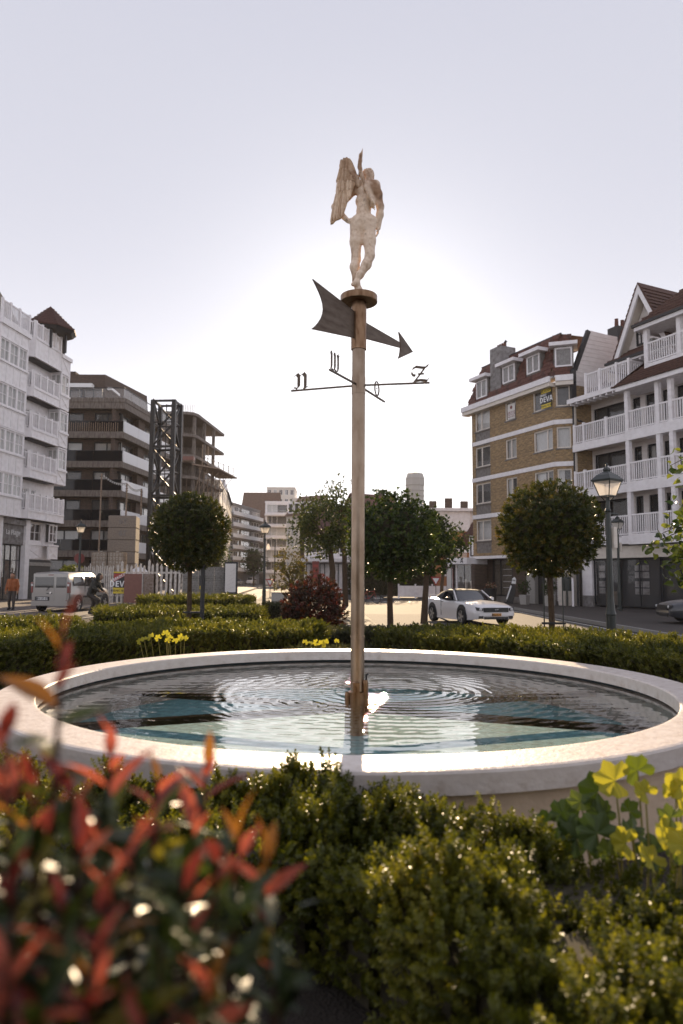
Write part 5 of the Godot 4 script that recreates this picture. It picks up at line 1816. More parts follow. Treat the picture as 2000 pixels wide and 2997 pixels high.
	mb("tie", tie2, M.black)
	# street trees
	var stpal := [lin2(0.016, 0.03, 0.008), lin2(0.03, 0.055, 0.01), lin2(0.07, 0.105, 0.016), lin2(0.15, 0.18, 0.03)]
	standard_tree("street_tree", "round-headed green street tree standing in the low hedge beside the pole", "tree", Vector3(1.5, 0, -21.5), [Vector3(1.5, 0, -21.5), Vector3(1.48, 0.9, -21.5), Vector3(1.52, 1.9, -21.5)], [0.10, 0.085, 0.08], Vector3(1.55, 2.85, -21.5), Vector3(1.5, 1.45, 1.5), 2600, 1.7, stpal, M_ros2, {"flat": 0.9, "shell": 0.4, "rough": 0.22, "core": 0.55})
	standard_tree("street_tree", "leaning street tree on the sunlit cobbles left of the white car", "tree", Vector3(3.36, -0.2, -28.8), [Vector3(3.36, -0.2, -28.8), Vector3(3.42, 0.9, -28.8), Vector3(3.5, 2.0, -28.8)], [0.15, 0.12, 0.11], Vector3(3.55, 3.05, -28.8), Vector3(1.15, 1.35, 1.3), 1700, 1.9, stpal, M_ros2, {"flat": 0.9, "shell": 0.35, "rough": 0.4, "gap": 70.0, "cut": -0.25, "core": 0.45})
	standard_tree("street_tree", "loose leafy branches of a street tree overhanging the parked white car", "tree", Vector3(4.6, -0.2, -33.0), [Vector3(4.6, -0.2, -33), Vector3(4.7, 1.4, -33), Vector3(4.9, 3.0, -33)], [0.10, 0.08, 0.06], Vector3(5.0, 3.3, -33), Vector3(1.1, 1.0, 1.0), 620, 1.9, stpal, M_ros2, {"flat": 1.2, "shell": 0.2, "rough": 0.6, "gap": 110.0, "cut": 0.0})
	var airpal := [lin2(0.03, 0.05, 0.014), lin2(0.06, 0.085, 0.02), lin2(0.11, 0.13, 0.035), lin2(0.13, 0.12, 0.04)]
	standard_tree("broad_tree", "broad loose green tree behind the pole in front of the shops", "tree", Vector3(-0.6, -0.2, -42), [Vector3(-0.6, -0.2, -42), Vector3(-0.5, 2.0, -42), Vector3(-0.7, 3.6, -42)], [0.22, 0.18, 0.14], Vector3(-0.9, 4.7, -42), Vector3(2.35, 2.1, 2.0), 3400, 2.2, airpal, M_ros2, {"flat": 0.9, "shell": 0.15, "rough": 0.5, "gap": 60.0, "cut": -0.14, "limbs": 11})
	standard_tree("broad_tree", "thin-topped tree rising behind the pole", "tree", Vector3(0.3, -0.2, -46), [Vector3(0.3, -0.2, -46), Vector3(0.2, 3.0, -46), Vector3(0.0, 5.6, -46)], [0.2, 0.15, 0.1], Vector3(-0.1, 6.9, -46), Vector3(1.7, 1.2, 1.4), 700, 2.2, airpal, M_ros2, {"flat": 1.0, "shell": 0.05, "rough": 0.6, "gap": 70.0, "cut": 0.05, "limbs": 11})
	standard_tree("small_tree", "small yellowing tree in front of the shops, behind the lamp post", "tree", Vector3(-3.6, -0.2, -52), [Vector3(-3.6, -0.2, -52), Vector3(-3.6, 1.0, -52)], [0.1, 0.08], Vector3(-3.7, 2.0, -52), Vector3(1.6, 1.9, 1.3), 800, 2.3, [lin2(0.05, 0.06, 0.015), lin2(0.12, 0.12, 0.03), lin2(0.18, 0.14, 0.04), lin2(0.16, 0.09, 0.03)], M_ros2, {"flat": 1.0, "shell": 0.1, "rough": 0.5, "gap": 80.0, "cut": -0.1})
	standard_tree("street_tree", "green roadside tree below the far terraces beside the map board", "tree", Vector3(-15.0, -0.2, -85), [Vector3(-15.0, -0.2, -85), Vector3(-15, 2.5, -85)], [0.2, 0.15], Vector3(-15.2, 4.4, -85), Vector3(1.8, 2.6, 1.8), 900, 3.4, stpal, M_ros2, {"flat": 1.0, "shell": 0.15, "rough": 0.5, "core": 0.5})
	standard_tree("street_tree", "dark leafy tree at the far end of the street below the white flats", "tree", Vector3(-18.5, -0.2, -150), [Vector3(-18.5, -0.2, -150), Vector3(-18.5, 2.5, -150)], [0.2, 0.15], Vector3(-18.5, 5.0, -150), Vector3(2.6, 3.4, 2.6), 600, 5.0, stpal, M_ros2, {"flat": 1.0, "shell": 0.15, "rough": 0.4, "core": 0.6})
	standard_tree("garden_tree", "dark garden tree behind the tall hedge beyond the road", "tree", Vector3(3.4, -0.2, -73), [Vector3(3.4, -0.2, -73), Vector3(3.4, 2.6, -73)], [0.2, 0.14], Vector3(3.4, 5.0, -73), Vector3(3.0, 3.0, 2.6), 1300, 3.2, stpal, M_ros2, {"flat": 1.0, "shell": 0.2, "rough": 0.4, "core": 0.5})
	# shrubs
	var redpal := [lin2(0.022, 0.018, 0.012), lin2(0.04, 0.024, 0.014), lin2(0.08, 0.026, 0.018), lin2(0.19, 0.036, 0.026)]
	thing("red_shrub", "rounded dark red shrub beside the lawn in front of the tree", "shrub", Vector3(-0.75, 0, -19.6))
	FR = Transform3D.IDENTITY
	var xs := []
	var cs := []
	for q in crown_points(Vector3(-0.75, 0.78, -19.6), Vector3(0.95, 0.86, 0.95), 1700, 0.3, 0.85, 0.35):
		xs.append(facing(q[1] + Vector3(0, 0.7, 0), rng.randf() * TAU, 1.25, q[0]))
		cs.append(mixc(redpal, rng.randf() * 0.9))
	scatter("foliage", M_ros, M.leaf, xs, cs, TH)
	var sb := MB.new()
	for k in 7:
		sb.tube([Vector3(-0.75, 0, -19.6), Vector3(-0.75 + cos(k) * 0.3, 0.5, -19.6 + sin(k) * 0.3), Vector3(-0.75 + cos(k) * 0.55, 1.2, -19.6 + sin(k) * 0.55)], [0.03, 0.02, 0.008], 5, false)
	mb("stem", sb, M.twig)
	thing("green_shrub", "bright green shrub rising above the pickets by the white house", "shrub", Vector3(-18.0, 0.02, -47.5))
	FR = Transform3D.IDENTITY
	xs = []
	cs = []
	for q in crown_points(Vector3(-18.0, 1.45, -47.5), Vector3(1.05, 1.0, 1.0), 800, 0.3, 1.4, 0.35):
		xs.append(facing(q[1] + Vector3(0, 0.5, 0), rng.randf() * TAU, 2.2, q[0]))
		cs.append(mixc([lin2(0.05, 0.08, 0.014), lin2(0.11, 0.15, 0.022), lin2(0.2, 0.22, 0.03)], rng.randf()))
	scatter("foliage", M_ros2, M.leaf, xs, cs, TH)
	var s3 := MB.new()
	for k in 5:
		s3.tube([Vector3(-18, 0, -47.5), Vector3(-18 + cos(k * 1.3) * 0.5, 1.6, -47.5 + sin(k * 1.3) * 0.5)], [0.04, 0.01], 5, false)
	mb("stem", s3, M.twig)
	potted("dark potted shrub beside the entrance door of the brick house", Vector3(12.2, -0.07, -47.2), 1.0)
	potted("round potted shrub in front of the white roller shutter", Vector3(13.1, -0.07, -44.6), 1.0)
	# tree outside the frame whose branch hangs in at the edge
	thing("linden_tree", "backlit linden branches with round yellow-green leaves hanging in at the picture edge", "tree", Vector3(6.1, 0, -9.3))
	FR = Transform3D.IDENTITY
	var tb := MB.new()
	tb.tube([Vector3(6.1, 0, -9.3), Vector3(6.0, 1.6, -9.3), Vector3(5.9, 3.6, -9.3)], [0.11, 0.09, 0.06], 10)
	mb("trunk", tb, M.bark)
	var ends := [[4.26, 3.08], [4.34, 2.8], [4.32, 2.5], [4.2, 2.22], [4.05, 2.18], [3.98, 2.05], [4.12, 1.98], [4.28, 2.05], [4.2, 1.82], [4.32, 1.86], [4.25, 1.66], [4.4, 1.7], [4.42, 2.35], [4.45, 2.95]]
	var hl := heart_leaf(0.092)
	var lm := [leafmat("linden_light", lin(0.20, 0.22, 0.025), lin(0.9, 0.9, 0.9)), leafmat("linden_mid", lin(0.10, 0.13, 0.02), lin(0.8, 0.85, 0.7)), leafmat("linden_dark", lin(0.03, 0.05, 0.012), lin(0.5, 0.6, 0.4))]
	var made := 0
	for e in ends:
		var br := MB.new()
		var tip := Vector3(e[0], e[1], -9.0 + rng.randf_range(-0.25, 0.25))
		var st0 := Vector3(5.95, minf(e[1] + 0.35, 3.5), -9.3)
		var mid := st0.lerp(tip, 0.55) + Vector3(0, 0.22, 0)
		br.tube([st0, mid, tip], [0.022, 0.012, 0.004], 6, false)
		mb("branch", br, M.twig)
		for k in 22:
			if made >= 296:
				break
			var t := rng.randf_range(0.86, 1.0)
			var p := st0.lerp(mid, t / 0.55) if t < 0.55 else mid.lerp(tip, (t - 0.55) / 0.45)
			p += Vector3(rng.randf_range(-0.16, 0.2), rng.randf_range(-0.24, 0.14), rng.randf_range(-0.2, 0.2))
			var x := facing(Vector3(rng.randf_range(-0.8, 0.8), 0.5, rng.randf_range(-0.6, 1.0)), rng.randf() * TAU, rng.randf_range(0.6, 1.25), p)
			put("leaf", hl, lm[[0, 0, 1, 1, 2][rng.randi() % 5]], null, x)
			made += 1
	# yellow-green lobed leaves along the basin
	var gl := [leafmat("mantle_light", lin(0.42, 0.38, 0.03), lin(0.95, 0.95, 0.95), 0.5), leafmat("mantle_dark", lin(0.05, 0.075, 0.014), lin(0.3, 0.35, 0.2), 0.5), leafmat("mantle_mid", lin(0.14, 0.17, 0.02), lin(0.7, 0.75, 0.5), 0.5)]
	mat("mallow_stem", lin(0.22, 0.2, 0.05), 0.6)
	var lob := [lobed_leaf(1, 0.085), lobed_leaf(2, 0.075), lobed_leaf(3, 0.10)]
	var plants := [["mallow plant with large yellow-green lobed leaves against the basin wall", [[1.21, 0.79, -3.20, 0], [1.30, 0.77, -3.10, 0], [1.33, 0.64, -2.95, 0], [1.45, 0.80, -3.10, 0], [1.36, 0.70, -3.00, 2], [1.19, 0.58, -3.05, 0], [1.09, 0.60, -3.10, 1], [1.00, 0.60, -3.20, 1], [1.16, 0.63, -3.25, 1], [1.27, 0.66, -3.20, 1], [1.09, 0.67, -3.30, 2], [1.01, 0.61, -3.30, 1], [1.38, 0.62, -2.90, 0], [1.24, 0.56, -2.92, 0], [1.12, 0.54, -3.05, 2], [0.93, 0.58, -3.30, 1], [1.32, 0.83, -3.22, 2], [1.43, 0.76, -3.10, 0], [1.16, 0.72, -3.28, 1], [1.02, 0.56, -3.15, 1], [1.25, 0.60, -3.12, 1], [1.08, 0.50, -3.2, 1], [1.33, 0.52, -3.1, 1], [1.2, 0.5, -3.2, 1], [1.42, 0.55, -3.05, 2], [0.97, 0.5, -3.25, 1]], 0.85, Vector3(1.2, 0, -3.12)],
		["cluster of bright yellow-green leaves above the far rim by the hedge", [[-2.78, 0.72, -10.1, 0], [-2.70, 0.75, -10.15, 0], [-2.58, 0.74, -10.1, 0], [-2.5, 0.79, -10.2, 0], [-2.42, 0.74, -10.1, 0], [-2.46, 0.70, -10.15, 0], [-2.26, 0.75, -10.1, 0], [-2.22, 0.73, -10.15, 0], [-2.84, 0.69, -10.1, 0], [-2.34, 0.70, -10.1, 0]], 0.75, Vector3(-2.5, 0, -10.45)],
		["few small yellow leaves peeping over the rim left of the pole", [[-0.52, 0.66, -10.45, 0], [-0.44, 0.65, -10.45, 0], [-0.36, 0.66, -10.45, 0], [-0.28, 0.64, -10.45, 0], [-0.22, 0.65, -10.45, 0], [-0.06, 0.68, -10.45, 0]], 0.6, Vector3(-0.35, 0, -10.6)]]
	for pl in plants:
		thing("mallow_plant", pl[0], "plant", pl[3], "lobed-leaf plants round the basin")
		FR = Transform3D.IDENTITY
		for q in pl[1]:
			var p := Vector3(q[0], q[1] - (0.07 if pl[2] > 0.8 else 0.0), q[2])
			var foot: Vector3 = Vector3(pl[3].x, 0, pl[3].z).lerp(Vector3(p.x, 0, p.z), 0.75)
			var st := MB.new()
			st.tube([foot, foot.lerp(p, 0.6) + Vector3(0.02, 0.03, 0), p], [0.007 * pl[2], 0.006 * pl[2], 0.004 * pl[2]], 5, false)
			mb("stem", st, M.mallow_stem)
			put("leaf", lob[rng.randi() % 3], gl[q[3]], null, facing(Vector3(rng.randf_range(-0.4, 0.4), rng.randf_range(0.2, 0.7), rng.randf_range(0.3, 1.0)), PI + rng.randf_range(-0.9, 0.9), pl[2] * rng.randf_range(0.75, 1.15), p))
	# photinia right in front of the camera
	thing("photinia_shrub", "blurred foreground photinia shrub with coral red young leaves", "shrub", Vector3(-0.38, 0, -0.95))
	FR = Transform3D.IDENTITY
	var pm := [leafmat("photinia_coral", lin(0.52, 0.12, 0.07), lin(0.95, 0.95, 0.95), 0.34), leafmat("photinia_red", lin(0.20, 0.035, 0.026), lin(0.8, 0.8, 0.8), 0.34), leafmat("photinia_orange", lin(0.36, 0.15, 0.025), lin(0.9, 0.9, 0.9), 0.28), leafmat("photinia_yellow", lin(0.22, 0.19, 0.02), lin(0.8, 0.8, 0.8), 0.34), leafmat("photinia_green", lin(0.065, 0.095, 0.014), lin(0.6, 0.6, 0.6), 0.32), leafmat("photinia_dark", lin(0.024, 0.04, 0.009), lin(0.35, 0.35, 0.35), 0.32)]
	mat("photinia_stem", lin(0.06, 0.02, 0.014), 0.6)
	var lmesh := []
	for k in 4:
		var b := MB.new()
		b.tinted = true
		leaf(b, Vector3.ZERO, Vector3(0, 0, 1), Vector3.UP, 0.062 + 0.008 * k, 0.021 + 0.002 * k, 0.35, 0.10 + 0.06 * k, 5)
		lmesh.append(b.mesh())
	var tips := [[-0.335, 1.545, -0.86], [-0.37, 1.44, -0.80], [-0.30, 1.40, -0.95], [-0.31, 1.36, -0.85], [-0.25, 1.34, -1.00], [-0.21, 1.32, -1.15], [-0.24, 1.30, -0.95], [-0.13, 1.29, -0.95], [-0.15, 1.27, -0.90], [-0.10, 1.25, -1.00], [-0.28, 1.28, -0.75], [-0.33, 1.32, -0.75], [-0.25, 1.28, -0.80], [-0.16, 1.26, -0.80], [-0.18, 1.21, -0.70], [-0.13, 1.20, -0.75], [-0.08, 1.15, -0.95], [-0.07, 1.12, -0.90], [-0.26, 1.24, -0.65], [-0.23, 1.26, -0.70], [-0.18, 1.25, -0.75], [-0.12, 1.22, -0.85], [-0.29, 1.28, -0.65], [-0.28, 1.32, -0.80], [-0.33, 1.33, -0.80], [-0.24, 1.30, -0.85], [-0.18, 1.29, -0.85], [-0.38, 1.36, -0.90], [-0.31, 1.31, -0.95], [-0.20, 1.28, -1.00], [-0.42, 1.41, -0.80], [-0.37, 1.34, -0.70], [-0.33, 1.27, -0.65]]
	var rest := []
	for k in 5:
		rest.append([])
	made = 0
	var kk := 0
	for tp in tips:
		var tip := Vector3(tp[0], tp[1] - 0.02, tp[2])
		var foot := Vector3(-0.38 + rng.randf_range(-0.12, 0.12), 0, -0.95 + rng.randf_range(-0.1, 0.1))
		var mid := foot.lerp(tip, 0.6) + Vector3((tip.x - foot.x) * 0.25, 0.05, (tip.z - foot.z) * 0.2)
		var st := MB.new()
		st.tube([foot, mid, mid.lerp(tip, 0.6) + Vector3(0.004, 0.01, 0), tip], [0.009, 0.006, 0.004, 0.0025], 6, false)
		mb("stem", st, M.photinia_stem)
		var nl := 18
		for i in nl:
			var t := i / float(nl - 1)            # 0 at the tip
			var p := tip.lerp(mid, t * 0.62)
			var a := i * 2.4 + kk
			var el := lerpf(1.2, 0.15, minf(t * 2.2, 1.0)) + rng.randf_range(-0.2, 0.2)
			var d := Vector3(cos(a) * cos(el), sin(el), sin(a) * cos(el))
			var s := rng.randf_range(0.85, 1.25) * (0.75 if i < 3 else 1.0)
			var xx := d
			var sd := Vector3.UP.cross(xx).normalized()
			var bs := Basis(sd, xx.cross(sd), xx) * Basis(Vector3.BACK, rng.randf_range(-0.6, 0.6)) * Basis.from_scale(Vector3.ONE * s)
			var mi := 0
			var young := kk in [0, 1, 2, 4, 5, 7, 9, 12, 15, 19, 22, 27, 30]
			if i < 5 and young:
				mi = [0, 0, 1, 0, 2][rng.randi() % 5]
			elif i < 3:
				mi = [1, 4, 4, 0, 5, 5][rng.randi() % 6]
			elif i < 9:
				mi = [5, 5, 3, 4, 5, 4, 5, 5][rng.randi() % 8]
			else:
				mi = [4, 5, 5, 5, 5, 3][rng.randi() % 6]
			var X := Transform3D(bs, p)
			if i < 9 and made < 296:
				put("leaf", lmesh[rng.randi() % 4], pm[mi], null, X)
				made += 1
			else:
				rest[mini(mi, 4)].append([X, mi])
		kk += 1
	for i in 340:
		var p := Vector3(-0.36, 0.86, -0.92) + Vector3(rng.randf_range(-0.36, 0.32), rng.randf_range(-0.62, 0.42), rng.randf_range(-0.25, 0.28))
		if p.y > 1.22 + (-0.05 - p.x) * 0.35:
			continue
		var d := Vector3(rng.randfn(), rng.randf_range(-0.2, 0.8), rng.randfn()).normalized()
		var sd := Vector3.UP.cross(d).normalized()
		rest[4].append([Transform3D(Basis(sd, d.cross(sd), d) * Basis(Vector3.BACK, rng.randf_range(-1, 1)) * Basis.from_scale(Vector3.ONE * rng.randf_range(0.9, 1.4)), p), 4 if rng.randf() < 0.35 else 5])
	for mi in 6:
		var txs := []
		var tcs := []
		for g in rest:
			for q in g:
				if q[1] == mi:
					txs.append(q[0])
					tcs.append(Color.WHITE)
		if txs:
			scatter("foliage", lmesh[mi % 4], pm[mi], txs, tcs, TH)

# ---------------------------------------------------------------- far houses
# a facade from P0 to P1 (left to right as seen), with its windows as parts
func block(nm: String, label: String, p0: Vector3, p1: Vector3, top: float, depth: float, m: Material, o := {}) -> Node3D:
	thing(nm, label, "building", Vector3(p0.x, 0, p0.z), o.get("group", ""))
	frame(p0, p1 - p0)
	var L := p0.distance_to(p1)
	var rows: int = o.get("rows", 4)
	var cols: int = o.get("cols", 4)
	var base: float = o.get("base", 3.2)
	var y0 := -0.2
	var fh := (top - base) / rows
	var holes := []
	var fm: Material = o.get("frame", M.white)
	for r in rows:
		for c in cols:
			var cw := L / cols
			var ww: float = o.get("ww", 0.55)
			var x0 := cw * (c + 0.5 - ww / 2)
			var x1 := cw * (c + 0.5 + ww / 2)
			var yb: float = base + r * fh + fh * o.get("sill", 0.25)
			var yt: float = base + r * fh + fh * o.get("head", 0.82)
			holes.append([x0, x1, yb, yt])
			window(x0, x1, yb, yt, -0.08, {"bar": 0.09, "frame": fm, "cols": o.get("cuts", [0.5]), "back": ["room", "curtain", "room", "split"][(r * 3 + c * 5) % 4]})
	wall("wall", m, 0, L, y0, top, 0.0, 0.3, holes)
	bx("core", m, 0.05, L - 0.05, y0, top - 0.05, -depth, -0.42)
	if o.get("balcony", false):
		for r in rows:
			var y := base + r * fh
			bx("balcony_slab", o.get("slab", M.concrete), -0.05, L + 0.05, y - 0.45, y, 0.002, 1.1)
			for c in cols:
				bx("balustrade_panel", o.get("rail", M.glass), L / cols * c + 0.05, L / cols * (c + 1) - 0.05, y + 0.02, y + 1.0, 1.0, 1.05)
	match o.get("roof", ""):
		"gable":
			var h: float = o.get("rh", 4.0)
			var b := MB.new()
			var ov := 0.4
			b.prism(PackedVector2Array([Vector2(ov, top - 0.15), Vector2(-depth * 0.5, top + h), Vector2(-depth - ov, top - 0.15), Vector2(-depth * 0.5, top + h - 0.35)]), -ov, L + ov, Transform3D(Basis(Vector3(0, 0, 1), Vector3(0, 1, 0), Vector3(1, 0, 0)), Vector3.ZERO))
			var g := MB.new()
			g.prism(PackedVector2Array([Vector2(0, top), Vector2(-depth * 0.5, top + h - 0.4), Vector2(-depth, top)]), 0.0, L, Transform3D(Basis(Vector3(0, 0, 1), Vector3(0, 1, 0), Vector3(1, 0, 0)), Vector3.ZERO))
			mb("gable", g, m)
			mb("roof", b, o.get("rm", M.tile))
			for k in o.get("chimneys", 0):
				var x: float = L * (k + 0.5) / o.chimneys
				bx("chimney", M.red_brick, x - 0.4, x + 0.4, top + h * 0.5, top + h + 1.0, -depth * 0.5 - 0.4, -depth * 0.5 + 0.4)
			for k in o.get("dormers", 0):
				var x: float = L * (k + 0.5) / o.dormers
				bx("dormer", M.white, x - 0.8, x + 0.8, top + 0.5, top + h * 0.62, -depth * 0.3, -0.5)
				bx("dormer_pane", M.smoked, x - 0.5, x + 0.5, top + 0.9, top + h * 0.55, -0.5, -0.46)
		"flat":
			bx("parapet", o.get("rm", m), -0.1, L + 0.1, top, top + 0.4, -depth, 0.1)
	return TH

func P(x: float, z: float) -> Vector3:
	return Vector3(x, 0, z)

func far_houses() -> void:
	# concrete carcass under construction
	thing("construction_building", "unfinished concrete building shell with scaffold platform and props", "building", P(-25, -100))
	frame(P(-25.6, -100), Vector3.RIGHT)
	var ys := [25.4, 22.2, 19.2, 16.1, 13.0, 9.9, 6.8, 3.7]
	for i in ys.size():
		var y: float = ys[i]
		var b := MB.new()
		var pl := PackedVector2Array([Vector2(-3, 0), Vector2(3.2, 0), Vector2(4.1, 0.5), Vector2(4.6, 1.6), Vector2(6.0, 16), Vector2(-3, 16)])
		b.prism(pl, y - 0.42, y, Transform3D(Basis(Vector3(1, 0, 0), Vector3(0, 0, -1), Vector3(0, 1, 0)), Vector3.ZERO))
		mb("floor_slab", b, M.concrete)
		for x in [[0.3, -0.5], [2.4, -0.5], [4.0, -1.6], [4.6, -6.0], [5.2, -10.5]]:
			bx("column", M.concrete, x[0] - 0.22, x[0] + 0.22, y - 3.1, y - 0.42, x[1] - 0.22, x[1] + 0.22)
		bx("back_wall", M.concrete, -3, 4.2, y - 3.1, y - 0.42, -9.0, -8.7)
		if i > 2:
			for k in 5:
				bx("prop", M.scaffold, -0.2 + k * 0.85, -0.14 + k * 0.85, y - 3.1, y - 0.42, -0.9, -0.84)
	bx("partition", M.render_grey, 0.6, 2.3, 22.25, 25.0, -1.2, -1.0)
	bx("formwork", M.plywood, -1.5, 4.5, 18.2, 18.75, -0.4, 0.7)
	for k in 26:
		bx("joist", M.scaffold, -1.4 + k * 0.23, -1.32 + k * 0.23, 17.9, 18.2, -0.4, 0.8)
	var pf := MB.new()
	pf.hexa([Vector3(4.2, 17.6, 0.5), Vector3(7.4, 17.6, -4), Vector3(8.6, 17.6, -14), Vector3(5.5, 17.6, -14), Vector3(4.2, 17.8, 0.5), Vector3(7.4, 17.8, -4), Vector3(8.6, 17.8, -14), Vector3(5.5, 17.8, -14)])
	mb("platform", pf, M.scaffold)
	for k in 7:
		var t := k / 6.0
		var q := Vector3(lerpf(5.4, 8.2, t), 0, lerpf(-1.0, -12.0, t))
		bx("guard_post", M.scaffold, q.x - 0.05, q.x + 0.05, 17.8, 19.2 + (1.6 if k < 2 else 0.0), q.z - 0.05, q.z + 0.05)
		var br := MB.new()
		br.bar(Vector3(q.x, 17.6, q.z), Vector3(lerpf(4.5, 5.6, t), 14.2, q.z), 0.09)
		mb("brace", br, M.scaffold)
		bx("scaffold_tube", M.scaffold, lerpf(5.0, 6.6, t), lerpf(5.0, 6.6, t) + 0.09, -0.2, 17.6, q.z - 0.05, q.z + 0.05)
	for y in [18.4, 19.0]:
		var rl := MB.new()
		rl.bar(Vector3(5.4, y, -1.0), Vector3(8.2, y, -12.0), 0.06)
		mb("guard_rail", rl, M.scaffold)
	for k in 9:
		bx("starter_bar", M.scaffold, 2.0 + k * 0.25, 2.05 + k * 0.25, 25.4, 26.7, -1.0, -0.95)
	block("terrace_house", "narrow cream house just beyond the unfinished concrete shell", P(-20.4, -117), P(-22.6, -138), 17.5, 9, M.cream, {"rows": 5, "cols": 4, "roof": "flat", "group": "far street houses"})
	block("terrace_house", "grey house with white dormers before the curved balconies", P(-22.7, -139), P(-26.0, -166), 18.5, 10, M.render_grey, {"rows": 5, "cols": 5, "roof": "gable", "rh": 4.5, "rm": M.roofgrey, "dormers": 4, "group": "far street houses"})
	block("balcony_block", "grey apartment block with long white balconies far down the street", P(-28.6, -180), P(-23.6, -204), 20.6, 12, M.render_grey, {"rows": 6, "cols": 3, "ww": 0.86, "balcony": true, "rail": M.milk, "roof": "flat", "cuts": [0.33, 0.66], "group": "far street houses"})
	block("brown_roof_house", "big brown-roofed house rising behind the balconied block", P(-29.5, -206), P(-19.0, -206), 18.5, 16, M.roofgrey, {"rows": 4, "cols": 4, "roof": "gable", "rh": 9.0, "rm": M.roofbrown, "dormers": 0, "group": "far street houses"})
	block("modern_flats", "white modern flats with wide glazed loggias behind the lamp post", P(-20.2, -186), P(-13.9, -186), 21.4, 12, M.white, {"rows": 6, "cols": 1, "ww": 0.86, "sill": 0.12, "head": 0.84, "cuts": [0.25, 0.5], "balcony": true, "rail": M.glass, "slab": M.white, "roof": "flat", "group": "far street houses"})
	block("tall_block", "pale flat-roofed tower block in the haze above the brown roofs", P(-28, -262), P(-17.5, -262), 35.0, 14, M.cream, {"rows": 9, "cols": 5, "ww": 0.6, "roof": "flat", "base": 4.0, "group": "far street houses"})
	block("tall_block", "lower stepped wing of the pale tower block in the haze", P(-17.4, -262), P(-12.5, -262), 31.0, 12, M.cream, {"rows": 8, "cols": 3, "ww": 0.6, "roof": "flat", "base": 4.0, "group": "far street houses"})
	block("terrace_house", "cream terrace with a brown mansard roof beside the white flats", P(-13.8, -176), P(-7.5, -172), 17.0, 12, M.cream, {"rows": 5, "cols": 6, "roof": "gable", "rh": 5.5, "rm": M.roofbrown, "dormers": 4, "group": "far street houses"})
	block("brown_house", "dark brown brick house with shops behind the loose green tree", P(-5.4, -92), P(-3.6, -92), 9.6, 12, M.red_brick, {"rows": 2, "cols": 1, "ww": 0.2, "roof": "flat", "base": 3.6, "group": "houses round the square"})
	block("corner_shop", "white-banded corner house with glazed shop fronts behind the pole", P(-4.6, -88), P(2.4, -86), 6.8, 10, M.white, {"rows": 1, "cols": 4, "ww": 0.75, "base": 4.0, "roof": "gable", "rh": 4.2, "rm": M.tile_dark, "group": "houses round the square"})
	bx("canopy", M.white, -0.2, 7.2, 3.55, 3.95, 0.01, 1.4)
	for k in 4:
		window(0.3 + k * 1.75, 1.9 + k * 1.75, 0.1, 3.4, 0.12, {"name": "shop_window", "cols": [0.4], "bar": 0.1, "frame": M.black, "back": "interior"})
	block("terrace_house", "brick terrace with a red roof half hidden by the street trees", P(2.6, -100), P(14.5, -97), 6.5, 10, M.red_brick, {"rows": 1, "cols": 6, "base": 3.2, "roof": "gable", "rh": 4.2, "rm": M.tile, "chimneys": 3, "group": "houses round the square"})
	block("red_roof_house", "house with a steep orange-red roof showing above the green trees", P(4.6, -140), P(13.0, -144), 14.0, 12, M.cream, {"rows": 3, "cols": 4, "roof": "gable", "rh": 5.2, "rm": M.tile, "chimneys": 2, "group": "houses round the square"})
	# pale tower in the haze
	thing("tower", "pale grey eight-sided tower standing far off in the haze", "tower", P(31.4, -300))
	FR = Transform3D(Basis(Vector3.UP, 0.39), P(31.4, -300))
	var tb := MB.new()
	tb.lathe([Vector2(5.2, -0.2), Vector2(5.2, 31.0), Vector2(4.0, 34.0), Vector2(4.0, 41.2)], 8, Vector3.ZERO, false)
	mb("shaft", tb, M.stone)
	var tc := MB.new()
	tc.lathe([Vector2(4.0, 41.2), Vector2(4.2, 41.3), Vector2(4.2, 44.2), Vector2(3.5, 46.4), Vector2(0.0, 47.2)], 8, Vector3.ZERO, false)
	mb("cap", tc, M.stone)
	for y in [36.5, 38.8, 41.2, 44.0]:
		var tt := MB.new()
		tt.lathe([Vector2(4.02, y), Vector2(4.35, y + 0.05), Vector2(4.35, y + 0.3), Vector2(4.02, y + 0.35)], 8, Vector3.ZERO, false)
		mb("cornice", tt, M.stone)
	# small house with a red roof beside the brick building
	thing("small_house", "small house, white above and orange brick below, with a red tiled roof", "house", P(8.0, -70))
	frame(P(7.6, -70), Vector3.RIGHT)
	wall("brick_wall", M.orange_brick, 0.0, 6.0, -0.2, 4.2, 0.0, 0.3, [[2.3, 4.1, 1.9, 3.4]])
	window(2.3, 4.1, 1.9, 3.4, -0.05, {"cols": [0.4, 0.7], "bar": 0.12, "sill": 0.1})
	bx("string_course", M.white, -0.1, 6.1, 4.2, 4.75, -0.3, 0.15)
	wall("upper_wall", M.orange_brick, 0.0, 6.0, 4.75, 6.3, -0.05, 0.3, [[0.4, 1.6, 4.9, 6.1]])
	window(0.4, 1.6, 4.9, 6.1, -0.1, {"bar": 0.1})
	wall("dormer_wall", M.white, 0.3, 5.2, 6.3, 8.3, 0.05, 0.3, [[1.0, 2.7, 6.6, 7.8]])
	window(1.0, 2.7, 6.6, 7.8, 0.0, {"bar": 0.14})
	bx("dormer_roof", M.white, 0.1, 6.0, 8.3, 8.6, -2.5, 0.35)
	var rs := MB.new()
	rs.hexa([Vector3(3.6, 4.8, 0.3), Vector3(7.2, 4.8, 0.3), Vector3(7.2, 4.8, -4), Vector3(3.6, 4.8, -4), Vector3(6.4, 8.4, -0.6), Vector3(7.2, 8.4, -0.6), Vector3(7.2, 8.4, -4), Vector3(6.4, 8.4, -4)])
	mb("roof", rs, M.tile_dark)
	bx("core", M.white, 0.02, 6.0, -0.2, 8.2, -8, -0.36)
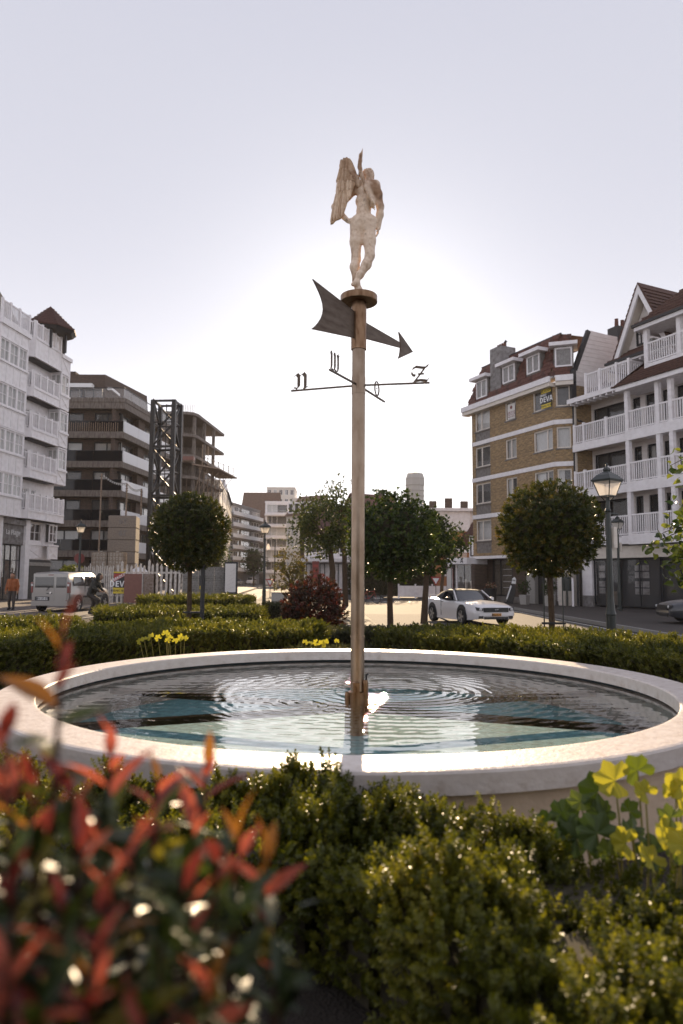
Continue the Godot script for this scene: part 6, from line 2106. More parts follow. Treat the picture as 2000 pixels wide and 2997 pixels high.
	for k in 3:
		bx("chimney", M.red_brick, 1.4 + k * 1.6, 2.1 + k * 1.6, 8.6, 9.5 + 0.3 * (k % 2), -2.2, -1.6)
	# clothes shop at the foot of the brick building
	thing("clothes_shop", "small white-canopied clothes shop with mannequins in its glass front", "shop", P(8.7, -53.6))
	frame(P(8.6, -55.4), Vector3(0.55, 0, 0.83))
	bx("canopy", M.white, 0.0, 2.3, 2.72, 3.2, -2.2, 0.5)
	bx("back_wall", M.interior, 0.0, 2.25, -0.1, 2.7, -1.5, -1.3)
	bx("plinth", M.stone, 0.0, 2.25, -0.2, 0.1, -1.3, 0.1)
	bx("post", M.white, 0.55, 0.68, 0.1, 2.72, -0.1, 0.03)
	bx("end_wall", M.render_grey, 0.0, 0.1, 0.1, 2.72, -1.3, 0.0)
	bx("side_wall", M.red_brick, 2.25, 2.6, -0.2, 2.72, -1.3, 0.0)
	bx("pane", M.glass, 0.7, 2.2, 0.12, 2.7, -0.03, -0.02)
	bx("glazing_bar", M.black, 1.45, 1.5, 0.12, 2.7, -0.04, 0.0)
	text("shop_letter", "A", M.ink, 0.34, Vector3(1.75, 2.97, 0.51), Basis.IDENTITY)
	bx("balcony_glass", M.glass, 0.0, 2.2, 3.2, 4.1, 0.38, 0.4)
	bx("upper_wall", M.white, 0.8, 2.3, 3.25, 5.0, -2.2, -1.2)
	window(1.0, 2.1, 3.35, 4.85, -1.1, {"back": "split", "bar": 0.08, "frame": M.black})
	var ur := MB.new()
	ur.hexa([Vector3(0.6, 5.0, -0.9), Vector3(2.5, 5.0, -0.9), Vector3(2.5, 5.0, -3.2), Vector3(0.6, 5.0, -3.2), Vector3(1.5, 7.0, -1.8), Vector3(2.5, 7.0, -1.8), Vector3(2.5, 7.0, -3.0), Vector3(1.5, 7.0, -3.0)])
	mb("upper_roof", ur, M.tile_dark)
	for k in 2:
		thing("mannequin", ["headless mannequin in a pale top and dark trousers in the shop window", "headless mannequin in a long pale dress in the shop window"][k], "mannequin", P(9.35 + k * 0.42, -54.9 + k * 0.6))
		var mp := P(9.4 + k * 0.40, -54.75 + k * 0.62) + Vector3(0.25, 0.1, -0.1)
		FR = Transform3D(Basis.IDENTITY, mp)
		var t := MB.new()
		t.lathe([Vector2(0.14, 0.75), Vector2(0.13, 0.95), Vector2(0.17, 1.15), Vector2(0.18, 1.3), Vector2(0.06, 1.4), Vector2(0.05, 1.5), Vector2(0.0, 1.5)], 12, Vector3.ZERO, true, Vector2(1, 0.6))
		mb("torso", t, M.cream)
		var lg := MB.new()
		if k == 0:
			for s in [-0.07, 0.07]:
				lg.tube([Vector3(s, 0.0, 0), Vector3(s, 0.45, 0), Vector3(s, 0.82, 0)], [0.05, 0.06, 0.08], 8)
			mb("trousers", lg, M.black)
		else:
			lg.lathe([Vector2(0.22, 0.1), Vector2(0.16, 0.7), Vector2(0.14, 0.78)], 12, Vector3.ZERO, true, Vector2(1, 0.6))
			mb("skirt", lg, M.cream)
		var sd := MB.new()
		sd.lathe([Vector2(0.0, -0.02), Vector2(0.12, -0.02), Vector2(0.12, 0.0), Vector2(0.015, 0.01), Vector2(0.015, 0.8)], 10)
		mb("stand", sd, M.zinc)
	thing("menu_board", "white framed notice board beside the shop front", "board", P(8.5, -55.2))
	frame(P(8.35, -55.9), Vector3(0.55, 0, 0.83))
	bx("frame", M.darkred, 0.0, 0.75, 0.7, 2.45, 0.0, 0.05)
	bx("sheet", M.paper, 0.05, 0.7, 0.75, 2.4, 0.05, 0.06)
	bx("post", M.iron, 0.34, 0.40, -0.2, 0.7, 0.0, 0.05)
	thing("garden_fence", "white panelled garden fence beyond the road behind the give-way sign", "fence", P(5.5, -66))
	frame(P(5.2, -64), Vector3(1, 0, 0.1))
	for k in 4:
		bx("panel", M.white, k * 1.5 + 0.07, k * 1.5 + 1.43, -0.05, 0.95, -0.03, 0.03)
		bx("post", M.white, k * 1.5 - 0.07, k * 1.5 + 0.07, -0.2, 1.12, -0.07, 0.07)

# ---------------------------------------------------------------- building site
func site() -> void:
	thing("crane_mast", "dark steel lattice crane mast rising behind the picket fence", "crane", P(-12.9, -51))
	FR = Transform3D(Basis(Vector3.UP, -0.08), P(-12.88, -51))
	var a := 0.78
	var top := 14.4
	var cn := [Vector3(-a, 0, a), Vector3(a, 0, a), Vector3(a, 0, -a), Vector3(-a, 0, -a)]
	for q in cn:
		bx("leg", M.steel, q.x - 0.14, q.x + 0.14, 0.02, top, q.z - 0.14, q.z + 0.14)
		for y in [10.35, 4.3]:
			var k := MB.new()
			k.box(Vector3(q.x, y, q.z), Vector3(0.36, 0.55, 0.36))
			k.box(Vector3(q.x, y - 0.4, q.z), Vector3(0.29, 0.2, 0.29))
			mb("joint_collar", k, M.steel)
	for f in 4:
		var p: Vector3 = cn[f]
		var q: Vector3 = cn[(f + 1) % 4]
		for i in 8:
			var y := 0.3 + i * 1.78
			var b := MB.new()
			var s := (i + f) % 2 == 0
			b.bar((p if s else q) + Vector3(0, y, 0), (q if s else p) + Vector3(0, y + 1.7, 0), 0.12)
			mb("diagonal", b, M.steel)
			var h := MB.new()
			h.bar(p + Vector3(0, y, 0), q + Vector3(0, y, 0), 0.16 if i in [1, 4, 6] else 0.08)
			mb("strut", h, M.steel)
		var t := MB.new()
		t.bar(p + Vector3(0, top - 0.06, 0), q + Vector3(0, top - 0.06, 0), 0.14)
		mb("strut", t, M.steel)
	for s in [-0.2, 0.2]:
		bx("ladder_rail", M.steel, s - 0.03, s + 0.03, 0.2, top, -0.5, -0.45)
	for k in 44:
		bx("rung", M.steel, -0.17, 0.17, 0.5 + k * 0.31, 0.53 + k * 0.31, -0.49, -0.46)
	# ballast blocks
	var yy := 0.02
	for i in 7:
		var h := 0.83
		thing("ballast_block", ["lowest concrete ballast block beside the crane mast, behind the fence", "second lowest concrete ballast block beside the crane mast", "third concrete ballast block from the ground beside the crane mast", "fourth concrete ballast block from the ground beside the crane mast", "plain concrete ballast block just below the two lettered ones", "lettered concrete ballast block, second from the top of the pile", "topmost lettered concrete ballast block beside the crane mast"][i], "concrete block", Vector3(-15.3, yy, -49.6), "ballast blocks of the crane")
		FR = Transform3D(Basis(Vector3.UP, 0.14), Vector3(-15.3, yy, -49.6))
		var b := MB.new()
		var w := 0.93
		var d := 0.9
		var c := 0.04
		b.hexa([Vector3(-w, 0.02, d), Vector3(w, 0.02, d), Vector3(w, 0.02, -d), Vector3(-w, 0.02, -d), Vector3(-w, h - c, d), Vector3(w, h - c, d), Vector3(w, h - c, -d), Vector3(-w, h - c, -d)])
		b.hexa([Vector3(-w + c, h - c, d - c), Vector3(w - c, h - c, d - c), Vector3(w - c, h - c, -d + c), Vector3(-w + c, h - c, -d + c), Vector3(-w + c * 2, h, d - c * 2), Vector3(w - c * 2, h, d - c * 2), Vector3(w - c * 2, h, -d + c * 2), Vector3(-w + c * 2, h, -d + c * 2)])
		b.b3(-w + 0.03, w - 0.03, 0.0, 0.021, -d + 0.03, d - 0.03)
		mb("block", b, M.block)
		if i >= 5:
			text("lettering", "6T", M.panel_grey, 0.36, Vector3(0.05, 0.42, d + 0.002), Basis.IDENTITY, null, 0.02)
		yy += h
	# water tanks in cages on a stack
	for k in 2:
		thing("water_tank", ["white caged plastic water tank, the one under the tall festoon pole", "white caged plastic water tank nearer the ballast blocks"][k], "tank", Vector3(-15.65 + k * 1.05, 2.0, -46), "caged water tanks")
		FR = Transform3D(Basis(Vector3.UP, 0.05), Vector3(-15.62 + k * 1.06, 2.0, -46))
		var tk := MB.new()
		tk.box(Vector3(0, 0.62, 0), Vector3(0.94, 1.0, 0.94))
		tk.box(Vector3(0, 1.15, 0), Vector3(0.82, 0.08, 0.82))
		tk.lathe([Vector2(0.11, 1.19), Vector2(0.11, 1.26), Vector2(0.0, 1.27)], 12)
		mb("bottle", tk, M.tank)
		for i in 5:
			var y := 0.16 + i * 0.25
			var r := MB.new()
			for q in 4:
				var an := PI / 2 * q
				var bs := Basis(Vector3.UP, an)
				r.box(bs * Vector3(0, y, 0.49), Vector3(1.0, 0.025, 0.02), bs)
			mb("cage_ring", r, M.scaffold)
		for q in 4:
			for i in 5:
				var r := MB.new()
				var bs := Basis(Vector3.UP, PI / 2 * q)
				r.box(bs * Vector3(-0.4 + i * 0.2, 0.65, 0.495), Vector3(0.022, 1.05, 0.02), bs)
				mb("cage_bar", r, M.scaffold)
		bx("pallet", M.scaffold, -0.5, 0.5, 0.0, 0.11, -0.5, 0.5)
	thing("site_container", "low grey site container carrying the caged water tanks", "container", P(-15.1, -46))
	FR = Transform3D(Basis(Vector3.UP, 0.05), P(-15.1, -46))
	bx("box", M.render_grey, -1.3, 1.3, 0.02, 1.96, -1.0, 0.8)
	for k in 13:
		bx("rib", M.render_grey, -1.25 + k * 0.2, -1.15 + k * 0.2, 0.1, 1.9, 0.8, 0.83)
	bx("roof_edge", M.zinc, -1.33, 1.33, 1.96, 2.0, -1.02, 0.84)
	# festoon poles
	var tops := [Vector3(-16.0, 8.45, -46.6), Vector3(-15.0, 8.1, -48.9), Vector3(-13.9, 7.7, -48.7)]
	var foots := [0.02, 5.84, 5.84]
	for k in 3:
		thing("festoon_pole", ["tall thin pole with a string of bulbs rising past the water tanks", "thin pole on the ballast blocks holding the middle of the bulb string", "thin pole at the crane end of the bulb string"][k], "pole", Vector3(tops[k].x, foots[k], tops[k].z), "poles of the bulb string")
		FR = Transform3D.IDENTITY
		var t := MB.new()
		t.tube([Vector3(tops[k].x + (0.3 if k == 2 else 0.0) - (0.3 if k == 2 else 0.0), foots[k], tops[k].z), tops[k]], [0.06, 0.05], 8)
		mb("shaft", t, M.scaffold)
		for i in 7:
			var y: float = lerpf(foots[k] + 1.0, tops[k].y - 0.2, i / 6.0)
			var c := MB.new()
			c.tube([Vector3(tops[k].x - 0.09, y, tops[k].z), Vector3(tops[k].x + 0.09, y + 0.04, tops[k].z)], [0.035], 6)
			mb("clip", c, M.black)
	thing("bulb_string", "sagging string of small bulbs between the thin poles", "string lights", tops[0])
	FR = Transform3D.IDENTITY
	for k in 2:
		var pts := []
		for i in 13:
			var t := i / 12.0
			pts.append(tops[k].lerp(tops[k + 1], t) + Vector3(0, -0.25 * sin(PI * t), 0))
		var w := MB.new()
		w.tube(pts, [0.03], 5)
		mb("cable", w, M.zinc)
		for i in range(1, 12):
			var q: Vector3 = pts[i]
			var c := MB.new()
			c.lathe([Vector2(0.0, -0.14), Vector2(0.05, -0.1), Vector2(0.05, -0.05), Vector2(0.02, 0.0)], 8, q)
			mb("bulb", c, M.lens)
	thing("plastic_dome", "small crumpled clear plastic dome behind the pickets", "tarpaulin", Vector3(-12.9, 1.6, -44.5))
	FR = Transform3D(Basis.IDENTITY, Vector3(-12.7, 1.3, -44.5))
	var dome := MB.new()
	dome.grid(20, 8, func(i, j):
		var an: float = -TAU * i / 20.0
		var e: float = PI / 2 * j / 7.0
		var r := 0.75 + 0.08 * nz.get_noise_2d(i * 60.0, j * 60.0)
		return Vector3(cos(an) * cos(e) * r, sin(e) * r * 1.2, sin(an) * cos(e) * r), true)
	mb("sheet", dome, M.milk)
	bx("bin", M.render_grey, -0.72, 0.72, -1.28, 0.02, -0.72, 0.72)
	# picket fence
	thing("picket_fence", "weathered white picket fence round the building site", "fence", P(-13, -42.5))
	var runs := [[P(-19.6, -52), P(-17.0, -45.5), 0.22, 1.95], [P(-17.0, -45.4), P(-13.4, -41.9), 0.255, 2.22], [P(-13.3, -41.8), P(-9.3, -41.4), 0.255, 2.35]]
	var r := RandomNumberGenerator.new()
	r.seed = 5
	for q in runs:
		frame(q[0], q[1] - q[0])
		var L: float = (q[1] - q[0]).length()
		var n := int(L / q[2])
		for i in n:
			var x := (i + 0.5) * L / n + r.randf_range(-0.02, 0.02)
			var h: float = q[3] + r.randf_range(-0.08, 0.12) + (0.2 if i % 6 == 1 else 0.0)
			var w := 0.068
			var b := MB.new()
			b.prism(PackedVector2Array([Vector2(-w, 0.05), Vector2(w, 0.05), Vector2(w, h - 0.12), Vector2(0.0, h), Vector2(-w, h - 0.12)]), 0.0, 0.03)
			put("picket", b.mesh(), M.picket, null, Transform3D(Basis(Vector3.BACK, r.randf_range(-0.015, 0.015)), Vector3(x, 0, 0)))
		for y in [0.45, q[3] - 0.55]:
			bx("rail", M.picket, 0, L, y, y + 0.1, -0.05, 0.0)
	# boards fixed to the fence
	thing("sale_board", "yellow and black sale board with a red sold banner on the picket fence", "sign", Vector3(-13.0, 0.7, -41.6))
	FR = Transform3D(Basis.IDENTITY, Vector3(-13.0, 0.62, -41.62))
	bx("board", M.ink, -0.36, 0.36, 0.0, 1.28, 0.0, 0.02)
	bx("yellow_band", M.yellow, -0.36, 0.36, 0.0, 0.34, 0.02, 0.026)
	bx("yellow_edge", M.yellow, -0.36, 0.36, 1.2, 1.28, 0.02, 0.026)
	var red := MB.new()
	red.prism(PackedVector2Array([Vector2(-0.34, 0.68), Vector2(-0.34, 1.16), Vector2(0.30, 1.19), Vector2(0.34, 1.05)]), 0.02, 0.027)
	mb("banner", red, M.red)
	text("lettering", "VERKOCHT", M.signwhite, 0.15, Vector3(-0.02, 0.97, 0.03), Basis(Vector3.BACK, 0.5), null, 0.004)
	text("lettering", "DEVA", M.signwhite, 0.34, Vector3(0, 0.56, 0.023), Basis.IDENTITY, null, 0.004)
	text("lettering", "050/61.18.30", M.ink, 0.12, Vector3(0, 0.17, 0.029), Basis.IDENTITY, null, 0.004)
	thing("plywood_sheet", "reddish brown plywood sheet leaning on the picket fence", "board", P(-12.1, -41.4))
	FR = Transform3D(Basis.IDENTITY, P(-12.1, -41.35))
	bx("sheet", M.plywood, -0.54, 0.54, 0.1, 1.78, 0.0, 0.02)
	bx("batten", M.picket, 0.5, 0.56, 0.1, 1.78, 0.02, 0.035)
	thing("metal_sheet", "dull wrinkled metal sheet beside the plywood on the fence", "board", P(-11.2, -41.3))
	FR = Transform3D(Basis.IDENTITY, P(-11.22, -41.3))
	var ms := MB.new()
	ms.grid(8, 8, func(i, j): return Vector3(-0.3 + 0.6 * i / 7.0, 0.1 + 1.68 * j / 7.0, 0.02 * nz.get_noise_2d(i * 90.0, j * 90.0)))
	mb("sheet", ms, M.sheetmetal)
	bx("edge_strip", M.zinc, -0.33, -0.3, 0.1, 1.78, -0.02, 0.03)
	# corrugated hoarding
	thing("hoarding", "corrugated metal hoarding between picket fence and map board", "fence", P(-8, -41.5))
	frame(P(-9.25, -41.4), Vector3(1, 0, -0.02))
	for s in 3:
		var b := MB.new()
		var n := 24
		for i in n:
			var x0 := s * 0.92 + 0.9 * i / n
			var x1 := s * 0.92 + 0.9 * (i + 1) / n
			var z0 := 0.03 if i % 2 else 0.0
			var z1 := 0.0 if i % 2 else 0.03
			b.hexa([Vector3(x0, 0.1, z0 + 0.004), Vector3(x1, 0.1, z1 + 0.004), Vector3(x1, 0.1, z1), Vector3(x0, 0.1, z0), Vector3(x0, 2.2, z0 + 0.004), Vector3(x1, 2.2, z1 + 0.004), Vector3(x1, 2.2, z1), Vector3(x0, 2.2, z0)])
		mb("corrugated_sheet", b, M.zinc)
	for k in 4:
		bx("post", M.picket, k * 0.93 - 0.06, k * 0.93 + 0.04, 0.02, 2.15, -0.1, -0.02)
	bx("poster", M.ink, 1.0, 1.3, 0.9, 1.7, 0.04, 0.05)
	bx("poster_band", M.yellow, 1.0, 1.3, 0.9, 1.1, 0.05, 0.055)
	thing("map_board", "black framed town map board at the end of the hoarding", "board", P(-6.2, -41.3))
	FR = Transform3D(Basis.IDENTITY, P(-6.25, -41.3))
	bx("frame", M.black, -0.55, 0.22, 0.7, 2.5, -0.05, 0.05)
	bx("map_sheet", M.paper, -0.5, 0.12, 0.75, 2.4, 0.05, 0.06)
	for k in 5:
		var st := MB.new()
		st.bar(Vector3(-0.4 + k * 0.05, 0.9 + k * 0.25, 0.062), Vector3(-0.05 + 0.04 * k, 1.05 + k * 0.27, 0.062), 0.02, 0.004)
		mb("map_street", st, M.panel_grey)
	bx("base", M.black, -0.3, 0.25, 0.02, 0.7, -0.08, 0.08)

# ---------------------------------------------------------------- street furniture
func lamp(label: String, p: Vector3, top: float, box := false) -> void:
	thing("street_lamp", label, "street lamp", p, "old-style lantern street lamps")
	FR = Transform3D(Basis(Vector3.UP, 0.6), p)
	var H := top - p.y
	var lb := H - 0.80          # underside of the lantern
	var b := MB.new()
	b.lathe([Vector2(0.0, 0.0), Vector2(0.16, 0.0), Vector2(0.16, 0.10), Vector2(0.115, 0.16), Vector2(0.115, 0.95), Vector2(0.125, 0.98), Vector2(0.105, 1.06)], 16)
	mb("base", b, M.iron)
	var s := MB.new()
	s.lathe([Vector2(0.10, 1.06), Vector2(0.078, 1.4), Vector2(0.06, lb - 0.4), Vector2(0.075, lb - 0.36), Vector2(0.05, lb - 0.3), Vector2(0.04, lb - 0.02)], 16)
	mb("shaft", s, M.iron)
	var lad := MB.new()
	lad.tube([Vector3(-0.3, lb - 0.42, 0), Vector3(0.3, lb - 0.42, 0)], [0.018], 6)
	lad.lathe([Vector2(0.0, -0.03), Vector2(0.03, 0.0), Vector2(0.0, 0.03)], 8, Vector3(-0.3, lb - 0.42, 0))
	lad.lathe([Vector2(0.0, -0.03), Vector2(0.03, 0.0), Vector2(0.0, 0.03)], 8, Vector3(0.3, lb - 0.42, 0))
	mb("ladder_bar", lad, M.iron)
	var br := MB.new()
	for q in 4:
		var d := Basis(Vector3.UP, PI / 2 * q) * Vector3(1, 0, 1).normalized()
		br.tube([Vector3(0, lb - 0.14, 0), d * 0.08 + Vector3(0, lb - 0.1, 0), d * 0.16 + Vector3(0, lb, 0)], [0.012], 6)
	mb("bracket", br, M.iron)
	var w0 := 0.135
	var w1 := 0.235
	var y0 := lb
	var y1 := lb + 0.36
	for q in 4:
		var bs := Basis(Vector3.UP, PI / 2 * q)
		var g := MB.new()
		g.quad(bs * Vector3(-w0, y0 + 0.015, w0), bs * Vector3(w0, y0 + 0.015, w0), bs * Vector3(w1, y1, w1), bs * Vector3(-w1, y1, w1))
		mb("lantern_glass", g, M.lampglass)
	var f := MB.new()
	for q in 4:
		var bs := Basis(Vector3.UP, PI / 2 * q)
		f.bar(bs * Vector3(w0, y0, w0), bs * Vector3(w1, y1, w1), 0.022)
		f.bar(bs * Vector3(-w0, y0, w0), bs * Vector3(w0, y0, w0), 0.026)
		f.bar(bs * Vector3(-w1, y1, w1), bs * Vector3(w1, y1, w1), 0.03)
	mb("lantern_frame", f, M.iron)
	var r := MB.new()
	r.lathe([Vector2(0.37, y1 + 0.0), Vector2(0.38, y1 + 0.035), Vector2(0.25, y1 + 0.15), Vector2(0.10, y1 + 0.23), Vector2(0.08, y1 + 0.25), Vector2(0.10, y1 + 0.28), Vector2(0.06, y1 + 0.34), Vector2(0.0, y1 + 0.36)], 4, Vector3.ZERO, false)
	put("lantern_roof", r.mesh(), M.iron, null, Transform3D(Basis(Vector3.UP, PI / 4), Vector3.ZERO))
	var fi := MB.new()
	fi.lathe([Vector2(0.025, y1 + 0.33), Vector2(0.02, y1 + 0.38), Vector2(0.035, y1 + 0.40), Vector2(0.0, y1 + 0.47)], 10)
	mb("finial", fi, M.iron)
	if box:
		bx("notice_box", M.cream, 0.07, 0.2, lb - 1.25, lb - 0.75, -0.1, 0.1)

func pole_sign(nm: String, label: String, p: Vector3, h: float, tri := true) -> void:
	thing(nm, label, "road sign", p)
	FR = Transform3D(Basis.IDENTITY, p)
	var s := MB.new()
	s.tube([Vector3.ZERO, Vector3(0, h, 0)], [0.035], 8)
	mb("post", s, M.zinc)
	var a := 0.42
	if tri:
		var b := MB.new()
		b.prism(PackedVector2Array([Vector2(-a, h), Vector2(a, h), Vector2(0, h - a * 1.75)]), 0.04, 0.06)
		mb("face", b, M.red)
		var w := MB.new()
		w.prism(PackedVector2Array([Vector2(-a * 0.62, h - 0.11), Vector2(a * 0.62, h - 0.11), Vector2(0, h - a * 1.32)]), 0.06, 0.066)
		mb("white_field", w, M.signwhite)
	else:
		var d := MB.new()
		d.lathe([Vector2(0.0, 0.0), Vector2(0.33, 0.0), Vector2(0.33, 0.02), Vector2(0.0, 0.02)], 28)
		put("disc", d.mesh(), M.darkred, null, Transform3D(Basis(Vector3.RIGHT, PI / 2), Vector3(0, h - 0.33, 0.04)))

func bicycle(p: Vector3, turn: float) -> void:
	thing("bicycle", "dark bicycle parked behind the pole under the street tree", "bicycle", p, "", turn)
	for x in [-0.52, 0.52]:
		var w := Node3D.new()
		w.name = "wheel"
		TH.add_child(w, true)
		w.position = Vector3(x, 0.34, 0)
		var ty := MB.new()
		var ring := []
		for i in 25:
			var t := TAU * i / 24
			ring.append(Vector3(x + cos(t) * 0.33, 0.34 + sin(t) * 0.33, 0))
		ty.tube(ring, [0.02], 6, false)
		mb("tyre", ty, M.tyre, w)
		var sp := MB.new()
		for i in 12:
			var t := TAU * i / 12
			sp.bar(Vector3(x, 0.34, 0), Vector3(x + cos(t) * 0.32, 0.34 + sin(t) * 0.32, 0), 0.005)
		mb("spoke", sp, M.alloy, w)
	var f := MB.new()
	var bb := Vector3(-0.05, 0.32, 0)
	var st := Vector3(-0.2, 0.85, 0)
	var hd := Vector3(0.36, 0.85, 0)
	for q in [[bb, st], [bb, hd - Vector3(0, 0.12, 0)], [st, hd], [bb, Vector3(-0.52, 0.34, 0)], [st, Vector3(-0.52, 0.34, 0)], [hd + Vector3(-0.02, 0.1, 0), Vector3(0.52, 0.34, 0)]]:
		f.tube([q[0], q[1]], [0.02], 6)
	mb("frame", f, M.red)
	var sa := MB.new()
	sa.box(Vector3(-0.24, 0.95, 0), Vector3(0.26, 0.06, 0.14))
	sa.tube([st, Vector3(-0.23, 0.93, 0)], [0.014], 6)
	mb("saddle", sa, M.black)
	var hb := MB.new()
	hb.tube([Vector3(0.36, 1.02, -0.28), Vector3(0.42, 1.04, 0), Vector3(0.36, 1.02, 0.28)], [0.014], 6)
	hb.tube([hd, Vector3(0.42, 1.04, 0)], [0.014], 6)
	mb("handlebar", hb, M.black)

func furniture() -> void:
	lamp("big black lantern street lamp in front of the gabled white house", Vector3(6.45, -0.2, -17.0), 4.42, true)
	lamp("black lantern lamp on the pavement against the dark shop windows", Vector3(15.3, -0.07, -39.0), 5.2, true)
	lamp("black lantern lamp before the brown block behind the silver van", Vector3(-16.35, 0.02, -44.2), 5.15)
	lamp("slim black lantern lamp at the street mouth near the map board", Vector3(-4.66, -0.2, -43.0), 5.1)
	pole_sign("round_sign", "dark red round road sign below the lamp by the green shrub", Vector3(-16.5, 0.02, -44.6), 3.05, false)
	pole_sign("give_way_sign", "red and white give-way sign before the white garden fence", Vector3(7.35, -0.2, -55.0), 1.95)
	pole_sign("give_way_sign", "small red give-way sign beside the slim lamp post", Vector3(-6.2, -0.2, -62.0), 1.7)
	bicycle(Vector3(2.05, -0.2, -51.5), 0.15)
	thing("advertising_totem", "tall red advertising totem in front of the corner shops", "sign", P(-2.9, -72))
	FR = Transform3D(Basis.IDENTITY, P(-2.6, -72))
	bx("panel", M.darkred, -0.35, 0.35, 0.9, 3.3, -0.1, 0.1)
	bx("leg", M.zinc, -0.28, -0.2, -0.2, 0.9, -0.05, 0.05)
	bx("leg", M.zinc, 0.2, 0.28, -0.2, 0.9, -0.05, 0.05)
	for k in 4:
		bx("lettering_strip", M.red, -0.22, 0.22, 1.2 + k * 0.5, 1.45 + k * 0.5, 0.1, 0.11)
	thing("shop_figure", "black and white advertising figure leaning by the brick shop window", "figure sign", Vector3(12.0, -0.07, -49.6))
	FR = Transform3D(Basis(Vector3.UP, -0.4) * Basis(Vector3.BACK, -0.12), Vector3(11.75, -0.07, -49.4))
	var fb := MB.new()
	fb.prism(PackedVector2Array([Vector2(-0.25, 0.0), Vector2(0.2, 0.0), Vector2(0.3, 0.9), Vector2(0.22, 1.35), Vector2(-0.05, 1.35), Vector2(-0.1, 0.8)]), 0.0, 0.12)
	mb("body_board", fb, M.black)
	var fw := MB.new()
	fw.prism(PackedVector2Array([Vector2(-0.28, 0.25), Vector2(-0.2, 0.25), Vector2(0.02, 1.2), Vector2(-0.08, 1.25)]), 0.12, 0.14)
	mb("white_stripe", fw, M.signwhite)
	var fh := MB.new()
	fh.prism(PackedVector2Array([Vector2(-0.02, 1.38), Vector2(0.26, 1.38), Vector2(0.24, 1.72), Vector2(0.12, 1.85), Vector2(0.0, 1.72)]), 0.0, 0.12)
	mb("head_board", fh, M.signwhite)
	for q in [[0.03, 0.1], [0.14, 0.21]]:
		bx("eye_mark", M.ink, q[0], q[1], 1.56, 1.66, 0.12, 0.125)
	bx("foot", M.black, -0.32, 0.3, -0.02, 0.05, -0.2, 0.3)
	thing("flower_tub", "dark tub of pale flowers in front of the clothes shop", "flower tub", Vector3(10.0, -0.2, -50.5))
	FR = Transform3D(Basis.IDENTITY, Vector3(10.6, -0.07, -50.3))
	var tu := MB.new()
	tu.lathe([Vector2(0.0, 0.0), Vector2(0.36, 0.0), Vector2(0.46, 1.0), Vector2(0.40, 1.02), Vector2(0.38, 0.9), Vector2(0.0, 0.9)], 16)
	mb("tub", tu, M.black)
	FR = Transform3D.IDENTITY
	var xs := []
	var cs := []
	for q in crown_points(Vector3(10.6, 1.12, -50.3), Vector3(0.45, 0.28, 0.45), 90, 0.2, 0.7, 0.3):
		xs.append(facing(q[1] + Vector3(0, 0.6, 0), rng.randf() * TAU, 1.2, q[0]))
		cs.append([lin2(0.4, 0.3, 0.28), lin2(0.06, 0.08, 0.02), lin2(0.3, 0.12, 0.1)][rng.randi() % 3])
	scatter("flowers", M_ros, M.leaf, xs, cs, TH)
	thing("wall_cabinet", "rounded dark letter box on a white post by the roller shutter", "letter box", Vector3(14.3, -0.07, -45.0))
	FR = Transform3D(Basis(Vector3.UP, -0.5), Vector3(14.2, -0.07, -44.6))
	bx("post", M.white, 0.3, 0.42, 0.0, 1.75, -0.06, 0.06)
	var lb := MB.new()
	lb.lathe([Vector2(0.0, 0.95), Vector2(0.3, 0.95), Vector2(0.3, 1.7), Vector2(0.22, 1.82), Vector2(0.0, 1.84)], 14, Vector3.ZERO, true, Vector2(1, 0.7))
	mb("box", lb, M.iron)
	bx("stand", M.iron, -0.06, 0.06, 0.0, 0.95, -0.05, 0.05)
	thing("utility_box", "pale grey utility cabinet beside the small yellowing tree", "cabinet", P(-3.5, -40))
	FR = Transform3D(Basis.IDENTITY, P(-3.55, -40) + Vector3(0, -0.2, 0))
	bx("cabinet", M.stone, -0.35, 0.35, 0.08, 0.95, -0.2, 0.2)
	bx("plinth", M.kerbstone, -0.38, 0.38, 0.0, 0.08, -0.23, 0.23)
	bx("lid", M.zinc, -0.38, 0.38, 0.95, 1.0, -0.23, 0.23)
	thing("cycle_hoop", "small steel hoop stand in the road before the lamp post", "cycle stand", Vector3(-5.1, -0.2, -42))
	FR = Transform3D(Basis.IDENTITY, Vector3(-5.15, -0.2, -42))
	var hp := MB.new()
	hp.tube([Vector3(-0.12, 0, 0), Vector3(-0.12, 0.55, 0), Vector3(-0.06, 0.64, 0), Vector3(0.06, 0.64, 0), Vector3(0.12, 0.55, 0), Vector3(0.12, 0, 0)], [0.025], 8)
	mb("hoop", hp, M.steel)
	for s in [-0.12, 0.12]:
		var fl := MB.new()
		fl.lathe([Vector2(0.0, 0.0), Vector2(0.06, 0.0), Vector2(0.06, 0.012), Vector2(0.0, 0.012)], 10, Vector3(s, 0, 0))
		mb("foot_plate", fl, M.steel)
	thing("swan_neck_lamp", "tall far street light with a white globe hanging from its curved arm", "street lamp", P(-9.0, -98))
	FR = Transform3D(Basis.IDENTITY, P(-9.2, -98) + Vector3(0, -0.2, 0))
	var sn := MB.new()
	sn.tube([Vector3(0, 0, 0), Vector3(0, 6.6, 0), Vector3(-0.15, 7.1, 0), Vector3(-0.55, 7.3, 0), Vector3(-0.9, 7.1, 0), Vector3(-0.95, 6.5, 0)], [0.1, 0.06, 0.05, 0.045, 0.04, 0.04], 8)
	mb("post", sn, M.iron)
	var gb := MB.new()
	gb.lathe([Vector2(0.0, 5.6), Vector2(0.22, 5.7), Vector2(0.3, 5.95), Vector2(0.22, 6.25), Vector2(0.08, 6.5)], 14, Vector3(-0.95, 0, 0))
	mb("globe", gb, M.lampglass)

